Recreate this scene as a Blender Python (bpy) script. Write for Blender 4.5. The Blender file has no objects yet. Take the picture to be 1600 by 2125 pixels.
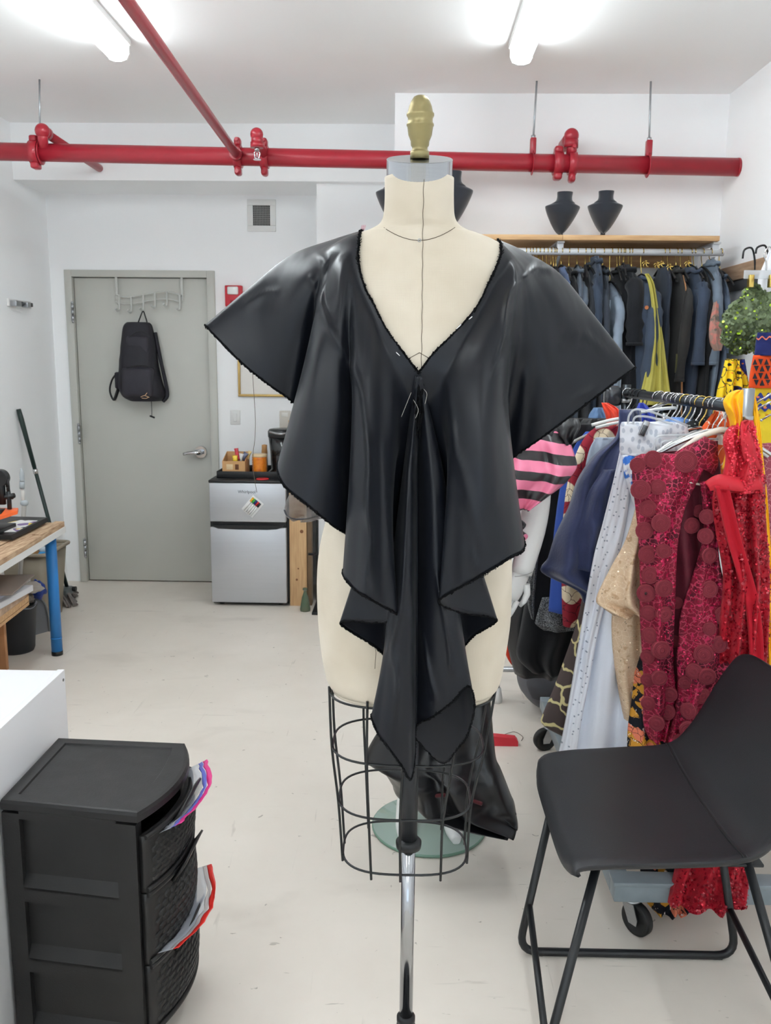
import bpy, bmesh, math, random
from mathutils import Vector, Matrix, noise
random.seed(7)
PI = math.pi
S = bpy.context.scene
COL = S.collection

# ---------------------------------------------------------------- camera
CAMZ = 1.55
FPX = 1800.0                     # focal length in pixels of the 1600 x 2125 frame
PITCH, YAW, ROLL = math.radians(10.212), math.radians(1.18), math.radians(0.55)
CAM_M = (Matrix.Rotation(YAW, 3, 'Z') @ Matrix.Rotation(PI/2 - PITCH, 3, 'X') @ Matrix.Rotation(ROLL, 3, 'Z'))
cam = bpy.data.cameras.new('camera')
cam.sensor_fit = 'HORIZONTAL'; cam.sensor_width = 36.0; cam.lens = 36.0*FPX/1600
cam.clip_start = 0.05; cam.clip_end = 60
cam.dof.use_dof = True; cam.dof.focus_distance = 1.38; cam.dof.aperture_fstop = 30
camo = bpy.data.objects.new('camera', cam); COL.objects.link(camo)
camo.matrix_world = Matrix.Translation((0, 0, CAMZ)) @ CAM_M.to_4x4()
S.camera = camo

# ---------------------------------------------------------------- light and exposure
S.view_settings.view_transform = 'Standard'; S.view_settings.look = 'None'
S.view_settings.gamma = 1.0; S.view_settings.use_curve_mapping = False
S.view_settings.exposure = -0.07
EXPO_LAMP = 28.0                 # emission of the ceiling strip diffusers
w = bpy.data.worlds.new('daylight'); S.world = w; w.use_nodes = True
bg = w.node_tree.nodes['Background']
bg.inputs[0].default_value = (0.72, 0.86, 1.0, 1); bg.inputs[1].default_value = 3.0
S.cycles.max_bounces = 12; S.cycles.diffuse_bounces = 9; S.cycles.glossy_bounces = 4
S.cycles.transparent_max_bounces = 12; S.cycles.transmission_bounces = 6
S.cycles.sample_clamp_indirect = 6.0; S.cycles.caustics_reflective = False; S.cycles.caustics_refractive = False

# ---------------------------------------------------------------- pixel helpers: where a photographed point lies in the room
def ray(px, py): return CAM_M @ Vector(((px-800)/FPX, -(py-1062.5)/FPX, -1))
def U(px, py, Y):
    d = ray(px, py); return Vector((0, 0, CAMZ)) + d*(Y/d.y)
def Uz(px, py, z):
    d = ray(px, py); return Vector((0, 0, CAMZ)) + d*((z-CAMZ)/d.z)
def Ux(px, py, x):
    d = ray(px, py); return Vector((0, 0, CAMZ)) + d*(x/d.x)

# ---------------------------------------------------------------- materials
def lin(c):
    def f(v):
        v /= 255.0
        return v/12.92 if v <= 0.04045 else ((v+0.055)/1.055)**2.4
    return (f(c[0]), f(c[1]), f(c[2]), 1)
def mat(name, rgb, rough=0.5, metal=0.0, spec=0.5, var=0.0, vscale=8.0, bump=0.0, bscale=60.0, rgb2=None,
        sheen=0.0, stretch=None, alpha=1.0, trans=0.0, coat=0.0, aniso=0.0, ior=1.45, rvar=0.0):
    m = bpy.data.materials.new(name); m.use_nodes = True
    nt = m.node_tree; N = nt.nodes; L = nt.links; p = N['Principled BSDF']
    c = lin(rgb); p.inputs['Base Color'].default_value = c
    p.inputs['Roughness'].default_value = rough; p.inputs['Metallic'].default_value = metal
    p.inputs['Specular IOR Level'].default_value = spec; p.inputs['IOR'].default_value = ior
    p.inputs['Alpha'].default_value = alpha; p.inputs['Transmission Weight'].default_value = trans
    p.inputs['Coat Weight'].default_value = coat; p.inputs['Anisotropic'].default_value = aniso
    if sheen: p.inputs['Sheen Weight'].default_value = sheen
    tc = mp = None
    if var or bump or rgb2 or rvar:
        tc = N.new('ShaderNodeTexCoord'); mp = N.new('ShaderNodeMapping')
        if stretch: mp.inputs['Scale'].default_value = stretch
        L.new(tc.outputs['Object'], mp.inputs['Vector'])
    if var or rgb2:
        n = N.new('ShaderNodeTexNoise'); n.inputs['Scale'].default_value = vscale; n.inputs['Detail'].default_value = 5
        L.new(mp.outputs[0], n.inputs['Vector'])
        r = N.new('ShaderNodeValToRGB'); r.color_ramp.elements[0].position = 0.3; r.color_ramp.elements[1].position = 0.7
        if rgb2: a, b = c, lin(rgb2)
        else: a = tuple(x*(1-var) for x in c[:3])+(1,); b = tuple(min(1, x*(1+var)) for x in c[:3])+(1,)
        r.color_ramp.elements[0].color = a; r.color_ramp.elements[1].color = b
        L.new(n.outputs['Fac'], r.inputs[0]); L.new(r.outputs[0], p.inputs['Base Color'])
    if rvar:
        n3 = N.new('ShaderNodeTexNoise'); n3.inputs['Scale'].default_value = vscale*1.7
        L.new(mp.outputs[0], n3.inputs['Vector'])
        mr = N.new('ShaderNodeMapRange'); mr.inputs['To Min'].default_value = max(0.02, rough-rvar); mr.inputs['To Max'].default_value = min(1, rough+rvar)
        L.new(n3.outputs['Fac'], mr.inputs['Value']); L.new(mr.outputs[0], p.inputs['Roughness'])
    if bump:
        n2 = N.new('ShaderNodeTexNoise'); n2.inputs['Scale'].default_value = bscale; n2.inputs['Detail'].default_value = 4
        L.new(mp.outputs[0], n2.inputs['Vector'])
        b = N.new('ShaderNodeBump'); b.inputs['Strength'].default_value = bump; b.inputs['Distance'].default_value = 0.004
        L.new(n2.outputs['Fac'], b.inputs['Height']); L.new(b.outputs[0], p.inputs['Normal'])
    return m
def nodes_of(m): return m.node_tree.nodes, m.node_tree.links, m.node_tree.nodes['Principled BSDF']
def emit(name, rgb, strength):
    m = bpy.data.materials.new(name); m.use_nodes = True
    p = m.node_tree.nodes['Principled BSDF']
    p.inputs['Base Color'].default_value = lin(rgb); p.inputs['Emission Color'].default_value = lin(rgb); p.inputs['Emission Strength'].default_value = strength
    return m

# ---------------------------------------------------------------- mesh builder
class MB:
    def __init__(s): s.v = []; s.f = []; s.sm = []
    def add(s, vs, fs, smooth=False):
        o = len(s.v); s.v += [Vector(p) for p in vs]
        for f in fs: s.f.append([i+o for i in f]); s.sm.append(smooth)
        return s
    def box(s, lo, hi, bev=0.0, M=None, seg=2):
        bm = bmesh.new(); bmesh.ops.create_cube(bm, size=1)
        lo = Vector(lo); hi = Vector(hi); c = (lo+hi)/2; d = hi-lo
        for v in bm.verts: v.co = Vector((v.co.x*d.x, v.co.y*d.y, v.co.z*d.z))
        if bev > 0: bmesh.ops.bevel(bm, geom=list(bm.edges), offset=min(bev, 0.49*min(abs(d.x), abs(d.y), abs(d.z))), segments=seg, profile=0.5, affect='EDGES')
        bm.verts.index_update()
        vs = [v.co + c for v in bm.verts]
        if M is not None: vs = [M @ v for v in vs]
        s.add(vs, [[v.index for v in f.verts] for f in bm.faces], bev > 0); bm.free(); return s
    def tube(s, pts, r, n=10, closed=False, caps=True, smooth=True, ry=None):
        pts = [Vector(p) for p in pts]; k = len(pts)
        rs = r if isinstance(r, (list, tuple)) else [r]*k
        vs = []; up = None
        for i, p in enumerate(pts):
            if closed: t = pts[(i+1) % k]-pts[i-1]
            else: t = pts[min(i+1, k-1)]-pts[max(i-1, 0)]
            if t.length < 1e-9: t = Vector((0, 0, 1))
            t.normalize()
            if up is None:
                a = Vector((0, 0, 1)) if abs(t.z) < 0.9 else Vector((1, 0, 0))
                up = (a - t*a.dot(t)).normalized()
            else:
                up = up - t*up.dot(t)
                up = up.normalized() if up.length > 1e-6 else t.orthogonal().normalized()
            b = t.cross(up)
            for j in range(n):
                a = 2*PI*j/n
                vs.append(p + up*math.cos(a)*rs[i] + b*math.sin(a)*(ry if ry else rs[i]))
        fs = []
        for i in range(k if closed else k-1):
            i2 = (i+1) % k
            for j in range(n): fs.append([i*n+j, i*n+(j+1) % n, i2*n+(j+1) % n, i2*n+j])
        s.add(vs, fs, smooth)
        if caps and not closed:
            o = len(s.v)-len(vs)
            s.f.append([o+j for j in range(n)][::-1]); s.sm.append(False)
            s.f.append([o+(k-1)*n+j for j in range(n)]); s.sm.append(False)
        return s
    def cyl(s, a, b, r, n=16, r2=None, smooth=True): return s.tube([a, b], [r, r if r2 is None else r2], n, smooth=smooth)
    def lathe(s, prof, c=(0, 0, 0), n=24, M=None, smooth=True, sx=1.0, sy=1.0, a0=0.0):
        c = Vector(c); vs = []; k = len(prof)
        for (r, z) in prof:
            for j in range(n):
                a = 2*PI*j/n + a0
                p = Vector((math.cos(a)*r*sx, math.sin(a)*r*sy, z))
                if M is not None: p = M @ p
                vs.append(p+c)
        fs = []
        for i in range(k-1):
            for j in range(n): fs.append([i*n+j, i*n+(j+1) % n, (i+1)*n+(j+1) % n, (i+1)*n+j])
        o = len(s.v); s.add(vs, fs, smooth)
        if prof[0][0] > 1e-5: s.f.append([o+j for j in range(n)][::-1]); s.sm.append(False)
        if prof[-1][0] > 1e-5: s.f.append([o+(k-1)*n+j for j in range(n)]); s.sm.append(False)
        return s
    def prism(s, poly, axis, a, b, M=None):      # polygon (2-D) extruded from a to b along 'x','y' or 'z'
        def P(p, t):
            q = {'x': (t, p[0], p[1]), 'y': (p[0], t, p[1]), 'z': (p[0], p[1], t)}[axis]
            q = Vector(q); return M @ q if M is not None else q
        n = len(poly); vs = [P(p, a) for p in poly] + [P(p, b) for p in poly]
        fs = [list(range(n)), list(range(n, 2*n))[::-1]] + [[i, i+n, (i+1) % n+n, (i+1) % n] for i in range(n)]
        return s.add(vs, fs)
    def grid(s, rows, closed_u=False, smooth=True, cap=False):   # rows: list of equal-length lists of points
        m = len(rows[0]); vs = [p for r in rows for p in r]; fs = []
        for i in range(len(rows)-1):
            for j in range(m if closed_u else m-1):
                fs.append([i*m+j, i*m+(j+1) % m, (i+1)*m+(j+1) % m, (i+1)*m+j])
        o = len(s.v); s.add(vs, fs, smooth)
        if cap:
            s.f.append([o+j for j in range(m)][::-1]); s.sm.append(False)
            k = len(rows)-1; s.f.append([o+k*m+j for j in range(m)]); s.sm.append(False)
        return s
    def sphere(s, c, r, n=14, k=8, sc=(1, 1, 1)):
        prof = [(max(1e-6, r*math.sin(PI*i/k)), -r*math.cos(PI*i/k)) for i in range(k+1)]
        M = Matrix.Diagonal(Vector((sc[0], sc[1], sc[2])))
        return s.lathe(prof, c, n, M)
    def build(s, name, m, parent=None, solid=0.0, sub=0, fix=True):
        me = bpy.data.meshes.new(name)
        off = parent.get('_o') if parent is not None else None
        o3 = Vector(off) if off is not None else Vector((0, 0, 0))
        me.from_pydata([tuple(p-o3) for p in s.v], [], s.f); me.polygons.foreach_set('use_smooth', s.sm)
        me.materials.append(m)
        if fix:
            bm = bmesh.new(); bm.from_mesh(me); bmesh.ops.recalc_face_normals(bm, faces=bm.faces); bm.to_mesh(me); bm.free()
        me.update()
        ob = bpy.data.objects.new(name, me); COL.objects.link(ob)
        if parent is not None:
            ob.parent = parent; ob['_o'] = tuple(o3)
        if solid:
            md = ob.modifiers.new('thickness', 'SOLIDIFY'); md.thickness = abs(solid); md.offset = -1 if solid > 0 else 1
        if sub:
            md = ob.modifiers.new('smooth', 'SUBSURF'); md.levels = sub; md.render_levels = sub
        return ob
def tag(o, label=None, cat=None, group=None, kind=None):
    if label: o['label'] = label
    if cat: o['category'] = cat
    if group: o['group'] = group
    if kind: o['kind'] = kind
    return o
def thing(name, label, cat, loc=(0, 0, 0), group=None):
    o = bpy.data.objects.new(name, None); COL.objects.link(o); o.empty_display_size = 0.05
    o.location = loc; o['_o'] = tuple(loc); return tag(o, label, cat, group)
def struct(name, mb, m, parent=None):
    o = mb.build(name, m, parent)
    if parent is None: o['kind'] = 'structure'
    return o
def cr(pts, n):          # Catmull-Rom through points, n samples per span
    P = [Vector(p) for p in pts]; out = []
    for i in range(len(P)-1):
        p0 = P[max(i-1, 0)]; p1 = P[i]; p2 = P[i+1]; p3 = P[min(i+2, len(P)-1)]
        for k in range(n):
            t = k/n
            out.append(0.5*((2*p1)+(p2-p0)*t+(2*p0-5*p1+4*p2-p3)*t*t+(3*p1-p0-3*p2+p3)*t**3))
    out.append(P[-1]); return out
def lerp(a, b, t): return a+(b-a)*t
def interp(tab, x):      # piecewise smooth table of (x, v...) tuples
    if x <= tab[0][0]: return tab[0][1:]
    for a, b in zip(tab, tab[1:]):
        if x <= b[0]:
            t = (x-a[0])/(b[0]-a[0]); return tuple(lerp(p, q, t) for p, q in zip(a[1:], b[1:]))
    return tab[-1][1:]
def nz(x, y=0.0, z=0.0): return noise.noise(Vector((x, y, z)))
def copy_tree(o, parent=None):
    c = o.copy(); COL.objects.link(c)
    if parent is not None: c.parent = parent
    for ch in list(o.children): copy_tree(ch, c)
    return c
# ================================================================ room
M = {}
def wall_mat(name, rgb, b=0.12):
    return mat(name, rgb, rough=0.62, spec=0.35, var=0.02, vscale=1.3, bump=b, bscale=220)
M['wall'] = wall_mat('white_wall_paint', (245, 246, 247))
M['ceil'] = mat('ceiling_paint', (247, 247, 247), rough=0.8, spec=0.2, var=0.015, vscale=0.8)
M['door'] = mat('grey_door_paint', (188, 188, 181), rough=0.42, spec=0.45, var=0.03, vscale=2, bump=0.05, bscale=180)
M['red_paint'] = mat('red_pipe_paint', (154, 34, 47), rough=0.3, spec=0.5, var=0.05, vscale=14, bump=0.05, bscale=90)
M['chrome'] = mat('chrome', (205, 206, 208), rough=0.12, metal=1.0)
M['steel'] = mat('brushed_steel', (170, 172, 175), rough=0.33, metal=1.0, var=0.06, vscale=30, stretch=(1, 1, 12))
M['zinc'] = mat('galvanised_rod', (176, 180, 184), rough=0.4, metal=0.8, var=0.1, vscale=40)
M['white_plastic'] = mat('white_plastic', (224, 224, 222), rough=0.4, spec=0.45, var=0.02)
M['black_plastic'] = mat('black_plastic', (24, 25, 27), rough=0.42, spec=0.45, var=0.08, vscale=20)
M['black_metal'] = mat('black_powder_coat', (22, 24, 27), rough=0.38, spec=0.5, var=0.08, vscale=30)
M['rubber'] = mat('black_rubber', (18, 18, 19), rough=0.55)
M['pine'] = mat('pine_wood', (206, 168, 122), rough=0.55, rgb2=(180, 138, 96), vscale=6, stretch=(1.2, 14, 14), bump=0.08, bscale=20)
M['pine_v'] = mat('pine_wood_upright', (208, 172, 128), rough=0.55, rgb2=(184, 146, 104), vscale=6, stretch=(14, 14, 1.0), bump=0.08, bscale=20)
M['pine_y'] = mat('pine_wood_lengthwise', (186, 156, 128), rough=0.6, rgb2=(150, 118, 92), vscale=5, stretch=(14, 1.2, 14), bump=0.08, bscale=20)

# painted concrete floor: warm grey with faint cloudy wear and thin dark scuffs
def floor_mat():
    m = mat('painted_concrete_floor', (196, 189, 180), rough=0.33, spec=0.5)
    N, L, p = nodes_of(m)
    tc = N.new('ShaderNodeTexCoord')
    n1 = N.new('ShaderNodeTexNoise'); n1.inputs['Scale'].default_value = 1.1; n1.inputs['Detail'].default_value = 6; n1.inputs['Roughness'].default_value = 0.65
    L.new(tc.outputs['Object'], n1.inputs['Vector'])
    r1 = N.new('ShaderNodeValToRGB'); r1.color_ramp.elements[0].position = 0.3; r1.color_ramp.elements[1].position = 0.72
    r1.color_ramp.elements[0].color = lin((214, 205, 194)); r1.color_ramp.elements[1].color = lin((227, 219, 209))
    L.new(n1.outputs['Fac'], r1.inputs[0])
    def scuff(scale, sx, sy, rot, lo, hi):
        mp = N.new('ShaderNodeMapping'); mp.inputs['Scale'].default_value = (sx, sy, 1); mp.inputs['Rotation'].default_value = (0, 0, rot)
        L.new(tc.outputs['Object'], mp.inputs['Vector'])
        n = N.new('ShaderNodeTexNoise'); n.inputs['Scale'].default_value = scale; n.inputs['Detail'].default_value = 3; n.inputs['Distortion'].default_value = 0.6
        L.new(mp.outputs[0], n.inputs['Vector'])
        r = N.new('ShaderNodeValToRGB'); r.color_ramp.elements[0].position = lo; r.color_ramp.elements[1].position = hi
        r.color_ramp.elements[0].color = (0, 0, 0, 1); r.color_ramp.elements[1].color = (1, 1, 1, 1)
        L.new(n.outputs['Fac'], r.inputs[0]); return r.outputs[0]
    prev = r1.outputs[0]
    for (a, col, f) in ((scuff(3.2, 1, 14, 0.9, 0.69, 0.78), (160, 151, 140), 0.4), (scuff(2.6, 16, 1, 0.35, 0.70, 0.78), (156, 147, 136), 0.4),
                        (scuff(30, 1, 1, 0, 0.71, 0.745), (120, 110, 98), 0.6), (scuff(11, 1, 6, 2.4, 0.725, 0.765), (140, 132, 120), 0.5), (scuff(2.2, 1, 2, 1.0, 0.6, 0.8), (196, 187, 176), 0.6)):
        mx = N.new('ShaderNodeMix'); mx.data_type = 'RGBA'
        mu = N.new('ShaderNodeMath'); mu.operation = 'MULTIPLY'; mu.inputs[1].default_value = f
        L.new(a, mu.inputs[0]); L.new(mu.outputs[0], mx.inputs['Factor'])
        L.new(prev, mx.inputs['A']); mx.inputs['B'].default_value = lin(col); prev = mx.outputs['Result']
    L.new(prev, p.inputs['Base Color'])
    n2 = N.new('ShaderNodeTexNoise'); n2.inputs['Scale'].default_value = 9; L.new(tc.outputs['Object'], n2.inputs['Vector'])
    mr = N.new('ShaderNodeMapRange'); mr.inputs['To Min'].default_value = 0.3; mr.inputs['To Max'].default_value = 0.5
    L.new(n2.outputs['Fac'], mr.inputs['Value']); L.new(mr.outputs[0], p.inputs['Roughness'])
    b = N.new('ShaderNodeBump'); b.inputs['Strength'].default_value = 0.05; b.inputs['Distance'].default_value = 0.01
    L.new(n1.outputs['Fac'], b.inputs['Height']); L.new(b.outputs[0], p.inputs['Normal'])
    return m
M['floor'] = floor_mat()

XL, XR, YB, YS, H = -2.31, 1.615, 5.76, 4.70, 2.86      # left wall, right wall, door wall, shelf wall, ceiling
YM, XM, XS, YBULK, ZBULK = 5.36, -0.535, -0.068, 5.30, 2.545
YR = -3.6
struct('floor', MB().box((XL-0.2, YR-0.2, -0.15), (XR+0.2, YB+0.2, 0.0)), M['floor'])
struct('ceiling', MB().box((XL-0.2, YR-0.2, H), (XR+0.2, YB+0.2, H+0.15)), M['ceil'])
struct('wall_left', MB().box((XL-0.15, YR, 0), (XL, YB, H)), M['wall'])
struct('wall_right', MB().box((XR, YR, 0), (XR+0.15, YS, H)), M['wall'])
DX0, DX1, DZ = -2.16, -1.29, 2.03                        # door leaf
FX0, FX1, FZ = -2.212, -1.236, 2.078                     # outside of its frame
wb = MB().box((XL, YB, 0), (FX0+0.02, YB+0.15, H)).box((FX1-0.02, YB, 0), (XM, YB+0.15, H)).box((FX0+0.02, YB, FZ-0.02), (FX1-0.02, YB+0.15, H))
wb.box((FX0, YB+0.11, 0), (FX1, YB+0.15, FZ))  # unseen backing added behind the door, blocks outside light at its gaps
struct('wall_back', wb, M['wall'])
struct('wall_middle', MB().box((XM, YM, 0), (XS+0.02, YB+0.15, H)), M['wall'])
struct('wall_shelf_side', MB().box((XS, YS, 0), (XR+0.15, YB+0.15, H)), M['wall'])
struct('trim_1', MB().box((XL, YBULK, ZBULK), (XS, YB, H)), M['wall'])       # boxed-in beam under the ceiling
# rear wall with the window that lets the daylight in
WX0, WX1, WZ0, WZ1 = -1.75, 1.1, 0.95, 2.35
wr = MB().box((XL, YR-0.15, 0), (WX0, YR, H)).box((WX1, YR-0.15, 0), (XR, YR, H)).box((WX0, YR-0.15, 0), (WX1, YR, WZ0)).box((WX0, YR-0.15, WZ1), (WX1, YR, H))
struct('wall_front', wr, M['wall'])
win = thing('window_1', None, None, (WX0, YR-0.1, WZ0)); win['kind'] = 'structure'
wf = MB()
for x in (WX0, (WX0+WX1)/2-0.03, WX1-0.06): wf.box((x, YR-0.12, WZ0), (x+0.06, YR-0.05, WZ1))
for z in (WZ0, WZ1-0.06): wf.box((WX0, YR-0.12, z), (WX1, YR-0.05, z+0.06))
wf.build('window_frame', M['white_plastic'], win)
pl = bpy.data.lights.new('window_portal', 'AREA'); pl.shape = 'RECTANGLE'; pl.size = WX1-WX0; pl.size_y = WZ1-WZ0
pl.cycles.is_portal = True
plo = bpy.data.objects.new('window_portal', pl); COL.objects.link(plo)
plo.location = ((WX0+WX1)/2, YR-0.13, (WZ0+WZ1)/2); plo.rotation_euler = (PI/2, 0, PI)

# door with frame, hinges and lever
door = thing('door_1', 'flat grey metal door in a grey frame on the far wall', None, (DX0, YB, 0)); door['kind'] = 'structure'
MB().box((DX0, YB+0.012, 0.008), (DX1, YB+0.055, DZ), 0.002).build('door_leaf', M['door'], door)
fr = MB().box((FX0, YB-0.022, 0), (DX0-0.004, YB+0.10, FZ), 0.003).box((DX1+0.004, YB-0.022, 0), (FX1, YB+0.10, FZ), 0.003).box((DX0-0.004, YB-0.022, DZ+0.004), (DX1+0.004, YB+0.10, FZ), 0.003)
fr.build('door_frame', M['door'], door)
for zc in (1.81, 1.02, 0.24):
    hb = MB()
    for k in range(3): hb.cyl((DX0-0.004, YB-0.028, zc-0.055+k*0.037), (DX0-0.004, YB-0.028, zc-0.021+k*0.037), 0.010, 10)
    hb.sphere((DX0-0.004, YB-0.028, zc+0.060), 0.010, 8, 5).sphere((DX0-0.004, YB-0.028, zc-0.060), 0.010, 8, 5)
    hb.build('hinge', M['steel'], door)
hp = U(417, 938, YB)
lv = MB().cyl((hp.x, YB+0.012, hp.z), (hp.x, YB-0.014, hp.z), 0.040, 24).cyl((hp.x, YB-0.014, hp.z), (hp.x, YB-0.055, hp.z), 0.018, 16)
lv.tube([(hp.x+0.012, YB-0.055, hp.z), (hp.x-0.03, YB-0.06, hp.z), (hp.x-0.075, YB-0.058, hp.z-0.004), (hp.x-0.105, YB-0.055, hp.z-0.010)], [0.017, 0.014, 0.012, 0.010], 12)
lv.build('handle', M['chrome'], door)
MB().box((DX1-0.004, YB+0.004, hp.z-0.09), (DX1+0.006, YB+0.02, hp.z+0.09)).build('latch_plate', M['steel'], door)

# ---------------------------------------------------------------- ceiling strip lights
M['tube_glow'] = emit('lamp_diffuser_left_row', (243, 252, 255), EXPO_LAMP*1.15)
M['tube_glow_right'] = emit('lamp_diffuser_right_row', (243, 252, 255), EXPO_LAMP*.84)
M['lamp_body'] = mat('lamp_body_white', (228, 228, 226), rough=0.5)
def strip(x, y0, y1, label):
    t = thing('ceiling_light', label, 'light', (x, y0, H), 'strip lights on the ceiling')
    MB().box((x-0.055, y0, H-0.028), (x+0.055, y1, H), 0.004).build('lamp_body', M['lamp_body'], t)
    prof = [(-0.045, H-0.028), (-0.045, H-0.060), (-0.034, H-0.082), (-0.012, H-0.090), (0.012, H-0.090), (0.034, H-0.082), (0.045, H-0.060), (0.045, H-0.028)]
    MB().prism([(x+a, z) for a, z in prof], 'y', y0+0.012, y1-0.012).build('diffuser', M['tube_glow' if x < 0 else 'tube_glow_right'], t)
    cp = [(x+a*1.06, z+ (-0.002 if z < H-0.05 else 0.004)) for a, z in prof]
    MB().prism(cp, 'y', y1-0.014, y1).build('end_cap', M['lamp_body'], t); MB().prism(cp, 'y', y0, y0+0.014).build('end_cap', M['lamp_body'], t)
strip(-1.235, 1.55, 3.95, 'white ceiling strip light at the upper left, beside the thin red pipe')
strip(0.475, 1.58, 3.98, 'white ceiling strip light at the upper right, above the brass finial')
for yy in (-1.0, -3.1):
    wh = 'nearest behind the viewer' if yy > -2 else 'by the rear window'
    strip(-1.235, yy, yy+1.2, 'white ceiling strip light %s, left row' % wh)
    strip(0.475, yy, yy+1.2, 'white ceiling strip light %s, right row' % wh)
# ================================================================ dress form
def linen_mat():
    m = mat('natural_linen', (222, 208, 184), rough=0.85, spec=0.2, sheen=0.15)
    N, L, p = nodes_of(m)
    tc = N.new('ShaderNodeTexCoord')
    out = []
    for sc in ((900, 60, 60), (60, 60, 900)):
        mp = N.new('ShaderNodeMapping'); mp.inputs['Scale'].default_value = tuple(x*0.6 for x in sc)
        n = N.new('ShaderNodeTexNoise'); n.inputs['Scale'].default_value = 1.0; n.inputs['Detail'].default_value = 2
        L.new(tc.outputs['Object'], mp.inputs['Vector']); L.new(mp.outputs[0], n.inputs['Vector']); out.append(n.outputs['Fac'])
    ad = N.new('ShaderNodeMath'); L.new(out[0], ad.inputs[0]); L.new(out[1], ad.inputs[1])
    n3 = N.new('ShaderNodeTexNoise'); n3.inputs['Scale'].default_value = 14; L.new(tc.outputs['Object'], n3.inputs['Vector'])
    r = N.new('ShaderNodeValToRGB'); r.color_ramp.elements[0].position = 0.3; r.color_ramp.elements[1].position = 0.75
    r.color_ramp.elements[0].color = lin((196, 184, 165)); r.color_ramp.elements[1].color = lin((208, 197, 180))
    L.new(n3.outputs['Fac'], r.inputs[0]); L.new(r.outputs[0], p.inputs['Base Color'])
    b = N.new('ShaderNodeBump'); b.inputs['Strength'].default_value = 0.10; b.inputs['Distance'].default_value = 0.002
    L.new(ad.outputs[0], b.inputs['Height']); L.new(b.outputs[0], p.inputs['Normal'])
    return m
M['linen'] = linen_mat()
M['brass'] = mat('antique_brass_paint', (150, 138, 98), rough=0.38, metal=0.7, var=0.06, vscale=30)
M['cap_metal'] = mat('polished_aluminium', (166, 168, 172), rough=0.24, metal=1.0, stretch=(1, 1, 60), var=0.03, vscale=20)
M['wire'] = mat('black_wire', (16, 18, 20), rough=0.35, spec=0.5)
M['thread'] = mat('dark_thread', (96, 84, 72), rough=0.9)

FY = 1.45                                            # depth at which the form stands
FXC = U(869, 900, FY).x
form = thing('dress_form', 'linen dress form on a steel pole with a wire skirt cage and brass finial', 'dress form', (FXC, FY, 0))
# silhouette rows read at the form's own depth: (py, left px, right px, half depth, depth offset)
ROWS = [(378, 799, 940, .050, -.030), (420, 799, 940, .051, -.026), (452, 796, 942, .053, -.020), (468, 788, 951, .055, -.014), (478, 770, 968, .056, -.008),
        (487, 745, 994, .060, -.003), (498, 715, 1024, .066, 0), (515, 688, 1050, .075, 0), (545, 670, 1068, .088, 0), (600, 668, 1070, .102, 0), (670, 674, 1064, .114, -.002),
        (740, 684, 1056, .118, -.004), (830, 704, 1034, .106, -.002), (930, 722, 1008, .095, 0), (1000, 706, 1024, .100, .002), (1080, 677, 1052, .112, .004),
        (1140, 663, 1061, .118, .006), (1200, 658, 1062, .120, .006), (1280, 660, 1059, .117, .004), (1350, 667, 1049, .112, .002), (1395, 676, 1040, .108, 0), (1416, 684, 1032, .103, 0), (1424, 694, 1022, .097, 0)]
def form_row(r):
    a = U(r[1], r[0], FY); b = U(r[2], r[0], FY)
    return ((a.z+b.z)/2, (a.x+b.x)/2, (b.x-a.x)/2, r[3], r[4])
FR = [form_row(r) for r in ROWS]
FRs = cr([(a, b, c) for a, b, c, d, e in FR], 4); FRs2 = cr([(d, e, 0) for a, b, c, d, e in FR], 4)
FROWS = [(p.x, p.y, p.z, q.x, q.y) for p, q in zip(FRs, FRs2)]
def bust(x, z):
    s = 0
    for k in (-1, 1):
        dx = (x-FXC-k*0.072)/0.055; dz = (z-1.50)/0.062
        s += 0.022*math.exp(-(dx*dx+dz*dz))
    return s
def form_front(x, z):                                # y of the front of the linen body at (x, z); None beside it
    best = None
    for a, b in zip(FROWS, FROWS[1:]):
        if a[0] >= z >= b[0]:
            t = (a[0]-z)/max(1e-6, a[0]-b[0]); r = [lerp(p, q, t) for p, q in zip(a, b)]
            u = (x-r[1])/r[2]
            if abs(u) >= 1: return None
            e = 2.0 if z > 1.745 else 2.3
            return FY + r[4] - r[3]*(1-abs(u)**e)**(1/e) - bust(x, z)
    return None
rows = []
NF = 64
for (z, xc, hw, hd, yo) in FROWS:
    ring = []; e = 2.0 if z > 1.745 else 2.3
    for j in range(NF):
        a = 2*PI*j/NF; c, s_ = math.cos(a), math.sin(a)
        x = xc + hw*math.copysign(abs(c)**(2/e), c); yy = hd*math.copysign(abs(s_)**(2/e), s_)
        y = FY + yo - yy
        if s_ > 0: y -= bust(x, z)*min(1, s_*2)
        ring.append(Vector((x, y, z)))
    rows.append(ring)
body = MB().grid(rows, closed_u=True, cap=True).build('body', M['linen'], form)
# bottom edge of the cover: a soft rolled seam
zb = FROWS[-1][0]
MB().tube([p + Vector((0, 0, -0.001)) for p in rows[-1]], 0.0035, 6, closed=True).build('hem_roll', M['linen'], form)
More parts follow.
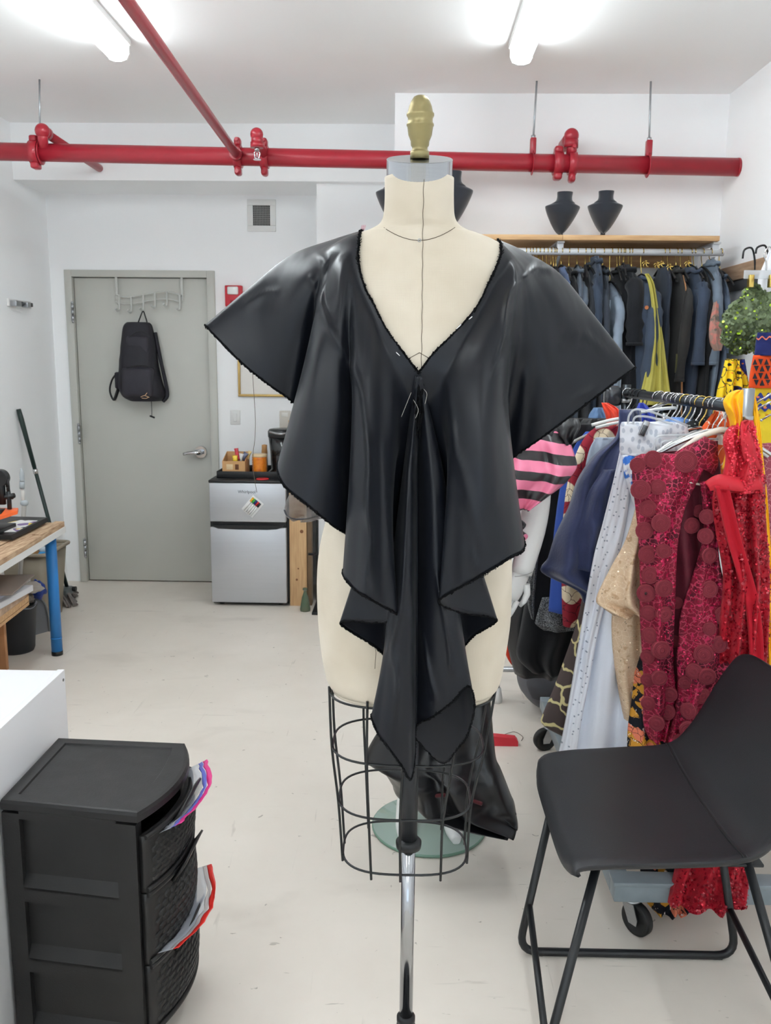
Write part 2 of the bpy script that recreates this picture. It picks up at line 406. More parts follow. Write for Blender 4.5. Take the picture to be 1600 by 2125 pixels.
# stitched seam lines down the front and round the neck
def on_front(x, z, d=0.0006):
    y = form_front(x, z); return Vector((x, (y if y is not None else FY)-d, z))
zt = FROWS[0][0]
seam = [on_front(FXC+0.0005*math.sin(k), lerp(zt-0.004, U(869, 775, FY).z, k/60)) for k in range(61)]
MB().tube(seam, 0.00042, 5).build('front_seam', M['thread'], form)
neck = []
for k in range(25):
    px = lerp(797, 944, k/24); t = (px-870)/74
    py = 499 - 27*abs(t)**1.9
    p = U(px, py, FY-0.05)
    y = form_front(p.x, p.z)
    for it in range(3):
        if y is None: y = FY-0.01
        p = U(px, py, y); y = form_front(p.x, p.z)
    neck.append(Vector((p.x, (y if y is not None else p.y)-0.0008, p.z)))
MB().tube(neck, 0.0005, 5).build('neck_seam', M['thread'], form)
pc = neck[12]
MB().tube([pc+Vector((0.0022*math.cos(a), -0.001, 0.0022*math.sin(a))) for a in [k*PI/6 for k in range(12)]], 0.0006, 5, closed=True).build('pin_head', M['steel'], form)
v = []
for s in (-1, 1):
    ln = MB().tube([on_front(FXC-0.003+s*0.018*t, 1.555 - 0.010*t) for t in (0, .25, .5, .75, 1)], 0.0005, 5)
    ln.build('bust_seam', M['thread'], form)

# neck cap and finial lean a little forward like the neck
cap_c = U(870, 378, FY-0.030)
TILT = Matrix.Rotation(math.radians(19), 3, 'X')
def lean(mb_pts): return mb_pts
capM = TILT
hw = (U(938, 378, FY-.03)-U(802, 378, FY-.03)).x/2
hcap = 0.034
MB().lathe([(0.0, 0), (hw*0.985, 0), (hw, 0.001), (hw, hcap-0.0012), (hw-0.0012, hcap), (0.0, hcap)], cap_c, 72, capM, smooth=False, sy=0.96).build('neck_cap', M['cap_metal'], form)
for p in form.children[-1].data.polygons: p.use_smooth = (abs(p.normal.dot(capM @ Vector((0, 0, 1)))) < 0.5)
fprof = [(0.0, .0), (.0158, .0), (.0158, .0105), (.0148, .0115), (.0130, .0140), (.0128, .0175), (.0150, .0205), (.0155, .0270), (.0162, .0285), (.0195, .0365), (.0212, .0490), (.0226, .0510), (.0226, .0530), (.0206, .0560), (.0204, .0620), (.0228, .0665), (.0228, .0690), (.0208, .0715), (.0188, .0800), (.0155, .0880), (.0112, .0945), (.0068, .0968), (.0, .0968)]
fs = (U(870, 213, FY).z-U(870, 340, FY).z)/0.0968*0.985
MB().lathe([(r*0.93, z*fs) for r, z in fprof], cap_c + capM @ Vector((0, 0, hcap)), 20, Matrix.Rotation(math.radians(4), 3, 'X'), a0=0.1).build('finial', M['brass'], form)

# wire cage below the body: four flattened hoops and upright wires, each its own part
def hoop_pts(z, xc, hw, hd, n=48, yo=0.0):
    out = []
    for k in range(n):
        a = 2*PI*k/n; c, s_ = math.cos(a), math.sin(a); e = 2.9
        out.append(Vector((xc+hw*math.copysign(abs(c)**(2/e), c), FY+yo-hd*math.copysign(abs(s_)**(2/e), s_), z)))
    return out
HOOPS = []
for (px0, px1, py) in ((687, 1022, 1426), (692, 1002, 1537), (705, 975, 1647), (713, 967, 1757)):
    z = U((px0+px1)/2, py, FY).z; a = U(px0, py, FY).x; b = U(px1, py, FY).x
    HOOPS.append((z, (a+b)/2, (b-a)/2))
HD = [.100, .098, .092, .088]
for k, (z, xc, hw_) in enumerate(HOOPS):
    MB().tube(hoop_pts(z, xc, hw_, HD[k]), 0.0021, 7, closed=True).build('cage_hoop', M['wire'], form)
def rib(ang, over=0.012):
    pts = []
    for k, (z, xc, hw_) in enumerate(HOOPS):
        c, s_ = math.cos(ang), math.sin(ang); e = 2.9
        pts.append(Vector((xc+(hw_+.002)*math.copysign(abs(c)**(2/e), c), FY-(HD[k]+.002)*math.copysign(abs(s_)**(2/e), s_), z)))
    d = (pts[-1]-pts[-2]).normalized()
    top = pts[0] + (pts[0]-pts[1]).normalized()*0.012
    return [top]+cr(pts, 4)+[pts[-1]+d*over]
for ang in (PI-0.20, PI+0.18, PI-1.18, PI/2+0.02, 1.14, 0.20, -0.22, -1.05, PI+1.05):
    MB().tube(rib(ang), 0.0023, 7).build('cage_rib', M['wire'], form)
# plywood foot of the body that the cage hangs from, and the pole
MB().lathe([(0, zb-0.012), (1, zb-0.012), (1, zb-0.002), (0, zb-0.002)], (FXC, FY, 0), 40, None, False, FR[-1][2]*0.9, 0.088).build('base_board', M['black_metal'], form)
POLE = mat('pole_chrome', (168, 169, 172), rough=.14, metal=1.0)
PX = U(848, 1745, FY).x
zc0 = U(848, 1745, FY).z
MB().cyl((PX, FY, zc0), (PX, FY, zb-0.006), 0.0155, 24).build('pole_sleeve', mat('grey_pole_sleeve', (52, 54, 58), rough=0.35, metal=0.6), form)
MB().lathe([(.016, -.012), (.0225, -.012), (.0235, -.006), (.0235, 0), (.020, .004), (.016, .006)], (PX, FY, zc0), 28).build('collar', M['black_plastic'], form)
zj = U(842, 2112, FY).z
MB().cyl((PX, FY, zj), (PX, FY, zc0), 0.0125, 28).build('pole', POLE, form)
MB().lathe([(.0135, -.03), (.0175, -.028), (.0175, -.012), (.0155, -.010), (.0175, -.006), (.0175, .004), (.0135, .008)], (PX, FY, zj), 24).build('clamp_ring', M['black_plastic'], form)
MB().cyl((PX, FY, 0.05), (PX, FY, zj-0.01), 0.016, 24).build('pole_lower', POLE, form)
MB().lathe([(0, .018), (.15, .018), (.155, .022), (.15, .034), (.05, .05), (.03, .07), (0, .075)], (PX, FY-0.03, 0), 32).build('base', M['black_metal'], form)
for k in range(4):
    a = PI/4+k*PI/2; c = Vector((PX+.12*math.cos(a), FY-.03+.12*math.sin(a), .011))
    MB().cyl(c+Vector((0, -.008, 0)), c+Vector((0, .008, 0)), 0.011, 14).build('caster', M['rubber'], form)

# ================================================================ the black satin garment draped on it
def satin_mat():
    m = mat('black_satin', (10, 13, 21), rough=0.37, spec=0.34, sheen=0.03)
    N, L, p = nodes_of(m)
    tc = N.new('ShaderNodeTexCoord')
    mp = N.new('ShaderNodeMapping'); mp.inputs['Scale'].default_value = (1500, 1500, 90)
    n = N.new('ShaderNodeTexNoise'); n.inputs['Scale'].default_value = 1; n.inputs['Detail'].default_value = 1
    L.new(tc.outputs['Object'], mp.inputs['Vector']); L.new(mp.outputs[0], n.inputs['Vector'])
    w1 = N.new('ShaderNodeTexNoise'); w1.inputs['Scale'].default_value = 13; w1.inputs['Detail'].default_value = 2
    mp2 = N.new('ShaderNodeMapping'); mp2.inputs['Scale'].default_value = (1.5, 1, 0.45)
    L.new(tc.outputs['Object'], mp2.inputs['Vector']); L.new(mp2.outputs[0], w1.inputs['Vector'])
    b1 = N.new('ShaderNodeBump'); b1.inputs['Strength'].default_value = 0.05; b1.inputs['Distance'].default_value = 0.001
    b2 = N.new('ShaderNodeBump'); b2.inputs['Strength'].default_value = 0.22; b2.inputs['Distance'].default_value = 0.012
    L.new(n.outputs['Fac'], b1.inputs['Height']); L.new(w1.outputs['Fac'], b2.inputs['Height']); L.new(b2.outputs[0], b1.inputs['Normal'])
    L.new(b1.outputs[0], p.inputs['Normal'])
    p.inputs['Anisotropic'].default_value = 0.6
    tg = N.new('ShaderNodeTangent'); tg.direction_type = 'RADIAL'; tg.axis = 'Z'
    L.new(tg.outputs[0], p.inputs['Tangent'])
    return m
M['satin'] = satin_mat()
M['serge'] = mat('black_overlock_thread', (13, 13, 15), rough=0.95, spec=0.15, bump=0.6, bscale=900)
def bspl_surface(keys, nu=9, nv=16):
    K = [[U(*k) for k in row] for row in keys]
    cols = [cr(row, nv) for row in K]                  # refine down each meridian
    out = []
    for j in range(len(cols[0])):
        out.append(cr([c[j] for c in cols], nu))       # refine across
    return out                                          # rows from top to hem
def over_body(rows, gap=0.006):
    for r in rows:
        for p in r:
            y = form_front(p.x, p.z)
            if y is not None and p.y > y-gap and p.y < FY+0.03: p.y = y-gap
    for it in range(10):                                # ease the cloth off the body without a ledge
        Y = [[p.y for p in r] for r in rows]
        for i in range(1, len(rows)-1):
            for j in range(1, len(rows[0])-1):
                t = (Y[i-1][j]+Y[i+1][j])*.5
                rows[i][j].y = lerp(Y[i][j], t, .35*min(1, (len(rows)-1-i)/24))
    for r in rows:
        for p in r:
            y = form_front(p.x, p.z)
            if y is not None and p.y > y-.003 and p.y < FY+0.03: p.y = y-.003
    return rows
LEFT = [
 [(751,480,1.500),(692,500,1.495),(610,531,1.49),(522,598,1.48),(431,680,1.46)],
 [(751,478,1.475),(690,497,1.47),(602,531,1.47),(518,600,1.455),(430,680,1.44)],
 [(751,480,1.462),(690,505,1.445),(608,555,1.435),(550,640,1.43),(500,752,1.415)],
 [(750,484,1.455),(692,512,1.425),(625,580,1.405),(585,680,1.405),(556,797,1.41)],
 [(750,488,1.45),(695,520,1.410),(643,605,1.395),(622,710,1.405),(612,838,1.42)],
 [(749,492,1.445),(698,525,1.405),(657,615,1.40),(652,740,1.43),(655,890,1.455)],
 [(749,497,1.44),(700,530,1.395),(661,622,1.385),(640,735,1.395),(612,930,1.405)],
 [(748,502,1.43),(702,535,1.383),(662,632,1.362),(629,765,1.345),(577,958,1.335)],
 [(748,508,1.42),(706,541,1.372),(674,650,1.338),(642,810,1.30),(587,1005,1.29)],
 [(747,514,1.415),(713,549,1.36),(692,668,1.322),(672,860,1.283),(638,1049,1.268)],
 [(746,522,1.412),(721,561,1.355),(707,690,1.313),(702,885,1.285),(690,1090,1.285)],
 [(745,532,1.408),(726,576,1.35),(718,705,1.32),(724,895,1.308),(724,1113,1.315)],
 [(746,542,1.404),(731,588,1.347),(726,715,1.322),(738,905,1.325),(758,1150,1.35)],
 [(747,552,1.40),(735,602,1.342),(731,725,1.308),(730,915,1.295),(728,1168,1.295)],
 [(749,564,1.394),(740,616,1.336),(737,740,1.292),(729,940,1.262),(711,1190,1.255)],
 [(754,584,1.386),(754,645,1.330),(752,775,1.276),(750,965,1.238),(736,1224,1.222)],
 [(762,606,1.378),(771,674,1.322),(769,800,1.266),(767,1000,1.223),(764,1241,1.204)],
 [(777,633,1.37),(792,712,1.32),(792,830,1.276),(790,1020,1.242),(795,1259,1.228)],
 [(801,681,1.36),(814,752,1.316),(816,862,1.284),(812,1042,1.258),(826,1278,1.24)],
 [(830,722,1.35),(838,780,1.322),(829,892,1.308),(812,1062,1.285),(792,1292,1.272)],
 [(848,746,1.346),(850,802,1.330),(836,922,1.320),(775,1085,1.302),(706,1292,1.292)],
 [(860,762,1.345),(858,822,1.335),(842,952,1.330),(795,1125,1.325),(775,1340,1.325)],
 [(868,772,1.348),(865,830,1.340),(850,960,1.338),(820,1140,1.338),(800,1362,1.336)],
]
RIGHT = [
 [(1034,499,1.500),(1090,526,1.495),(1160,574,1.49),(1232,663,1.48),(1314,765,1.46)],
 [(1034,497,1.475),(1091,523,1.47),(1166,573,1.465),(1237,663,1.455),(1315,765,1.44)],
 [(1035,500,1.462),(1090,538,1.442),(1156,608,1.425),(1212,706,1.42),(1264,803,1.415)],
 [(1035,504,1.455),(1088,549,1.422),(1141,640,1.405),(1172,748,1.402),(1202,850,1.405)],
 [(1035,508,1.45),(1086,556,1.406),(1120,660,1.39),(1135,780,1.388),(1130,904,1.395)],
 [(1035,512,1.444),(1082,560,1.396),(1098,672,1.382),(1092,805,1.395),(1058,956,1.42)],
 [(1035,517,1.44),(1078,563,1.386),(1080,684,1.375),(1055,825,1.395),(1036,1000,1.435)],
 [(1035,523,1.435),(1074,567,1.376),(1065,692,1.352),(1054,842,1.345),(1062,1040,1.345)],
 [(1035,530,1.43),(1070,572,1.366),(1057,702,1.328),(1055,872,1.297),(1089,1132,1.285)],
 [(1033,537,1.42),(1060,592,1.352),(1040,722,1.298),(1032,922,1.255),(1058,1158,1.242)],
 [(1030,547,1.41),(1045,612,1.342),(1018,742,1.286),(1006,932,1.238),(1010,1188,1.224)],
 [(1022,567,1.396),(1025,642,1.331),(995,762,1.281),(980,942,1.240),(968,1212,1.226)],
 [(1010,592,1.385),(1000,672,1.326),(965,782,1.286),(952,952,1.252),(940,1227,1.238)],
 [(985,641,1.366),(965,711,1.321),(938,802,1.296),(930,972,1.268),(911,1250,1.248)],
 [(941,691,1.352),(928,746,1.323),(918,832,1.312),(932,992,1.292),(958,1272,1.278)],
 [(900,731,1.346),(900,781,1.328),(908,872,1.322),(955,1042,1.312),(1031,1286,1.298)],
 [(876,762,1.346),(885,822,1.334),(902,922,1.332),(950,1102,1.331),(985,1318,1.330)],
 [(868,772,1.348),(872,830,1.340),(890,930,1.338),(930,1110,1.338),(960,1346,1.336)],
]
TAIL = [
 [(862,778,1.350),(842,960,1.345),(825,1150,1.335),(812,1340,1.33),(800,1490,1.325)],
 [(862,780,1.345),(838,960,1.318),(815,1150,1.285),(796,1350,1.268),(771,1482,1.258)],
 [(864,780,1.336),(845,960,1.290),(826,1160,1.258),(806,1365,1.246),(784,1522,1.243)],
 [(866,780,1.332),(851,970,1.276),(840,1170,1.240),(826,1375,1.232),(806,1552,1.231)],
 [(867,780,1.330),(857,975,1.276),(852,1175,1.240),(844,1385,1.234),(834,1590,1.236)],
 [(868,780,1.330),(861,980,1.286),(859,1180,1.254),(857,1385,1.246),(852,1618,1.242)],
 [(869,780,1.334),(864,980,1.308),(863,1180,1.284),(862,1385,1.272),(861,1572,1.265)],
 [(870,780,1.338),(866,980,1.322),(866,1180,1.300),(865,1380,1.290),(864,1508,1.284)],
 [(870,780,1.336),(880,980,1.304),(884,1170,1.282),(886,1360,1.272),(890,1492,1.266)],
 [(871,780,1.334),(893,980,1.294),(902,1165,1.272),(908,1345,1.263),(913,1477,1.258)],
 [(872,780,1.334),(904,980,1.294),(917,1160,1.274),(930,1330,1.263),(940,1455,1.258)],
 [(873,780,1.336),(915,980,1.298),(934,1160,1.280),(952,1315,1.268),(972,1424,1.262)],
 [(874,780,1.340),(921,980,1.308),(942,1160,1.294),(962,1320,1.284),(985,1462,1.276)],
 [(874,780,1.345),(916,980,1.322),(935,1160,1.310),(955,1340,1.302),(972,1520,1.294)],
 [(873,780,1.350),(905,980,1.332),(918,1160,1.322),(935,1360,1.312),(950,1552,1.303)],
 [(872,780,1.354),(892,980,1.338),(900,1160,1.328),(905,1380,1.320),(917,1583,1.312)],
 [(869,780,1.355),(874,980,1.342),(872,1160,1.334),(868,1380,1.328),(862,1532,1.320)],
]
CAM_I = CAM_M.transposed()
def proj(P):
    d = CAM_I @ (P - Vector((0, 0, CAMZ))); return (800+FPX*d.x/-d.z, 1062.5-FPX*d.y/-d.z)
# creases pressed into the cloth: (path on the panel, height, half width)
CREASE = {0: [([(655,522),(674,545),(667,600),(669,640),(690,692),(722,742),(748,800),(758,870),(766,960),(762,1060),(770,1115),(758,1212)], .0042, 6), ([(640,572),(656,600),(664,645)], .003, 5),
              ([(628,700),(610,790),(598,880)], .002, 9), ([(700,700),(716,820),(712,950),(726,1060)], -.002, 9), ([(795,900),(801,1060),(806,1200)], .002, 9), ([(500,640),(545,612),(580,606)], .0015, 8)],
          1: [([(1122,542),(1088,578),(1060,602),(1049,640),(1046,690),(1036,730),(1021,775)], .0038, 6), ([(925,772),(935,860),(943,930),(962,985),(984,1065),(1000,1145)], .0025, 10), ([(1150,560),(1110,560),(1085,585)], .003, 7),
              ([(1168,702),(1206,691)], .0022, 5), ([(1160,724),(1202,715)], .002, 5), ([(1182,832),(1236,806)], .0024, 6), ([(1210,690),(1262,735)], .0018, 7), ([(1012,1045),(1034,1018)], .0022, 5), ([(985,1120),(978,1150),(998,1190)], .002, 6), ([(1095,760),(1082,880),(1070,940)], .002, 10)],
          2: [([(846,880),(844,1000),(838,1150),(830,1265),(812,1345),(824,1402),(816,1510)], .0036, 6), ([(872,1290),(888,1390),(906,1455)], .0026, 6), ([(905,1190),(925,1300),(938,1400)], .0026, 6), ([(862,850),(859,1000)], -.002, 6)]}
def crease(rows, k):
    segs = []
    for path, h, wd in CREASE[k]:
        q = [(p.x, p.y) for p in cr([(a, b, 0) for a, b in path], 4)]
        segs.append((q, h*1.9, wd*.85))
    nr = len(rows); out = []
    for i, r in enumerate(rows):
        for j, p in enumerate(r):
            x, y = proj(p); dy = 0
            for q, h, wd in segs:
                best = 1e9; bt = 0
                for m_ in range(len(q)-1):
                    ax, ay = q[m_]; bx, by = q[m_+1]
                    if min(ay, by)-40 > y or max(ay, by)+40 < y: continue
                    ux, uy = bx-ax, by-ay; L2 = ux*ux+uy*uy or 1e-6
                    t = max(0, min(1, ((x-ax)*ux+(y-ay)*uy)/L2)); d = math.hypot(x-ax-t*ux, y-ay-t*uy)
                    if d < best: best = d; bt = (m_+t)/(len(q)-1)
                if best < wd*3: dy += h*math.exp(-(best/wd)**2)*min(1, 6*bt+.15, 6*(1-bt)+.15)*(1+.35*nz(y*.03, k, wd))
            out.append((p, dy))
    for p, dy in out: p.y -= dy
    return rows
gar = thing('satin_cape', 'black satin flounced V neck cape top draped on the linen dress form', 'garment', (FXC, FY, 1.2))
for keys, nm in ((LEFT, 'flounce_panel'), (RIGHT, 'flounce_panel'), (TAIL, 'cascade_tail')):
    rows = bspl_surface(keys)
    over_body(rows, 0.006 if nm == 'flounce_panel' else 0.012)
    crease(rows, (LEFT, RIGHT, TAIL).index(keys))
    ob = MB().grid(rows).build(nm, M['satin'], gar, solid=0.0012)
    md = ob.modifiers.new('soft', 'SMOOTH'); md.factor = 0.25; md.iterations = 1
    ob.modifiers.move(1, 0)
    hem = rows[-1]
    # frayed, overlocked edge: a fuzzy little roll along the hem
    def serge(path, name, r=0.0017):
        q = []
        for i, p in enumerate(path): q += [p] + ([lerp(p, path[i+1], k/3) for k in (1, 2)] if i+1 < len(path) else [])
        rr = [r*(0.75+0.55*abs(nz(i*0.9, 3.1)*2)) for i in range(len(q))]
        q = [p+Vector((nz(i*0.7, 1), nz(i*0.7, 2)*0.4, nz(i*0.7, 5)))*0.0022 for i, p in enumerate(q)]
        mb = MB().tube(q, rr, 6)
        for i in range(2, len(q)-2, 3):                 # loose overlock loops
            t = (q[i+1]-q[i-1]).normalized(); b = Vector((-t.z, 0, t.x))
            b = b if b.z < 0 or nm == '' else -b
            mb.tube([q[i], q[i]+b*0.003*(0.6+abs(nz(i, 9)))+t*0.002, q[i]+t*0.004], 0.0005, 4)
        mb.build(name, M['serge'], gar)
    serge(hem, 'hem_edge')
    if nm == 'flounce_panel': serge(rows[0][9:], 'neckline_edge', 0.0016)
    else:
        serge([r[-1] for r in rows[60:]], 'hem_edge', 0.0015) if False else None
# gathered knot where the two fronts meet at the point of the V
kn = MB()
for k in range(9):
    a = U(868+math.sin(k*2.1)*7, 772+k*3, 1.335); b = U(868+math.sin(k*1.3)*9, 800+k*9, 1.318); c = U(866+math.sin(k*2.9+1)*8, 850+k*9, 1.305)
    kn.tube(cr([a, b, c], 5), [0.0008+0.0016*math.sin(PI*i/10) for i in range(11)], 6)
kn.build('centre_gather', M['serge'], gar)
# back of the cape: a panel from the shoulder line down the back, inside the outline of the front
TOPB = [(442,683,1.475),(524,606,1.485),(612,538,1.50),(692,505,1.505),(752,484,1.51),(870,474,1.52),(1034,502,1.51),(1090,530,1.505),(1160,580,1.50),(1230,670,1.485),(1304,766,1.475)]
HEMB = [(446,690,1.48),(528,752,1.51),(622,822,1.55),(690,930,1.60),(760,1010,1.62),(880,1040,1.625),(1000,1010,1.62),(1048,940,1.60),(1120,885,1.56),(1212,822,1.52),(1298,772,1.48)]
bt_ = cr([U(*q) for q in TOPB], 4); bh_ = cr([U(*q) for q in HEMB], 4)
bk = []
for j in range(13):
    v = j/12
    bk.append([lerp(p, q, v) + Vector((0, .085*math.sin(PI*min(1, v*1.4)*.5)*math.sin(PI*i/(len(bt_)-1))*(1-v) + .010*v*math.sin(i*1.1), 0)) for i, (p, q) in enumerate(zip(bt_, bh_))])
MB().grid(bk).build('back_panel', M['satin'], gar, solid=0.0012)
tf = MB()
for k in range(5): tf.tube([U(751+k, 478, 1.47), U(750+k*2, 472, 1.468), U(752+k*1.5+2*(k%2), 467, 1.466)], .0004, 4)
tf.build('pink_thread_tuft', mat('pink_thread', (226, 150, 170), rough=.9), gar)
# basting pins and loose threads
M['pin'] = mat('silver_pin', (225, 225, 228), rough=0.25, metal=0.9)
for (a, b, y) in (((947, 683), (957, 673), 1.268), ((973, 663), (980, 657), 1.272), ((822, 731), (830, 739), 1.302)):
    MB().tube([U(a[0], a[1], y), U(b[0], b[1], y)], 0.0008, 6).build('pin', M['pin'], gar)
th = cr([U(*p) for p in ((524, 775, 1.41), (527, 820, 1.41), (530, 870, 1.41), (529, 910, 1.41), (525, 945, 1.41), (527, 985, 1.41), (533, 1022, 1.41))], 6)
MB().tube(th, 0.0004, 4).build('loose_thread', M['thread'], gar)
th = cr([U(*p) for p in ((775, 1330, 1.33), (780, 1352, 1.33), (779, 1370, 1.33), (778, 1388, 1.33))], 6)
MB().tube(th, 0.0004, 4).build('loose_thread', M['thread'], gar)
for (a, b, c) in (((853, 815), (845, 835), (833, 865)), ((858, 830), (868, 850), (862, 868)), ((880, 808), (886, 818), (882, 838))):
    MB().tube(cr([U(a[0], a[1], 1.295), U(b[0], b[1], 1.285), U(c[0], c[1], 1.282)], 5), 0.0005, 4).build('loose_thread', mat('grey_thread', (150, 145, 138), rough=0.9), gar)
# ================================================================ red sprinkler pipes
PY = 4.50
pa, pb = U(0, 315, PY), U(1530, 347, PY)
def pipe_pt(px):                                        # point on the main pipe's axis under pixel column px
    t = (U(px, 330, PY).x-pa.x)/(pb.x-pa.x); return lerp(pa, pb, t)
mp_ = thing('sprinkler_pipe', 'thick red sprinkler main pipe running across under the ceiling', 'pipe', tuple(pa))
pl0 = pipe_pt(-150); pl0.x = XL
MB().cyl(pl0, pb, 0.0425, 28).build('pipe', M['red_paint'], mp_)
MB().cyl(pb-Vector((0.004, 0, 0)), Vector((XR, pb.y, pb.z)), 0.0432, 28).build('end_cap', M['red_paint'], mp_)
def saddle(px, name='saddle_clamp', w=0.038):
    c = pipe_pt(px); mb = MB()
    mb.cyl(c-Vector((w/2, 0, 0)), c+Vector((w/2, 0, 0)), 0.054, 24)
    for s in (-1, 1):
        z0, z1 = sorted((c.z+s*0.045, c.z+s*0.088))
        mb.box((c.x-w*0.42, c.y-0.03, z0), (c.x+w*0.42, c.y+0.03, z1), 0.012)
    ob = mb.build(name, M['red_paint'], mp_)
    for s in (-1, 1):
        b = MB().cyl((c.x, c.y-0.042, c.z+s*0.074), (c.x, c.y+0.042, c.z+s*0.074), 0.009, 8)
        b.build('bolt', M['red_paint'], ob)
    return c
c1 = saddle(494); c2 = saddle(549); c3 = saddle(1188)
for px in (74, 1158):
    c = pipe_pt(px); mb = MB().cyl(c-Vector((0.022, 0, 0)), c+Vector((0.022, 0, 0)), 0.056, 24)
    mb.box((c.x-0.02, c.y-0.03, c.z+0.045), (c.x+0.02, c.y+0.03, c.z+0.078), 0.01).box((c.x-0.02, c.y-0.03, c.z-0.078), (c.x+0.02, c.y+0.03, c.z-0.045), 0.01)
    mb.build('coupling', M['red_paint'], mp_)
# thin branch running towards the viewer
e = U(262, 0, PY*0.575); bdir = (Uz(262, 0, c1.z)-c1)
far = c1 + bdir*2.6
br = thing('branch_pipe', 'thin red branch pipe running overhead towards the viewer', 'pipe', tuple(c1))
MB().cyl(c1+bdir.normalized()*0.05, far, 0.0205, 20).build('pipe', M['red_paint'], br)
MB().cyl(c1+bdir.normalized()*0.045, c1+bdir.normalized()*0.085, 0.030, 20).build('outlet_boss', M['red_paint'], br)
# short outlet with elbow and a sprinkler head
el = U(533, 293, PY-0.30); el.z = c2.z+0.035
d = (el-c2)
so = thing('sprinkler_outlet', 'short red elbow with a chrome sprinkler head, beside the thin branch', 'sprinkler', tuple(c2))
MB().tube([c2+d*0.15, c2+d*0.6, el], 0.019, 16).build('pipe', M['red_paint'], so)
m_ = MB().sphere(el, 0.030, 16, 10); m_.cyl(el, el-Vector((0, 0, 0.055)), 0.026, 16).cyl(el-Vector((0, 0, 0.034)), el-Vector((0, 0, 0.058)), 0.030, 16)
m_.build('elbow', M['red_paint'], so)
z0 = el.z-0.055
h = MB().cyl((el.x, el.y, z0), (el.x, el.y, z0-0.015), 0.011, 12)
for s in (-1, 1): h.tube([(el.x+s*0.004, el.y, z0-0.012), (el.x+s*0.013, el.y, z0-0.025), (el.x+s*0.010, el.y, z0-0.045), (el.x, el.y, z0-0.052)], 0.003, 6)
h.cyl((el.x, el.y, z0-0.052), (el.x, el.y, z0-0.055), 0.018, 14).cyl((el.x, el.y, z0-0.012), (el.x, el.y, z0-0.05), 0.0025, 6)
h.build('sprinkler_head', M['chrome'], so)
# elbow and pipe at the left going back into the boxed beam
a = U(88, 272, PY-0.05); b = U(206, 342, YBULK); b.z = a.z
lp = thing('wall_branch_pipe', 'short red pipe with elbow at the left running back into the beam', 'pipe', tuple(a))
cl = pipe_pt(92)
MB().tube([cl, Vector((a.x, a.y, lerp(cl.z, a.z, .6))), a], 0.024, 16).build('riser', M['red_paint'], lp)
MB().sphere(a, 0.036, 16, 10).build('elbow', M['red_paint'], lp)
MB().cyl(a, Vector((b.x, YBULK, a.z)), 0.0215, 18).build('pipe', M['red_paint'], lp)
MB().cyl(a+(Vector((b.x, YBULK, a.z))-a)*0.02, a+(Vector((b.x, YBULK, a.z))-a)*0.07, 0.031, 18).build('elbow_collar', M['red_paint'], lp)
# riser with elbow at the right
a = U(1180, 282, PY); lp2 = thing('riser_pipe', 'short red riser with an elbow on top, right half of the main pipe', 'pipe', tuple(c3))
top = Vector((c3.x-0.01, PY, a.z))
MB().cyl(c3+Vector((-.008, 0, .03)), top, 0.0235, 18).build('riser', M['red_paint'], lp2)
m_ = MB().sphere(top, 0.036, 16, 10); m_.cyl(top-Vector((0, 0, .055)), top-Vector((0, 0, .02)), 0.035, 18)
m_.cyl(top, Vector((top.x, YS, top.z)), 0.030, 18); m_.build('elbow', M['red_paint'], lp2)
for px, tp, lab in ((86, 150, 'threaded hanger rod with red strap at the far left of the pipe'), (1105, 168, 'threaded hanger rod with red strap left of the riser elbow'), (1345, 178, 'threaded hanger rod with red strap near the right wall')):
    c = pipe_pt(px); t = U({86: 81, 1105: 1114, 1345: 1350}[px], tp, PY)
    hg = thing('pipe_hanger', lab, 'pipe hanger', tuple(c), 'hangers of the red main pipe')
    MB().cyl((t.x, PY, H), (c.x, c.y, c.z+0.10), 0.0048, 8).build('rod', M['zinc'], hg)
    st = MB()
    ring = [Vector((c.x, c.y+0.046*math.cos(k*PI/12), c.z+0.046*math.sin(k*PI/12))) for k in range(24)]
    st.tube(ring, 0.0025, 6, closed=True, ry=0.014)
    st.box((c.x-0.014, c.y-0.018, c.z+0.040), (c.x+0.014, c.y+0.018, c.z+0.115), 0.004)
    st.build('strap', M['red_paint'], hg)
    MB().cyl((c.x, c.y, c.z+0.112), (c.x, c.y, c.z+0.128), 0.011, 6).build('nut', M['zinc'], hg)

# ================================================================ things on the door wall
W = YB
def wp(px, py): return U(px, py, W)
def wbox(px0, py0, px1, py1):
    a, b = wp(px0, py0), wp(px1, py1); return min(a.x, b.x), max(a.x, b.x), min(a.z, b.z), max(a.z, b.z)
# ceiling-height air vent
x0, x1, z0, z1 = wbox(513, 414, 573, 481)
vt = thing('air_vent', 'small white square air vent high on the wall above the fridge', 'vent', ((x0+x1)/2, W, z0))
fw = (x1-x0)*0.2
f_ = MB()
f_.box((x0, W-0.012, z0), (x1, W, z0+fw), .002).box((x0, W-0.012, z1-fw), (x1, W, z1), .002).box((x0, W-0.012, z0+fw), (x0+fw, W, z1-fw), .002).box((x1-fw, W-0.012, z0+fw), (x1, W, z1-fw), .002)
f_.build('vent_frame', M['white_plastic'], vt)
MB().box((x0+fw*.9, W-0.002, z0+fw*.9), (x1-fw*.9, W, z1-fw*.9)).build('duct', mat('dark_duct', (40, 40, 40), rough=.9), vt)
gm = mat('vent_grille_grey', (150, 150, 148), rough=.5)
for k in range(1, 11):
    xx = lerp(x0+fw, x1-fw, k/11)
    MB().box((xx-.0016, W-0.009, z0+fw), (xx+.0016, W-0.003, z1-fw)).build('vane', gm, vt)
    zz = lerp(z0+fw, z1-fw, k/11)
    MB().box((x0+fw, W-0.007, zz-.0016), (x1-fw, W-0.004, zz+.0016)).build('vane', gm, vt)
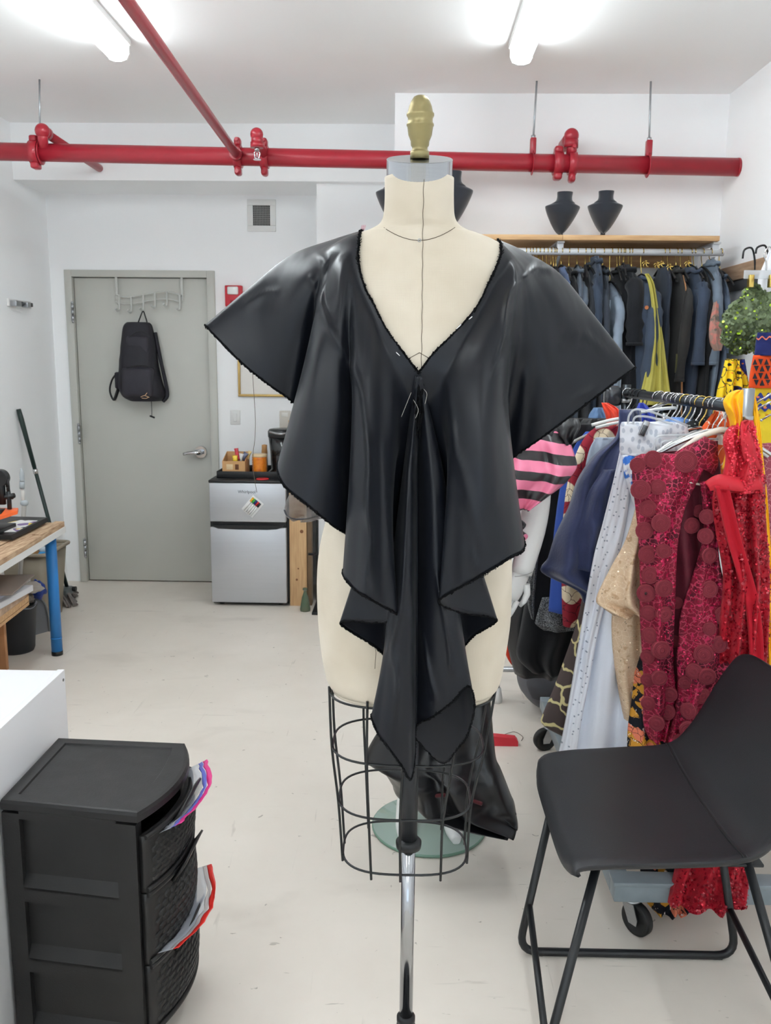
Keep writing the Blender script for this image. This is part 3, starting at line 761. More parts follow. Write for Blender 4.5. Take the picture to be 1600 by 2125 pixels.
# red fire alarm strobe
x0, x1, z0, z1 = wbox(469, 593, 505, 637)
fa = thing('fire_alarm', 'red fire alarm strobe on the wall right of the door', 'alarm', ((x0+x1)/2, W, z0))
MB().box((x0, W-0.045, z0), (x1, W, z1), .006).build('housing', mat('alarm_red', (186, 32, 48), rough=.4), fa)
MB().box((lerp(x0, x1, .16), W-0.062, lerp(z0, z1, .56)), (lerp(x0, x1, .80), W-0.04, lerp(z0, z1, .94)), .008).build('strobe_lens', mat('clear_lens', (226, 226, 224), rough=.12, coat=.5), fa)
MB().box((lerp(x0, x1, .3), W-0.047, lerp(z0, z1, .14)), (lerp(x0, x1, .7), W-0.04, lerp(z0, z1, .30)), .002).build('sounder_slot', mat('alarm_dark_red', (140, 20, 34), rough=.5), fa)
# light switch, thermostat plate
x0, x1, z0, z1 = wbox(478, 851, 499, 881)
sw = thing('light_switch', 'white rocker light switch on the wall above the fridge box', 'switch', ((x0+x1)/2, W, z0))
MB().box((x0, W-0.007, z0), (x1, W, z1), .003).build('cover_plate', M['white_plastic'], sw)
MB().box((lerp(x0, x1, .3), W-0.013, lerp(z0, z1, .22)), (lerp(x0, x1, .7), W-0.006, lerp(z0, z1, .78)), .002).build('rocker', M['white_plastic'], sw)
x0, x1, z0, z1 = wbox(581, 852, 604, 888)
th_ = thing('thermostat', 'beige wall thermostat box beside the coffee maker', 'thermostat', ((x0+x1)/2, W, z0))
MB().box((x0, W-0.03, z0), (x1, W, z1), .004).build('housing', mat('beige_plastic', (206, 200, 190), rough=.45), th_)
MB().box((lerp(x0, x1, .2), W-0.033, lerp(z0, z1, .66)), (lerp(x0, x1, .8), W-0.028, lerp(z0, z1, .9)), .002).build('display', mat('pale_display', (222, 220, 214), rough=.3), th_)
# framed board with gold frame
x0, x1, z0, z1 = wbox(493, 700, 634, 824)
fb = thing('wall_board', 'white board in a thin gold frame hanging above the fridge', 'picture frame', ((x0+x1)/2, W, z0))
MB().box((x0+.01, W-0.012, z0+.01), (x1-.01, W, z1-.01)).build('board', mat('board_white', (226, 222, 216), rough=.35), fb)
gf = mat('gold_frame', (190, 160, 100), rough=.35, metal=.6)
for (a, b, c, d_) in ((x0, x1, z0, z0+.016), (x0, x1, z1-.016, z1), (x0, x0+.016, z0+.016, z1-.016), (x1-.016, x1, z0+.016, z1-.016)):
    MB().box((a, W-0.022, c), (b, W, d_), .003).build('frame_rail', gf, fb)

# over-door hook rack
rk = thing('hook_rack', 'white over-door rack of six hooks with wavy rails', 'hook rack', tuple(U(310, 620, W)))
hm = mat('cream_enamel', (190, 191, 186), rough=.35)
Yh = W-0.012
def hpx(px, py, dy=0.0): return U(px, py, Yh-dy)
for px, bot in ((240, 622), (377, 624)):
    a, b = hpx(px+1 if px < 300 else px, 580 if px < 300 else 583), hpx(px, bot)
    MB().box((a.x-.008, Yh-.003, b.z), (a.x+.008, Yh+.002, DZ+.004), .001).build('strap', hm, rk)
    MB().box((a.x-.008, Yh-.003, DZ+.003), (a.x+.008, Yh+.045, DZ+.006)).build('strap_hook', hm, rk)
for off in (0, 15):
    pts = [hpx(x, y+off, .012) for x, y in ((240, 611), (252, 615), (268, 616), (290, 613), (312, 609), (335, 606), (355, 606), (377, 614))]
    MB().tube(cr(pts, 5), 0.0045, 8).build('rail', hm, rk)
for px, py in ((247, 613), (272, 616), (297, 612), (321, 607), (346, 604), (373, 612)):
    a = hpx(px, py, .016); sc = (hpx(px, py).z-hpx(px, py+32).z)
    q = [a, a+Vector((0, -.003, -sc*.5)), a+Vector((0, -.006, -sc*.92)), a+Vector((-.006, -.022, -sc)), a+Vector((-.014, -.036, -sc*.86))]
    MB().tube(cr(q, 5), [.0062]*16+[.0062, .006, .006, .0085, .0085], 8).build('hook', hm, rk)

# black backpack hanging on the third hook
bpk = mat('black_backpack_nylon', (34, 33, 40), rough=.62, spec=.4, var=.12, vscale=18, bump=.25, bscale=300)
bpk2 = mat('charcoal_pocket_nylon', (46, 44, 52), rough=.6, spec=.4, var=.12, vscale=25, bump=.3, bscale=260)
bp = thing('backpack', 'black backpack hanging by its loop from the door rack', 'backpack', tuple(U(300, 800, W-.1)))
YP = W-0.03
prof = [(669, 266, 309), (675, 260, 315), (690, 256, 320), (720, 253.5, 325), (760, 252, 330), (790, 250, 337), (806, 252, 342), (818, 258, 343), (826, 266, 342), (831, 276, 336)]
rows = []
prof_s = cr([(a, b, c) for a, b, c in prof], 3)
for r in prof_s:
    py, l, rr = r; t = (py-669)/(831-669); dep = .07+.075*min(1, t*1.6)*(1 if t < .93 else (1-(t-.93)*5))
    ring = []
    A, B = U(l, py, YP), U(rr, py, YP)
    for j in range(28):
        a = 2*PI*j/28; c, s_ = math.cos(a), math.sin(a); e = 3.0
        x = lerp(A.x, B.x, .5+.5*math.copysign(abs(c)**(2/e), c))
        y = YP - dep*(max(0, s_)**(2/e)) + (0 if s_ > 0 else 0.012*abs(s_))
        ring.append(Vector((x + .004*nz(x*20, py*.05), y+.008*nz(x*14, py*.04, 3)*max(0, s_), A.z)))
    rows.append(ring)
MB().grid(rows, closed_u=True, cap=True).build('body', bpk, bp)
def pad(px0, py0, px1, py1, y0, y1, name, m, b=.02):
    a, c = U(px0, py1, y0), U(px1, py0, y0)
    return MB().box((a.x, y1, a.z), (c.x, y0, c.z), b, seg=3).build(name, m, bp)
pad(268, 697, 312, 752, W-.075, W-.135, 'upper_pocket', bpk2, .02)
pad(262, 762, 322, 822, W-.09, W-.185, 'front_pocket', bpk2, .024)
pad(244, 772, 266, 806, W-.04, W-.10, 'side_pocket', bpk, .012)
ar = [U(269+ (20-abs(k-10)*1.0) if False else lerp(270, 311, k/20), 698 - 10*math.sin(PI*k/20), W-.139) for k in range(21)]
MB().tube(ar, .0022, 6).build('zip', M['black_plastic'], bp)
ar = [U(lerp(263, 321, k/20), 764 - 6*math.sin(PI*k/20), W-.187) for k in range(21)]
MB().tube(ar, .0022, 6).build('zip', M['black_plastic'], bp)
MB().tube(cr([U(286, 672, W-.05), U(291, 658, W-.05), U(297, 646, W-.045), U(302, 658, W-.05), U(306, 672, W-.05)], 6), .0042, 8).build('loop', M['black_plastic'], bp)
sh = MB().tube(cr([U(250, 776, W-.05), U(240, 778, W-.06), U(231, 792, W-.06), U(228, 812, W-.06), U(236, 830, W-.06), U(243, 815, W-.06), U(248, 796, W-.05)], 6), .006, 6, ry=.014)
sh.build('shoulder_strap', M['black_plastic'], bp)
sh = MB().tube(cr([U(322, 690, W-.025), U(334, 750, W-.03), U(345, 800, W-.03), U(347, 822, W-.035), U(338, 833, W-.04)], 6), .012, 8, ry=.02)
sh.build('shoulder_strap', bpk, bp)
MB().tube(cr([U(314, 832, W-.10), U(315, 850, W-.10), U(315, 864, W-.10)], 5), .0022, 6).build('dangling_strap', M['black_plastic'], bp)
MB().tube([U(311, 863, W-.10), U(321, 867, W-.10)], .006, 6).build('strap_buckle', M['black_plastic'], bp)
lg = MB()
for a, b, c in (((292, 824), (300, 821), (310, 825)), ((294, 826), (303, 827), (308, 824)), ((301, 820), (304, 817), (305, 815))):
    lg.tube(cr([U(*a, W-.189), U(*b, W-.189), U(*c, W-.189)], 4), .0018, 5)
lg.build('embroidered_mark', mat('peach_thread', (226, 186, 150), rough=.8), bp)

# ================================================================ fridge and what stands on it
Yf = 5.22
fa_, fb_ = U(441, 1258, Yf), U(597, 1258, Yf)
FX_0, FX_1 = fa_.x, fb_.x
ztop = U(500, 998, Yf).z
fm = mat('stainless_fridge_front', (192, 194, 198), rough=.36, metal=.55, spec=.5, var=.02, vscale=3, bump=.04, bscale=200, stretch=(1, 1, 25))
fd = mat('fridge_black_body', (26, 26, 28), rough=.42)
fr_ = thing('mini_fridge', 'small two-door fridge with steel doors beside the grey door', 'fridge', ((FX_0+FX_1)/2, Yf+.25, 0))
MB().box((FX_0+.002, Yf+.035, .02), (FX_1+.012, Yf+.47, ztop), .004).build('body', fd, fr_)
zsp = U(520, 1087, Yf).z
MB().box((FX_0, Yf-.01, zsp+.012), (FX_1-.003, Yf+.032, ztop-.012), .006).build('freezer_door', fm, fr_)
zb0 = U(520, 1250, Yf).z
MB().box((FX_0, Yf-.01, zb0), (FX_1-.003, Yf+.032, zsp-.022), .006).build('fridge_door', fm, fr_)
MB().box((FX_0, Yf+.004, zsp-.024), (FX_1-.003, Yf+.03, zsp+.012)).build('handle_recess', M['black_plastic'], fr_)
hp_ = [(FX_0+.02, zsp-.018), (FX_0+.05, zsp-.030), (lerp(FX_0, FX_1, .35), zsp-.034), (lerp(FX_0, FX_1, .75), zsp-.034), (FX_1-.06, zsp-.030), (FX_1-.025, zsp-.018), (FX_1-.02, zsp-.006), (FX_0+.015, zsp-.006)]
MB().prism(hp_, 'y', Yf-.014, Yf+.01).build('door_grip', M['black_plastic'], fr_)
MB().box((FX_0-.003, Yf-.012, ztop-.012), (FX_1+.012, Yf+.47, ztop+.004), .004).build('top', fd, fr_)
MB().box((FX_0+.005, Yf+.02, 0.012), (FX_1, Yf+.05, zb0-.002)).build('kick_plate', fd, fr_)
for x in (FX_0+.05, FX_1-.05):
    for y in (Yf+.06, Yf+.42): MB().cyl((x, y, 0), (x, y, .025), .018, 12).build('foot', M['black_plastic'], fr_)
def text(s, size, loc, m, parent, name='lettering', rot=(PI/2, 0, 0), ext=.0004, bold=False):
    cu = bpy.data.curves.new(name, 'FONT'); cu.body = s; cu.size = size; cu.extrude = ext; cu.align_x = 'CENTER'; cu.align_y = 'CENTER'
    tmp = bpy.data.objects.new(name, cu); COL.objects.link(tmp)
    dg = bpy.context.evaluated_depsgraph_get(); me = bpy.data.meshes.new_from_object(tmp.evaluated_get(dg))
    bpy.data.objects.remove(tmp)
    R = Matrix.Translation(Vector(loc)) @ Matrix(((1, 0, 0), (0, 1, 0), (0, 0, 1))).to_4x4()
    from mathutils import Euler
    R = Matrix.Translation(Vector(loc)) @ Euler(rot).to_matrix().to_4x4()
    me.transform(R)
    o3 = Vector(parent['_o']) if parent is not None else Vector()
    me.transform(Matrix.Translation(-o3)); me.materials.clear(); me.materials.append(m)
    ob = bpy.data.objects.new(name, me); COL.objects.link(ob)
    if parent is not None: ob.parent = parent; ob['_o'] = tuple(o3)
    return ob
lp_ = U(512, 1021, Yf-.012)
text('Whirlpool', .026, (lp_.x, Yf-.0108, lp_.z), mat('dark_badge', (70, 72, 76), rough=.3, metal=.6), fr_, 'badge')
# magnet pack of marker pens
mk = thing('marker_pack', 'pack of coloured marker pens stuck slantwise on the freezer door', 'marker pack', tuple(U(524, 1050, Yf-.02)))
cM = U(524, 1050, Yf-.012)
RM = Matrix.Translation(cM) @ Matrix.Rotation(math.radians(40), 4, 'Y')
cols = [(228, 170, 40), (60, 160, 60), (30, 40, 110), (190, 40, 50), (30, 30, 34)]
for k, cc in enumerate(cols):
    x = (k-2)*.0135
    MB().cyl(RM @ Vector((x, -.008, -.052)), RM @ Vector((x, -.008, .016)), .0062, 10).build('marker_barrel', M['white_plastic'], mk)
    MB().cyl(RM @ Vector((x, -.008, .016)), RM @ Vector((x, -.008, .045)), .0066, 10).build('marker_cap', mat('marker_colour', cc, rough=.4), mk)
MB().box((-.04, -.0025, -.058), (.046, .0, .056), .001, M=RM).build('backing_card', mat('card_white', (225, 225, 224), rough=.6), mk)
# tray, cardboard box with packets, orange jar, bottle, coffee maker, red lid
zt_ = U(470, 995, Yf+.1).z; zt_ = ztop+.004
tA = U(450, 983, Yf+.10)
tr = thing('tray', 'black rectangular tray lying on top of the fridge', 'tray', ((FX_0+FX_1)/2, Yf+.2, zt_))
tx0, tx1, ty0, ty1 = tA.x, FX_1+.02, Yf+.09, Yf+.42
tz = U(460, 978, ty0).z - zt_
tm = MB().box((tx0, ty0, zt_), (tx1, ty1, zt_+.008), .002)
for (a, b) in (((tx0, ty0), (tx1, ty0+.008)), ((tx0, ty1-.008), (tx1, ty1)), ((tx0, ty0), (tx0+.008, ty1)), ((tx1-.008, ty0), (tx1, ty1))): tm.box((a[0], a[1], zt_), (b[0], b[1], zt_+max(.03, tz)), .002)
tm.build('tray_body', M['black_plastic'], tr)
zt2 = zt_+.008
kraft = mat('kraft_cardboard', (196, 152, 104), rough=.8, var=.06, vscale=10, bump=.08, bscale=80)
yb0 = ty0+.012
a, b = U(461, 960, yb0), U(509, 978, yb0)
zbt = U(480, 957, yb0).z
bxc = thing('cardboard_box', 'open kraft cardboard box of packets on the fridge tray', 'box', ((a.x+b.x)/2, yb0+.08, zt2))
bd = .15; t_ = .004
MB().box((a.x, yb0, zt2), (b.x, yb0+bd, zt2+t_)).build('bottom', kraft, bxc)
mb = MB()
n_ = [(a.x, zt2), (b.x, zt2), (b.x, zbt), (a.x, zbt)]
mb.box((a.x, yb0, zt2), (b.x, yb0+t_, zbt)); mb.build('front_panel', kraft, bxc)
mb = MB().prism([(yb0, zt2), (yb0+bd, zt2), (yb0+bd, zbt+.045), (yb0, zbt)], 'x', a.x, a.x+t_); mb.build('side_panel', kraft, bxc)
mb = MB().prism([(yb0, zt2), (yb0+bd, zt2), (yb0+bd, zbt+.045), (yb0, zbt)], 'x', b.x-t_, b.x); mb.build('side_panel', kraft, bxc)
MB().box((a.x, yb0+bd-t_, zt2), (b.x, yb0+bd, zbt+.045)).build('back_panel', kraft, bxc)
MB().box((lerp(a.x, b.x, .18), yb0-.001, lerp(zt2, zbt, .45)), (lerp(a.x, b.x, .46), yb0+.001, lerp(zt2, zbt, .8)), .001).build('label_patch', mat('pale_label', (216, 190, 150), rough=.7), bxc)
MB().box((lerp(a.x, b.x, .56), yb0-.001, lerp(zt2, zbt, .45)), (lerp(a.x, b.x, .72), yb0+.001, lerp(zt2, zbt, .8)), .001).build('printed_mark', mat('brown_print', (110, 70, 44), rough=.7), bxc)
for (px, py, wpx, hpx_, cc, ang, dy, lab) in ((492, 943, 9, 26, (190, 60, 70), -8, .03, 'red snack packet standing in the cardboard box'), (497, 950, 15, 20, (240, 236, 228), 14, .05, 'white snack packet in the cardboard box'),
        (488, 952, 12, 14, (232, 200, 70), -4, .02, 'yellow snack packet at the front of the cardboard box'), (507, 947, 11, 18, (92, 96, 120), 30, .06, 'blue grey snack packet leaning in the cardboard box'), (516, 944, 8, 18, (214, 190, 130), 24, .08, 'tan snack packet at the right of the cardboard box')):
    c = U(px, py, yb0+dy); s_ = (U(px+1, py, yb0)-U(px, py, yb0)).x
    Mx = Matrix.Translation(c) @ Matrix.Rotation(math.radians(ang), 4, 'Y')
    g = []
    for i in range(7):
        v = i/6*2-1; bul = .010*(1-v*v)
        g.append([Mx @ Vector((u*wpx*s_/2*(1-.12*(1-v*v)), -bul*math.sqrt(max(0, 1-u*u)), v*hpx_*s_/2)) for u in [k/4-1 for k in range(9)]] + [Mx @ Vector((u*wpx*s_/2*(1-.12*(1-v*v)), bul*math.sqrt(max(0, 1-u*u)), v*hpx_*s_/2)) for u in [1-k/4 for k in range(1, 8)]])
    ob = MB().grid(g, closed_u=True, cap=True).build('snack_packet', mat('packet', cc, rough=.3, var=.25, vscale=60), None)
    tag(ob, lab, 'packet', 'packets in the cardboard box')
c = U(539, 979, yb0+.06); r_ = (U(555, 960, yb0+.06)-U(524, 960, yb0+.06)).x/2; zj0, zj1 = zt2, U(539, 945, yb0+.06).z
jr = thing('snack_jar', 'clear round jar of orange snacks on the fridge tray', 'jar', (c.x, yb0+.06, zt2))
jm = mat('orange_snacks', (226, 138, 24), rough=.35, rgb2=(196, 92, 10), vscale=40, coat=.6)
prof = [(0, zj0), (r_*.94, zj0)]
for k in range(15): prof += [(r_*(.97+.03*math.cos(k*PI)), lerp(zj0+.004, zj1-.012, k/14))]
prof += [(r_*.9, zj1-.008)]
MB().lathe(prof+[(0, zj1-.008)], (c.x, yb0+.06, 0), 28).build('jar_body', jm, jr)
MB().lathe([(r_*.98, zj1-.008), (r_*1.0, zj1-.006), (r_*1.0, zj1+.006), (r_*.96, zj1+.010), (0, zj1+.010)], (c.x, yb0+.06, 0), 28).build('lid', mat('translucent_lid', (214, 190, 150), rough=.3), jr)
c = U(549, 940, yb0+.22); zb1 = U(549, 922, yb0+.22).z
bt = thing('small_bottle', 'small amber bottle with pale label behind the orange jar', 'bottle', (c.x, yb0+.22, zt2))
rb_ = .020
MB().lathe([(0, zt2), (rb_, zt2), (rb_, zb1-.05), (rb_*.9, zb1-.03), (rb_*.9, zb1-.004), (0, zb1)], (c.x, yb0+.22, 0), 18).build('bottle', mat('amber_bottle', (176, 130, 80), rough=.3), bt)
MB().lathe([(rb_*1.02, zb1-.15), (rb_*1.02, zb1-.06)], (c.x, yb0+.22, 0), 18).build('bottle_label', mat('grey_label', (180, 176, 168), rough=.6), bt)
# coffee maker: tapered black drum with lid
yk = yb0+.14
a, b = U(556, 900, yk), U(618, 900, yk); zk1 = U(580, 889, yk).z; cx_ = (a.x+b.x)/2; hw_ = (b.x-a.x)/2
ck = thing('coffee_maker', 'tall black coffee maker standing on the fridge tray', 'coffee maker', (cx_, yk, zt2))
MB().lathe([(0, zt2), (hw_*.98, zt2), (hw_*.98, zt2+.02), (hw_*.80, zt2+.035), (hw_*.86, lerp(zt2, zk1, .5)), (hw_*.97, zk1-.055), (0, zk1-.055)], (cx_, yk, 0), 36, None, True, 1, .8).build('drum', mat('black_gloss', (20, 21, 23), rough=.18, coat=.4), ck)
MB().lathe([(hw_*.98, zk1-.055), (hw_*1.0, zk1-.05), (hw_*1.0, zk1-.018), (hw_*.9, zk1-.004), (hw_*.7, zk1), (0, zk1)], (cx_, yk, 0), 36, None, True, 1, .8).build('lid', mat('dark_lid', (38, 40, 42), rough=.28), ck)
MB().tube(cr([(cx_-hw_*.8, yk-.8*hw_*.62, zk1-.02), (cx_, yk-.8*hw_*1.12, zk1-.028), (cx_+hw_*.8, yk-.8*hw_*.62, zk1-.02)], 8), .008, 8).build('lid_handle', M['steel'], ck)
c = Uz(543, 996, ztop+.006)
rl = thing('plastic_disc', 'flat red plastic disc lying on the front edge of the fridge top', 'disc', (c.x, Yf+.05, ztop+.004))
MB().lathe([(0, 0), (.038, 0), (.040, .003), (.038, .007), (.03, .008), (0, .006)], (c.x, Yf+.045, ztop+.004), 28).build('disc', mat('red_lid_plastic', (196, 44, 50), rough=.35), rl)

# leaning lumber, green flask and thin black stand right of the fridge
Yl = 5.24
a, b = U(602, 1250, Yl), U(637, 1250, Yl)
lu = thing('wooden_board', 'pale pine board standing on end right of the fridge', 'board', (a.x, Yl, 0))
MB().box((a.x, Yl, 0), (b.x, Yl+.04, 1.16), .002).build('plank', M['pine_v'], lu)
for (px, py, r0) in ((626, 1103, .011), (616, 1203, .007), (619, 1180, .005)):
    c = U(px, py, Yl); MB().cyl((c.x, Yl-.0005, c.z), (c.x, Yl+.002, c.z), r0, 14).build('knot', mat('knot', (120, 78, 48), rough=.7), lu)
a2, b2 = U(637, 1250, Yl+.03), U(648, 1250, Yl+.03)
lu2 = thing('wooden_board', 'shaded side of the pale pine board, put in as a darker board', 'board', (a2.x, Yl+.03, 0))
MB().box((b.x+.002, Yl+.01, 0), (b2.x, Yl+.09, 1.2), .002).build('plank', mat('shaded_board_side', (104, 84, 62), rough=.6, var=.2, vscale=10), lu2)  # side of the pine board, its shade put into the brown
c = Uz(637, 1258, 0); c.y = 5.14
fl = thing('flask', 'small dark green cone shaped flask on the floor by the boards', 'flask', (c.x, c.y, 0))
MB().lathe([(0, 0), (.031, 0), (.032, .012), (.020, .085), (.010, .115), (.009, .128), (.015, .138), (.014, .143), (0, .143)], (c.x, c.y, 0), 24).build('flask_body', mat('green_glaze', (58, 88, 66), rough=.28, rgb2=(96, 96, 78), vscale=7), fl)
MB().tube([(c.x-.013, c.y, .132), (c.x, c.y-.016, .131), (c.x+.013, c.y, .132), (c.x, c.y+.016, .131)], .003, 6, closed=True).build('flask_lip', mat('grey_lip', (120, 120, 112), rough=.4), fl)
rs = thing('black_stand', 'thin black metal stand with a cross bar beside the boards', 'stand', tuple(Uz(657, 1240, 0)))
q = U(655, 1150, 5.2)
MB().tube([(q.x+.01, 5.2, 0), (q.x+.012, 5.2, 1.25)], .008, 8).build('post', M['black_metal'], rs)
MB().tube([(q.x-.045, 5.2, q.z+.0), (q.x+.25, 5.2, q.z-.01)], .008, 8).build('cross_bar', M['black_metal'], rs)
MB().tube([(q.x+.25, 5.2, 0), (q.x+.25, 5.2, 1.25)], .008, 8).build('post', M['black_metal'], rs)
for k in range(2): MB().box((q.x-.01+k*.24, 5.05, 0), (q.x+.03+k*.24, 5.33, .015), .003).build('foot', M['black_metal'], rs)

# ================================================================ small grey holder on the left wall
a = Ux(14, 627, XL); b = Ux(61, 630, XL)
hd = thing('wall_bracket', 'small white metal bracket on the left wall', 'bracket', tuple(a))
MB().box((XL, a.y, a.z-.022), (XL+.012, b.y, a.z+.022), .003).build('plate', M['white_plastic'], hd)
for k, (u0, u1) in enumerate(((.05, .28), (.55, .70))):
    MB().box((XL+.01, lerp(a.y, b.y, u0), a.z-.02), (XL+.05, lerp(a.y, b.y, u1), a.z+.012), .004).build('clip', M['steel'], hd)
for k, (u0, u1) in enumerate(((.30, .52), (.74, .95))):
    MB().box((XL+.01, lerp(a.y, b.y, u0), a.z-.012), (XL+.03, lerp(a.y, b.y, u1), a.z+.012), .004).build('slot', M['black_plastic'], hd)
# ================================================================ work table at the left and what is on and under it
M['blue_paint'] = mat('bright_blue_tube', (40, 120, 190), rough=.4, spec=.5)
M['osb'] = mat('rough_pallet_wood', (206, 178, 146), rough=.75, rgb2=(150, 116, 88), vscale=9, stretch=(9, 1.2, 9), bump=.3, bscale=40)
TZ = 0.698
tA, tB = Vector((-1.742, 4.36)), Vector((-1.655, 3.05))          # far right and near right corners of the top
tb = thing('work_table', 'work table of rough pale boards on bright blue tube legs by the left wall', 'table', (-2.0, 3.7, 0))
ed = (tB-tA)
def tpt(u, v, z):                                                 # u: 0 far .. 1 near, v: 0 front edge .. 1 wall
    p = tA + ed*u; return Vector((lerp(p.x, XL+.02, v), p.y + v*.03, z))
edges = [0, .10, .19, .31, .40, .53, .62, .75, .86, 1.0]
random.seed(3)
for i, (a, b) in enumerate(zip(edges, edges[1:])):                # boards run along the table, butt-jointed and uneven
    cuts = sorted([0, 1] + [random.uniform(.2, .45), random.uniform(.55, .85)])
    for c, d in zip(cuts, cuts[1:]):
        h_ = TZ - random.uniform(0, .012); ins = 0.004*random.random() if i else random.uniform(-.004, .010)
        q = [tpt(c+.003, a+.004 + (ins if i == 0 else 0), 0), tpt(d-.003, a+.004 + (ins if i == 0 else 0), 0), tpt(d-.003, b-.004, 0), tpt(c+.003, b-.004, 0)]
        mb = MB(); vs = [Vector((p.x, p.y, TZ-.030)) for p in q] + [Vector((p.x, p.y, h_)) for p in q]
        mb.add(vs, [[0, 3, 2, 1], [4, 5, 6, 7], [0, 1, 5, 4], [1, 2, 6, 5], [2, 3, 7, 6], [3, 0, 4, 7]])
        mb.build('board', M['osb'], tb)
apr = [tpt(0, .0, 0), tpt(1, .0, 0), tpt(1, .03, 0), tpt(0, .03, 0)]
mb = MB(); vs = [Vector((p.x, p.y, TZ-.062)) for p in apr]+[Vector((p.x, p.y, TZ-.030)) for p in apr]
mb.add(vs, [[0, 3, 2, 1], [4, 5, 6, 7], [0, 1, 5, 4], [1, 2, 6, 5], [2, 3, 7, 6], [3, 0, 4, 7]]); mb.build('edge_rail', M['white_plastic'], tb)
a, b = tpt(0, 0, 0), tpt(0, 1, 0)
MB().box((b.x, a.y-.012, TZ-.062), (a.x-.02, a.y+.004, TZ-.030)).build('end_rail', M['white_plastic'], tb)
for (x, y) in ((-1.792, 4.28), (-1.72, 3.12)):
    l = MB().cyl((x, y, .02), (x, y, TZ-.062), .0275, 20); ob = l.build('leg', M['blue_paint'], tb)
    MB().cyl((x, y, 0), (x, y, .022), .0285, 20).build('leg_cap', M['black_plastic'], ob)
    MB().cyl((x, y, .09), (x, y, .096), .0285, 20).build('leg_ring', M['blue_paint'], ob)
MB().box((-2.11, 4.30, 0), (-2.07, 4.34, TZ-.03), .004).build('leg', M['white_plastic'], tb)
MB().box((-2.26, 3.12, 0), (-2.22, 3.16, TZ-.03), .004).build('leg', M['white_plastic'], tb)

# black mat with a sticker sheet
tc_ = [(-1.815, 4.325), (-2.17, 4.345), (-2.17, 3.885), (-1.80, 3.875)]
mt = thing('cutting_tray', 'flat black rubber tray lying on the board table', 'tray', (-1.98, 4.1, TZ))
mb = MB(); vs = [Vector((x, y, TZ)) for x, y in tc_]+[Vector((x+(.004 if x < -2 else -.004), y, TZ+.022)) for x, y in tc_]
mb.add(vs, [[0, 1, 2, 3], [4, 7, 6, 5], [0, 4, 5, 1], [1, 5, 6, 2], [2, 6, 7, 3], [3, 7, 4, 0]])
mb.build('tray_body', M['black_plastic'], mt)
sm = mat('sticker_sheet', (226, 226, 224), rough=.45)
N, L, p = nodes_of(sm)
tc = N.new('ShaderNodeTexCoord'); vo = N.new('ShaderNodeTexVoronoi'); vo.inputs['Scale'].default_value = 26
L.new(tc.outputs['Object'], vo.inputs['Vector']); rr = N.new('ShaderNodeValToRGB'); rr.color_ramp.interpolation = 'CONSTANT'
sp = N.new('ShaderNodeSeparateColor'); L.new(vo.outputs['Color'], sp.inputs[0]); L.new(sp.outputs[0], rr.inputs[0])
rr.color_ramp.elements[0].color = lin((228, 228, 226)); e_ = rr.color_ramp.elements[1]; e_.position = .62; e_.color = lin((222, 196, 70))
for ps, cc in ((.74, (60, 60, 64)), (.82, (120, 96, 150)), (.88, (228, 228, 226))):
    q = rr.color_ramp.elements.new(ps); q.color = lin(cc)
L.new(rr.outputs[0], p.inputs['Base Color'])
zz = TZ+.024
c4 = [Uz(*q, zz) for q in ((78, 1080), (40, 1079), (-20, 1093), (-25, 1104), (34, 1103), (56, 1091))]
st = MB(); st.add([Vector((q.x, q.y, zz-.0018)) for q in c4]+[Vector((q.x, q.y, zz)) for q in c4], [list(range(6)), list(range(6, 12))]+[[i, (i+1) % 6, (i+1) % 6+6, i+6] for i in range(6)])
o = st.build('sticker_sheet', sm); tag(o, 'white sheet of printed stickers lying on the black tray', 'sheet')

# orange and black press machine
hpz = TZ+.022
orange = mat('orange_enamel', (232, 104, 52), rough=.4)
pr = thing('heat_press', 'small black and orange heat press machine standing on the table', 'press', (-2.1, 4.0, hpz))
y0 = 4.02
def pq(px, py, dy=0): return U(px, py, y0+dy)
a = pq(38, 1056); b = pq(-30, 1078)
mb = MB(); top = [pq(-40, 1064), pq(-8, 1054, .03), pq(38, 1054, .05), pq(36, 1060, -.02), pq(-30, 1081, -.12), pq(-60, 1090, -.12)]
mb.add([q for q in top]+[q+Vector((0, 0, -.016)) for q in top], [list(range(6)), list(range(6, 12))]+[[i, (i+1) % 6, (i+1) % 6+6, i+6] for i in range(6)])
mb.build('upper_platen', orange, pr)
mb = MB().box((pq(-60, 1085).x, y0-.14, hpz), (pq(24, 1085).x, y0+.05, hpz+.02), .004); mb.build('lower_platen', M['black_plastic'], pr)
MB().tube([pq(20, 1056), pq(19, 1036), pq(17, 1020)], .011, 8).build('guide_post', M['black_metal'], pr)
MB().tube([pq(18, 1026), pq(15, 995)], .009, 8).build('guide_post', M['black_metal'], pr)
MB().tube([pq(-10, 1036), pq(30, 1028)], .012, 8).build('cross_arm', M['black_metal'], pr)
MB().tube([pq(30, 1028), pq(24, 1034)], .008, 8).build('clamp_lever', M['black_metal'], pr)
MB().tube([pq(4, 1046), pq(4, 1012), pq(2, 990)], [.020, .016, .014], 10).build('column', M['black_metal'], pr)
c = pq(0, 992)
MB().cyl(c+Vector((0, -.02, 0)), c+Vector((0, .02, 0)), .040, 24).build('pressure_wheel', M['black_plastic'], pr)
MB().cyl(c+Vector((-.008, -.026, 0)), c+Vector((-.008, -.018, 0)), .016, 20).build('wheel_hub', M['steel'], pr)
MB().tube([c, pq(15, 1000), pq(16, 1010)], .010, 8).build('link_arm', M['black_metal'], pr)
MB().box((pq(-25, 1066).x, y0-.04, pq(0, 1068).z), (pq(10, 1066).x, y0+.02, pq(0, 1056).z), .006).build('press_foot', M['black_plastic'], pr)

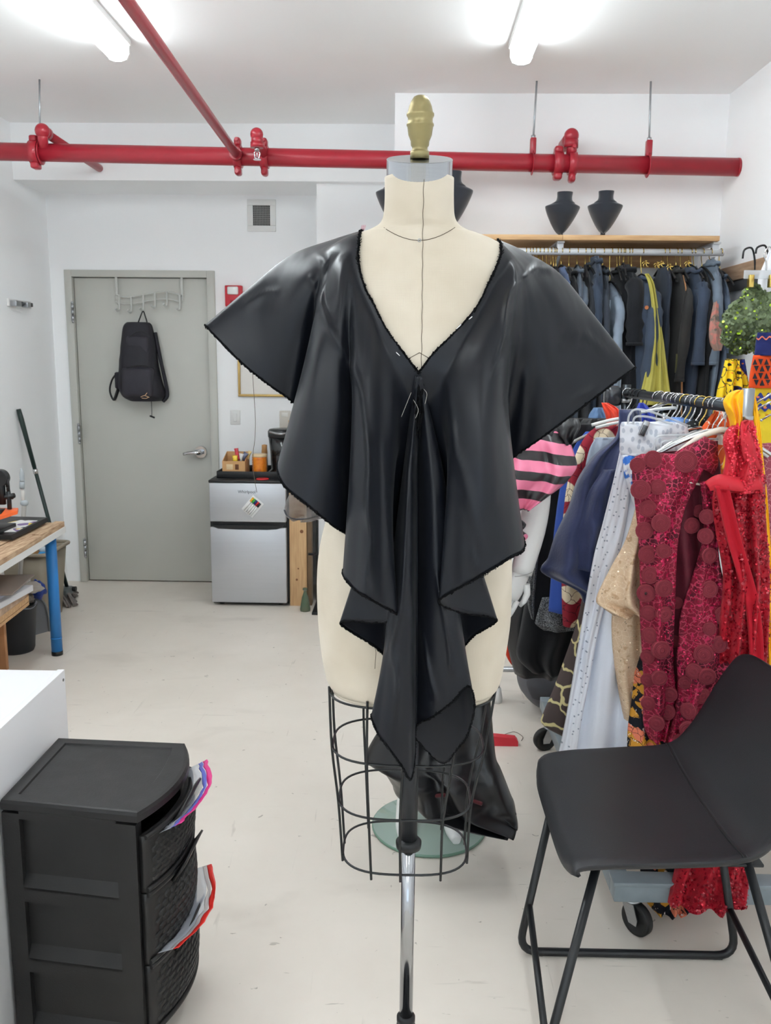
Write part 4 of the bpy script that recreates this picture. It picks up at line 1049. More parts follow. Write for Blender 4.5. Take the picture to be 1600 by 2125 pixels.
# grey handled duster and dark green pole leaning behind the table
gd = thing('duster', 'pale grey duster with a ribbed grip standing behind the table', 'duster', tuple(Uz(52, 1320, 0)))
yd = 4.62
gl = mat('pale_grey_plastic', (178, 184, 188), rough=.4)
rib_ = []
for k in range(15):
    q = U(44.5+k*.12, 972+k*1.85, yd); rib_.append(q)
mb = MB().tube(rib_, [.0035+.011*math.sin(PI*min(1, (k+1)/9)/2)*(0.72 if k % 2 else 1.0) for k in range(15)], 12); mb.build('ribbed_grip', gl, gd)
MB().tube([U(45.5, 999, yd), U(46, 1014, yd)], .0135, 12).build('grip_collar', gl, gd)
MB().tube([U(46, 1014, yd), U(49.5, 1048, yd)], .0095, 10).build('upper_pole', mat('light_pole', (206, 202, 196), rough=.4), gd)
q = U(50.5, 1044, yd); MB().sphere(q, .020, 14, 9, (1.1, 1, .9)).build('joint_knob', gl, gd)
qb = Uz(58, 1330, 0); MB().tube([U(50, 1048, yd), Vector((-2.16, 4.64, .03))], .0125, 10).build('lower_pole', mat('grey_pole', (166, 162, 156), rough=.45), gd)
MB().box((-2.24, 4.60, 0), (-2.10, 4.68, .03), .01).build('duster_head', gl, gd)
mo = thing('mop', 'dark green pole with a grey mop head leaning on the left wall', 'mop', (-2.08, 5.25, 0))
top = U(38.5, 849, 5.13); low = U(140, 1222, 5.25)
gp = mat('dark_green_pole', (28, 46, 42), rough=.4)
j = lerp(top, low, .31)
MB().tube([top, lerp(top, low, .05), lerp(top, low, .14), j], [.013, .0155, .014, .0125], 10).build('handle', gp, mo)
MB().tube([lerp(top, low, .32), lerp(top, low, .345)], .0145, 10).build('collar', M['chrome'], mo)
MB().tube([j, low], .0115, 10).build('pole', gp, mo)
mg = mat('grey_mop_yarn', (120, 112, 108), rough=.95, var=.25, vscale=50, bump=.6, bscale=120)
hc = U(136, 1232, 5.22)
MB().box((hc.x-.09, hc.y-.05, .05), (hc.x+.03, hc.y+.06, .10), .01).build('mop_frame', mat('mop_grey', (88, 94, 94), rough=.5), mo)
random.seed(11)
yarn = MB()
for k in range(46):
    u_ = k/45; a = Vector((hc.x-.10+.10*u_, hc.y-.03+.06*random.random(), .075))
    b = Uz(lerp(126, 166, random.random()**.8), lerp(1228, 1262, random.random()), .008)
    b = lerp(a, b, .9); b.z = .010
    m1 = lerp(a, b, .5); m1.z = .05+.02*random.random()
    yarn.tube(cr([a, m1, b], 4), .007, 5)
tag(yarn.build('yarn', mg, mo), kind='stuff')
MB().cyl(U(151, 1222, 5.22), U(158, 1222, 5.22), .016, 10).build('mop_clip', M['black_plastic'], mo)

# beige waste bin with a cardboard piece and a blue spray bottle in it
bg_ = mat('taupe_plastic', (140, 130, 114), rough=.5)
wb_ = thing('waste_bin', 'taupe rectangular waste bin standing behind the blue table leg', 'bin', (-2.16, 4.92, 0))
def taper(x0, x1, y0, y1, z0, z1, ins, n_=8, r=.03):
    def ring(x0, x1, y0, y1, z):
        out = []
        for (cx, cy, a0) in ((x1-r, y1-r, 0), (x0+r, y1-r, PI/2), (x0+r, y0+r, PI), (x1-r, y0+r, 1.5*PI)):
            for k in range(4): a = a0+k*PI/6; out.append(Vector((cx+r*math.cos(a), cy+r*math.sin(a), z)))
        return out
    return ring(x0+ins, x1-ins, y0+ins, y1-ins, z0), ring(x0, x1, y0, y1, z1), ring(x0+.008, x1-.008, y0+.008, y1-.008, z1), ring(x0+ins+.01, x1-ins-.01, y0+ins+.01, y1-ins-.01, z0+.02)
BH = .415
r4 = taper(-2.285, -2.03, 4.74, 5.10, 0, BH, .035)
mb = MB().grid([r4[0], r4[1], r4[2], r4[3]], closed_u=True, cap=True); mb.build('bin_body', bg_, wb_)
rim = taper(-2.295, -2.02, 4.73, 5.11, BH-.01, BH+.006, 0)
MB().tube(rim[1], .011, 8, closed=True).build('rim', bg_, wb_)
o = MB().prism([(-2.27, .25), (-2.12, .25), (-2.10, .53), (-2.13, .57), (-2.25, .60)], 'y', 4.88, 4.892).build('cardboard_piece', kraft); tag(o, 'torn brown cardboard piece standing in the taupe bin', 'cardboard')
sb = thing('spray_bottle', 'blue bottle with a clear round cap lying in the taupe bin', 'bottle', tuple(U(86, 1160, 4.86)))
c0, c1_ = U(78, 1166, 4.82), U(92, 1146, 4.86)
MB().tube([c0-(c1_-c0)*.6, c0, lerp(c0, c1_, .8), c1_], [.022, .026, .024, .014], 14).build('bottle_body', mat('sky_blue_plastic', (60, 146, 206), rough=.3), sb)
MB().sphere(U(88, 1140, 4.86), .022, 14, 9).build('bottle_cap', mat('clear_cap', (190, 205, 216), rough=.08, coat=.5), sb)

# black bin with blue bag, grey dustpan
bb = thing('black_bin', 'small black round bin with a blue liner under the table', 'bin', (-2.03, 4.34, 0))
MB().lathe([(0, 0), (.084, 0), (.090, .015), (.108, .235), (.113, .238), (.113, .252), (.105, .252), (.09, .05), (0, .04)], (-2.03, 4.34, 0), 32).build('bin_body', mat('black_bin_plastic', (40, 42, 46), rough=.5), bb)
lb = mat('blue_bag_film', (36, 62, 140), rough=.3, bump=.4, bscale=30)
MB().tube([Vector((-2.03+.108*math.cos(a), 4.34+.108*math.sin(a), .247+.006*math.sin(5*a))) for a in [k*PI/16 for k in range(32)]], .006, 6, closed=True).build('liner_rim', mat('grey_liner', (128, 134, 142), rough=.4), bb)
random.seed(5)
def crumple(name, c, r, m, lab, cat, sc=(1, 1, 1), seed=0, group=None, parent=None, amp=.35, fr=9):
    mb = MB(); n, k = 22, 14; rows = []
    for i in range(k+1):
        row = []
        for j in range(n):
            th = PI*i/k; ph = 2*PI*j/n
            d = Vector((math.sin(th)*math.cos(ph), math.sin(th)*math.sin(ph), -math.cos(th)))
            q = r*(1+amp*noise.noise(d*fr*.25+Vector((seed, 0, 0)))+amp*.5*noise.noise(d*fr*.6+Vector((0, seed, 0))))
            row.append(Vector(c)+Vector((d.x*q*sc[0], d.y*q*sc[1], d.z*q*sc[2])))
        rows.append(row)
    mb.grid(rows, closed_u=True, cap=True)
    o = mb.build(name, m, parent)
    return o if parent is not None else tag(o, lab, cat, group)
crumple('plastic_bag', (-2.045, 4.335, .265), .080, lb, 'crumpled blue plastic bag filling the black bin', 'bag', (1, 1, .6), 2)
crumple('paper_scrap', (-1.975, 4.35, .282), .04, mat('grey_scrap', (120, 112, 104), rough=.8, var=.5, vscale=40), 'grey crumpled scrap paper on top of the black bin', 'paper', (1.2, 1, .7), 6)
crumple('plastic_bag', tuple(U(78, 1224, 4.50)), .045, lb, 'small blue plastic bag beside the paper stack', 'bag', (.9, .8, 1.1), 9)
crumple('cloth_bundle', (-1.955, 4.36, .335), .055, mat('pale_cloth', (196, 188, 178), rough=.9), 'pale crumpled cloth hanging under the shelf board', 'cloth', (1.3, 1, .5), 12)
dp = thing('dustpan', 'grey plastic dustpan standing on edge behind the black bin', 'dustpan', (-1.97, 4.56, 0))
dy = 4.56
dpo = [(62, 1334), (60, 1290), (66, 1268), (76, 1256), (88, 1258), (97, 1272), (102, 1296), (104, 1322)]
pts = [U(x, y, dy) for x, y in dpo]; zmin = min(q.z for q in pts)
pts = [Vector((q.x, q.y, max(0.0, q.z-zmin))) for q in pts]
mb = MB(); n = len(pts); mb.add([q for q in pts]+[q+Vector((0, .012, 0)) for q in pts], [list(range(n)), list(range(n, 2*n))]+[[i, (i+1) % n, (i+1) % n+n, i+n] for i in range(n)]); mb.build('pan', mat('grey_dustpan', (150, 152, 156), rough=.4), dp)
MB().tube(cr([q+Vector((0, -.004, 0)) for q in pts[1:]], 4), .006, 7).build('pan_rim', mat('dark_grey_rim', (104, 106, 106), rough=.4), dp)

# low wooden bench with papers under the table
wz = .385
a = Uz(70, 1228, wz); be = thing('wooden_bench', 'low pine bench under the work table carrying papers', 'bench', (-2.05, 3.9, 0))
x1, y1 = a.x, a.y
MB().prism([(XL+.03, 3.2), (x1+.06, 3.2), (x1+.005, y1-.07), (x1-.03, y1), (XL+.03, y1)], 'z', wz-.028, wz).build('bench_top', M['pine_y'] if False else M['pine'], be)
MB().prism([(XL+.03, 3.2), (x1+.06, 3.2), (x1+.005, y1-.07), (x1-.03, y1), (XL+.03, y1)], 'z', wz-.046, wz-.031).build('bench_lower_board', M['pine'], be)
e_ = Uz(20, 1387, 0)
MB().box((XL+.05, e_.y-.03, 0), (e_.x, e_.y-.005, wz-.046), .002).build('end_panel', mat('warm_pine_panel', (186, 138, 96), rough=.55, rgb2=(166, 118, 80), vscale=4, stretch=(8, 8, 1)), be)
MB().box((XL+.05, 3.22, 0), (e_.x, 3.245, wz-.046), .002).build('end_panel', M['pine_v'], be)
pap = mat('white_paper', (222, 222, 226), rough=.7); z_ = wz
yA = y1-.10
xc = U(66, 1200, yA).x
for k, (dx, th_, m_, lab) in enumerate(((-.02, .035, mat('brown_fabric_roll', (176, 150, 128), rough=.9, var=.3, vscale=30, bump=.4, bscale=30), 'folded brown cloth at the bottom of the bench stack'),
        (0, .030, pap, 'thick white paper ream in the bench stack'), (-.04, .020, mat('blue_white_paper', (206, 212, 226), rough=.7), 'bluish white folder in the bench stack'),
        (-.015, .018, mat('grey_paper', (186, 184, 182), rough=.7), 'grey envelope near the top of the bench stack'), (.03, .008, mat('brown_grey_sheet', (140, 128, 120), rough=.8), 'taupe sheet on top of the bench stack'))):
    rot = Matrix.Translation((xc-.14, yA-.16, 0)) @ Matrix.Rotation(math.radians((4, -3, 5, -6, 8)[k]), 4, 'Z') @ Matrix.Translation((-(xc-.14), -(yA-.16), 0))
    o = MB().box((xc-.30+dx, yA-.36, z_), (xc+dx, yA, z_+th_), .004, M=rot).build(('folded_cloth', 'paper_stack', 'paper_stack', 'envelope', 'paper_sheet')[k], m_)
    tag(o, lab, ('cloth', 'papers', 'papers', 'envelope', 'paper')[k]); z_ += th_

# ================================================================ white cabinet and drawer cart in the left foreground
wm = mat('white_melamine', (228, 228, 230), rough=.38, spec=.45)
cb = thing('white_cabinet', 'white melamine cabinet at the left edge behind the black cart', 'cabinet', (-1.4, 1.55, 0))
CX1, CY1, CZ = -.862, 2.098, .75
MB().box((-1.95, .75, CZ-.018), (CX1-.018, CY1-.006, CZ), .001).build('top_panel', wm, cb)
MB().box((CX1-.018, .75, 0), (CX1, CY1, CZ+.001), .001).build('side_panel', wm, cb)
MB().box((-1.95, CY1-.018, .03), (CX1-.018, CY1-.002, CZ-.018), .001).build('back_panel', wm, cb)
MB().box((-1.95, .75, 0), (-1.93, CY1, CZ-.018), .001).build('side_panel', wm, cb)
MB().box((-1.93, .76, .06), (CX1-.018, CY1-.02, .08), .001).build('bottom_panel', wm, cb)
h0 = Ux(131, 1411, CX1); MB().cyl((CX1-.001, h0.y, h0.z), (CX1+.0012, h0.y, h0.z), .004, 12).build('screw_hole', mat('hole_grey', (110, 108, 104), rough=.6), cb)

cp = mat('black_cart_plastic', (29, 28, 28), rough=.46, spec=.45, var=.1, vscale=14, bump=.1, bscale=260, rvar=.08)
ct = thing('drawer_cart', 'black plastic three drawer cart with woven pattern fronts', 'drawer cart', (-.69, 1.82, 0))
ZT = .61
cA, cB, cC, cD = Vector((-.852, 1.696)), Vector((-.545, 1.652)), Vector((-.528, 1.984)), Vector((-.848, 2.001))   # near-left, near-right, far-right, far-left
def cq(u, v, z):                                     # u: 0 back(left) .. 1 front(right), v: 0 near .. 1 far
    p = lerp(lerp(cA, cB, u), lerp(cD, cC, u), v); return Vector((p.x, p.y, z))
def bulge(v, k=.042): return k*(1-(2*v-1)**2)
def outline(ins, bl, z, n=14):
    pts = [cq(0+ins, 0+ins, z), cq(.5, 0+ins, z)]
    for i in range(n+1):
        v = lerp(ins, 1-ins, i/n); q = cq(1-ins, v, z); q.x += bulge(v, bl); pts.append(q)
    pts += [cq(.5, 1-ins, z), cq(0+ins, 1-ins, z)]
    return pts
rings = [outline(.0, .042, ZT-.024), outline(-.005, .045, ZT-.021), outline(-.005, .045, ZT-.008), outline(.004, .043, ZT-.001), outline(.02, .040, ZT), outline(.09, .020, ZT), outline(.097, .019, ZT-.004), outline(.105, .018, ZT-.004)]
mb = MB().grid(rings, closed_u=True, smooth=False, cap=True); mb.build('cart_top', cp, ct)
LEV = [.580, .428, .256, .085]                       # rail heights
def post(u0, u1, v0, v1, z0, z1, name='corner_post'):
    p = [cq(u0, v0, 0), cq(u1, v0, 0), cq(u1, v1, 0), cq(u0, v1, 0)]
    mb = MB(); mb.add([Vector((q.x, q.y, z0)) for q in p]+[Vector((q.x, q.y, z1)) for q in p], [[0, 3, 2, 1], [4, 5, 6, 7], [0, 1, 5, 4], [1, 2, 6, 5], [2, 3, 7, 6], [3, 0, 4, 7]])
    return mb.build(name, cp, ct)
for (u0, u1) in ((0, .13), (.84, .985)):
    post(u0, u1, 0, .10, .02, ZT-.03); post(u0, u1, .90, 1, .02, ZT-.03)
for z in LEV:
    post(.13, .84, .0, .03, z-.055 if z < .5 else z-.012, z-.020 if z < .5 else z+.01, 'side_rail')
    if z < .5: 
        p = [cq(.13, 0, z-.020), cq(.84, 0, z-.020), cq(.84, .055, z+.004), cq(.13, .055, z+.004)]
        MB().add(p+[q-Vector((0, 0, .006)) for q in p], [[0, 1, 2, 3], [7, 6, 5, 4], [0, 4, 5, 1], [1, 5, 6, 2], [2, 6, 7, 3], [3, 7, 4, 0]]).build('side_ledge', cp, ct)
    post(.13, .84, .97, 1, z-.04, z, 'side_rail')
    post(.0, .985, .02, .98, z-.030, z-.022, 'runner') if z < .5 else None
post(.13, .84, .055, .07, .03, ZT-.05, 'side_panel'); post(.13, .84, .93, .945, .03, ZT-.05, 'side_panel'); post(0.01, .03, .08, .92, .03, ZT-.05, 'back_panel')
for (u, v) in ((.06, .05), (.92, .05), (.06, .95), (.92, .95)):
    q = cq(u, v, 0); MB().cyl((q.x, q.y, 0), (q.x, q.y, .022), .018, 14).build('foot', M['black_plastic'], ct)
# drawers: bowed woven front, lip handle
for k in range(3):
    zt_, zb_ = LEV[k]-(.030 if k == 0 else .012), LEV[k+1]-.008
    dr = []
    def fp(v, z, out=0.0):
        q = cq(1.0, v, z); t = (z-zb_)/(zt_-zb_); q.x += bulge(v, .040+.012*math.sin(PI*min(1, max(0, t)))) + .004 + out; return q
    rowsF = [[fp(lerp(.03, .97, i/20), lerp(zb_, zt_, j/8)) for i in range(21)] for j in range(9)]
    back = [[fp(lerp(.03, .97, i/20), lerp(zb_, zt_, j/8), -.012) for i in range(21)] for j in range(9)]
    mb = MB(); ring = [a+b[::-1] for a, b in zip(rowsF, back)]; mb.grid(ring, closed_u=True, cap=True); dw = mb.build('drawer', cp, ct)
    wv = MB()
    nr, nc = 8, 13
    for i in range(nc):
        for j in range(nr):
            v0 = lerp(.07, .93, (i+.1+.5*(j % 2))/(nc+.5)); v1 = v0+.050
            za = lerp(zb_+.016, zt_-.026, (j+.15)/nr); zb2 = za+.0095
            q = [fp(v0, za, .0005), fp(v1, za+.006, .0005), fp(v1, zb2+.006, .0005), fp(v0, zb2, .0005)]
            t_ = [fp(v0+.006, za+.0015, .0038), fp(v1-.006, za+.0065, .0045), fp(v1-.006, zb2+.0045, .0045), fp(v0+.006, zb2-.001, .0038)]
            wv.add(q+t_, [[4, 5, 6, 7], [0, 1, 5, 4], [1, 2, 6, 5], [2, 3, 7, 6], [3, 0, 4, 7]])
    tag(wv.build('weave', cp, dw), kind='stuff')
    fr = [fp(v, zt_-.002, .003) for v in [k_/20*.94+.03 for k_ in range(21)]]
    MB().tube(fr, .006, 6).build('drawer_rim', cp, dw)
    fr = [fp(v, zb_+.006, .003) for v in [k_/20*.94+.03 for k_ in range(21)]]
    MB().tube(fr, .006, 6).build('drawer_rim', cp, dw)
    vs_ = [lerp(.26, .74, k_/14) for k_ in range(15)]
    lip = [[fp(v, zt_-.020, .003) for v in vs_], [fp(v, zt_-.002+.010*math.sin(PI*(v-.26)/.48), .020) for v in vs_], [fp(v, zt_+.012+.022*math.sin(PI*(v-.26)/.48), .030) for v in vs_]]
    MB().grid(lip).build('drawer_lip', cp, dw, solid=.005)
    p = [cq(.10, .09, zb_+.01), cq(.99, .09, zb_+.01), cq(.99, .91, zb_+.01), cq(.10, .91, zb_+.01)]
    MB().add([q for q in p]+[q+Vector((0, 0, .006)) for q in p], [[0, 3, 2, 1], [4, 5, 6, 7], [0, 1, 5, 4], [1, 2, 6, 5], [2, 3, 7, 6], [3, 0, 4, 7]]).build('drawer_tray', cp, dw)
# plastic zip bags sticking out of the drawers
film = mat('clear_bag_film', (214, 218, 228), rough=.12, alpha=.42, bump=.5, bscale=40)
def zbag(path, h0, h1, c1, c2, lab, z0, wob):
    t = thing('zip_bag', lab, 'plastic bag', tuple(path[0]), 'zip bags in the drawer cart')
    P = cr(path, 6)
    def strip(a, b, nm, m, off=0):
        n_ = len(P)
        rows = [[p + Vector((.002*nz(i*.6, wob)*3+off*1.0, 0, 0)) + lerp(h0, h1, s_) for i, p in enumerate(P)] for s_ in (a, lerp(a, b, .33), lerp(a, b, .66), b)]
        for r_i, r in enumerate(rows):
            for i, p in enumerate(r): p.x += .004*nz(i*.5, r_i*.8, wob)
        MB().grid(rows).build(nm, m, t, solid=.0008)
    strip(0, .62, 'film', film)
    strip(.62, .80, 'zip_stripe', c2)
    strip(.80, 1.0, 'zip_stripe', c1)
pink = mat('magenta_zip', (206, 52, 124), rough=.35); blue_ = mat('violet_zip', (104, 110, 190), rough=.35); red_ = mat('red_zip', (222, 52, 44), rough=.35); clr = mat('clear_zip', (214, 206, 206), rough=.2, alpha=.6)
def fpo(v, z, out): q = cq(1.0, v, z); q.x += bulge(v, .042)+out; return q
zbag([fpo(.16, .545, .012), fpo(.40, .555, .020), fpo(.65, .562, .022), fpo(.93, .566, .012)], Vector((-.022, 0, -.020)), Vector((.040, -.006, .016)), pink, blue_, 'clear zip bag with a magenta and violet zip under the cart top', .55, 1.0)
zbag([fpo(.10, .268, .016), fpo(.35, .272, .026), fpo(.62, .285, .028), fpo(.90, .300, .018)], Vector((-.024, 0, -.014)), Vector((.036, -.006, .010)), red_, clr, 'clear zip bag with a bright red zip over the bottom drawer', .27, 4.0)
# ================================================================ black chair at the right
M['leather'] = mat('black_faux_leather', (34, 35, 38), rough=.43, spec=.5, bump=.12, bscale=420, var=.06, vscale=6)
ch = thing('chair', 'black faux leather shell chair on a black sled frame, facing left', 'chair', (.62, 1.95, 0))
# profile from the front lip over the seat and up the back: (x, z, far y, near y)
CP = [(.372, .430, 2.215, 1.735), (.376, .446, 2.232, 1.722), (.398, .460, 2.246, 1.712), (.47, .462, 2.262, 1.712), (.57, .455, 2.282, 1.722), (.67, .449, 2.302, 1.735), (.745, .449, 2.318, 1.748), (.792, .460, 2.330, 1.752), (.825, .488, 2.334, 1.752), (.862, .545, 2.334, 1.754), (.897, .620, 2.330, 1.758), (.929, .695, 2.316, 1.772), (.948, .740, 2.290, 1.798), (.958, .762, 2.235, 1.850), (.961, .768, 2.17, 1.92)]
cp1 = cr([(a, b, 0) for a, b, c, d in CP], 4); cp2 = cr([(c, d, 0) for a, b, c, d in CP], 4)
NTT = 26
def shell(off):
    rows = []
    for i, (p, q) in enumerate(zip(cp1, cp2)):
        s_ = i/(len(cp1)-1); row = []
        a, b = cp1[max(i-1, 0)], cp1[min(i+1, len(cp1)-1)]
        t = Vector((b.x-a.x, 0, b.y-a.y)).normalized(); nrm = Vector((-t.z, 0, t.x))
        for j in range(NTT+1):
            u = j/NTT*2-1
            uu = math.copysign(1-(1-abs(u))**1.25, u)
            y = lerp((q.x+q.y)/2, q.x if u < 0 else q.y, abs(uu))
            lift = .026*abs(u)**3*min(1, s_*3)*(1 if s_ > .1 else s_*10) - .010*math.cos(u*PI/2)*(math.sin(PI*min(1, s_*1.8)) if s_ < .55 else 0)
            x_e = 0
            if s_ < .16: x_e = .022*abs(u)**5*(1-s_/.16)
            edge = off*(max(0, 1-abs(u)**8))**.5
            row.append(Vector((p.x+x_e, y, p.y)) + nrm*(lift+edge))
        rows.append(row)
    return rows
up, dn = shell(.010), shell(-.022)
ring = [a+b[::-1] for a, b in zip(up, dn)]
MB().grid(ring, closed_u=True, cap=True).build('seat_shell', M['leather'], ch)
# seam where the seat turns into the back
is_ = 6*4+1
MB().tube([p+Vector((0, 0, .0008)) for p in up[is_]], .0022, 6).build('seam', mat('leather_seam', (20, 20, 22), rough=.6), ch)
MB().tube([p+Vector((.008, 0, .0015)) for p in up[is_]], .0012, 6).build('stitch_line', mat('leather_seam_grey', (46, 46, 48), rough=.6), ch)
def fillet(pts, r, n=6):
    out = [Vector(pts[0])]
    for a, b, c in zip(pts, pts[1:], pts[2:]):
        a, b, c = Vector(a), Vector(b), Vector(c); d1 = (a-b).normalized(); d2 = (c-b).normalized()
        p, q = b+d1*r, b+d2*r
        for k in range(n+1):
            t = k/n; out.append((1-t)**2*p + 2*t*(1-t)*b + t*t*q)
    out.append(Vector(pts[-1])); return out
RT = .0105
far = [(.405, 2.10, .437), (.318, 2.050, RT), (.888, 2.052, RT), (.815, 2.10, .437)]
near = [(.452, 1.80, .437), (.318, 1.655, RT), (.898, 1.655, RT), (.785, 1.80, .437)]
MB().tube(fillet(far, .055), RT, 12).build('sled_loop', M['black_metal'], ch)
MB().tube(fillet(near, .055), RT, 12).build('sled_loop', M['black_metal'], ch)
ft = Vector(far[0]); fb2 = Vector(far[1]); nt_ = Vector(near[1])
for (a, b, c) in ((far[0], far[1], near[1]), (far[3], far[2], near[2])):
    a, b, c = Vector(a), Vector(b), Vector(c)
    st = lerp(b, a, .30); en = lerp(c, Vector(near[0] if c.x < .5 else near[3]), .10)
    MB().tube([st, en], .0085, 10).build('brace', M['black_metal'], ch)
    MB().tube([lerp(a, Vector(near[0] if a.x < .6 else near[3]), 0), Vector(near[0] if a.x < .6 else near[3])], .009, 10).build('cross_tube', M['black_metal'], ch)
for px_ in ((.37, 2.05), (.84, 2.052), (.37, 1.655), (.84, 1.655)):
    MB().cyl((px_[0]-.012, px_[1], .004), (px_[0]+.012, px_[1], .004), .006, 8).build('glide', M['rubber'], ch)
MB().box((.40, 1.79, .428), (.82, 2.11, .436), .003).build('seat_plate', M['black_metal'], ch)
# ================================================================ fabrics and drapes
def cloth(name, rgb, rough=.85, bump=.25, bscale=500, var=.08, sheen=.1, spec=.25, **k): return mat(name, rgb, rough=rough, bump=bump, bscale=bscale, var=var, vscale=k.pop('vscale', 9), sheen=sheen, spec=spec, **k)
def pattern(name, base, layers, rough=.8, spec=.3, coord='Object'):
    """base colour plus layers (kind, scale, lo, hi, colour, mapping scale)"""
    m = mat(name, base, rough=rough, spec=spec); N, L, p = nodes_of(m)
    tc = N.new('ShaderNodeTexCoord'); rgb = N.new('ShaderNodeRGB'); rgb.outputs[0].default_value = lin(base); prev = rgb.outputs[0]
    for (kind, sc, lo, hi, col, ms) in layers:
        mp = N.new('ShaderNodeMapping'); mp.inputs['Scale'].default_value = ms[:3]
        if len(ms) > 3: mp.inputs['Rotation'].default_value = (0, ms[3], 0)
        L.new(tc.outputs[coord], mp.inputs[0])
        if kind in ('edge', 'cell', 'rand'):
            n = N.new('ShaderNodeTexVoronoi'); n.inputs['Scale'].default_value = sc; n.voronoi_dimensions = '2D'; mp.inputs['Scale'].default_value = (ms[0], 1, ms[2]); mp.inputs['Rotation'].default_value = (PI/2, 0, 0)
            if kind == 'edge': n.feature = 'DISTANCE_TO_EDGE'
            dn = N.new('ShaderNodeTexNoise'); dn.inputs['Scale'].default_value = sc*.9; L.new(mp.outputs[0], dn.inputs['Vector'])
            vs_ = N.new('ShaderNodeVectorMath'); vs_.operation = 'SUBTRACT'; vs_.inputs[1].default_value = (.5, .5, .5); L.new(dn.outputs['Color'], vs_.inputs[0])
            vm_ = N.new('ShaderNodeVectorMath'); vm_.operation = 'MULTIPLY_ADD'; q_ = (1.1 if kind == 'edge' else .25)/sc; vm_.inputs[1].default_value = (q_, q_, q_); L.new(vs_.outputs[0], vm_.inputs[0]); L.new(mp.outputs[0], vm_.inputs[2])
            L.new(vm_.outputs[0], n.inputs['Vector']); out = n.outputs['Distance']
            if kind == 'rand':
                s_ = N.new('ShaderNodeSeparateColor'); L.new(n.outputs['Color'], s_.inputs[0]); out = s_.outputs[0]
        elif kind == 'wave':
            n = N.new('ShaderNodeTexWave'); n.inputs['Scale'].default_value = sc; n.bands_direction = 'Z'; n.inputs['Distortion'].default_value = 0
            L.new(mp.outputs[0], n.inputs['Vector']); out = n.outputs['Fac']
        else:
            n = N.new('ShaderNodeTexNoise'); n.inputs['Scale'].default_value = sc; n.inputs['Detail'].default_value = 3; L.new(mp.outputs[0], n.inputs['Vector']); out = n.outputs['Fac']
        r = N.new('ShaderNodeValToRGB'); e = r.color_ramp.elements
        inv = lo > hi
        e[0].position = min(lo, hi); e[1].position = max(lo, hi); e[0].color = (1, 1, 1, 1) if inv else (0, 0, 0, 1); e[1].color = (0, 0, 0, 1) if inv else (1, 1, 1, 1)
        L.new(out, r.inputs[0])
        mx = N.new('ShaderNodeMix'); mx.data_type = 'RGBA'; L.new(r.outputs[0], mx.inputs['Factor']); L.new(prev, mx.inputs['A']); mx.inputs['B'].default_value = lin(col); prev = mx.outputs['Result']
    L.new(prev, p.inputs['Base Color']); return m
def drape(rows, thick=.05, folds=3, amp=.012, seed=0, nu=40, nv=5, rough=.004, top=.35, back=1.0, edge_sharp=2.2, skew=0.0):
    """A hanging piece of cloth. rows = (py, left px, right px, depth): a closed sleeve whose front and back carry folds growing downwards."""
    A = cr([U(l, py, y) for py, l, r, y in rows], nv); B = cr([U(r, py, y) for py, l, r, y in rows], nv)
    out = []; n = len(A)
    for i, (a, b) in enumerate(zip(A, B)):
        v = i/(n-1); fr = top + (1-top)*min(1, v*1.6); ring = []
        for s_ in (1, -1):
            for j in range(nu):
                u = j/nu if s_ == 1 else 1-j/nu
                p = lerp(a, b, u)
                e = (1-abs(2*u-1)**edge_sharp)**.5 if 0 < u < 1 else 0
                d = thick*.5*fr*e
                w = amp*fr*math.sin(2*PI*folds*(u+skew*v) + seed*1.7 + 1.5*nz(v*2.2, seed, u*1.5)) + amp*.35*fr*math.sin(2*PI*folds*1.7*(u+skew*.6*v) + seed*3.1 + 2.2*nz(v*3, seed+9, u*2)) + rough*2*noise.noise(Vector((u*6, v*9, seed*3.3)))
                ring.append(Vector((p.x + .3*w*(1-abs(2*u-1)), p.y - s_*d*(1 if s_ == 1 else back) + w*e, p.z + .0*w)))
        out.append(ring)
    return MB().grid(out, closed_u=True, cap=True), out
def front_pt(out, u, v, nu=40):
    r = out[int(v*(len(out)-1)+.5)]; return r[max(0, min(nu-1, int(u*nu)))]
def garment(name, label, cat, rows, m, part='cloth', group=None, root=None, **k):
    mb, out = drape(rows, **k)
    if root is None:
        top = out[0]; c = sum((p for p in top), Vector())/len(top)
        t = thing(name, label, cat, tuple(c), group)
    else: t = root
    o = mb.build(part, m, t)
    return t, o, out
def sequins(out, parent, m, count, nu=40, v0=0, v1=1, u0=.03, u1=.97, size=.0028, seed=1, side=1):
    random.seed(seed); mb = MB()
    for k in range(count):
        u = random.uniform(u0, u1); v = random.uniform(v0, v1)
        i = v*(len(out)-1); i0 = int(i); i1 = min(i0+1, len(out)-1); j = u*nu; j0 = min(int(j), nu-2)
        p = lerp(lerp(out[i0][j0], out[i0][j0+1], j-j0), lerp(out[i1][j0], out[i1][j0+1], j-j0), i-i0)
        a = out[i0][min(j0+1, nu-1)]-out[i0][j0]; b = out[i1][j0]-out[i0][j0] if i1 != i0 else Vector((0, 0, -1))
        n = a.cross(b); n = n.normalized() if n.length > 1e-9 else Vector((0, -1, 0))
        if n.y > 0: n = -n
        n = (n + Vector((random.gauss(0, .45), random.gauss(0, .3), random.gauss(0, .45)))).normalized()
        t1 = n.orthogonal().normalized(); t2 = n.cross(t1); c = p+n*.003; s_ = size*random.uniform(.7, 1.25)
        mb.add([c+(t1*math.cos(q)+t2*math.sin(q))*s_ for q in (0, PI/3, 2*PI/3, PI, 4*PI/3, 5*PI/3)], [[0, 1, 2, 3, 4, 5]])
    return tag(mb.build('sequins', m, parent, fix=False), kind='stuff')
def seq_mat(name, rgb): return mat(name, rgb, rough=.25, metal=.45, spec=.8)

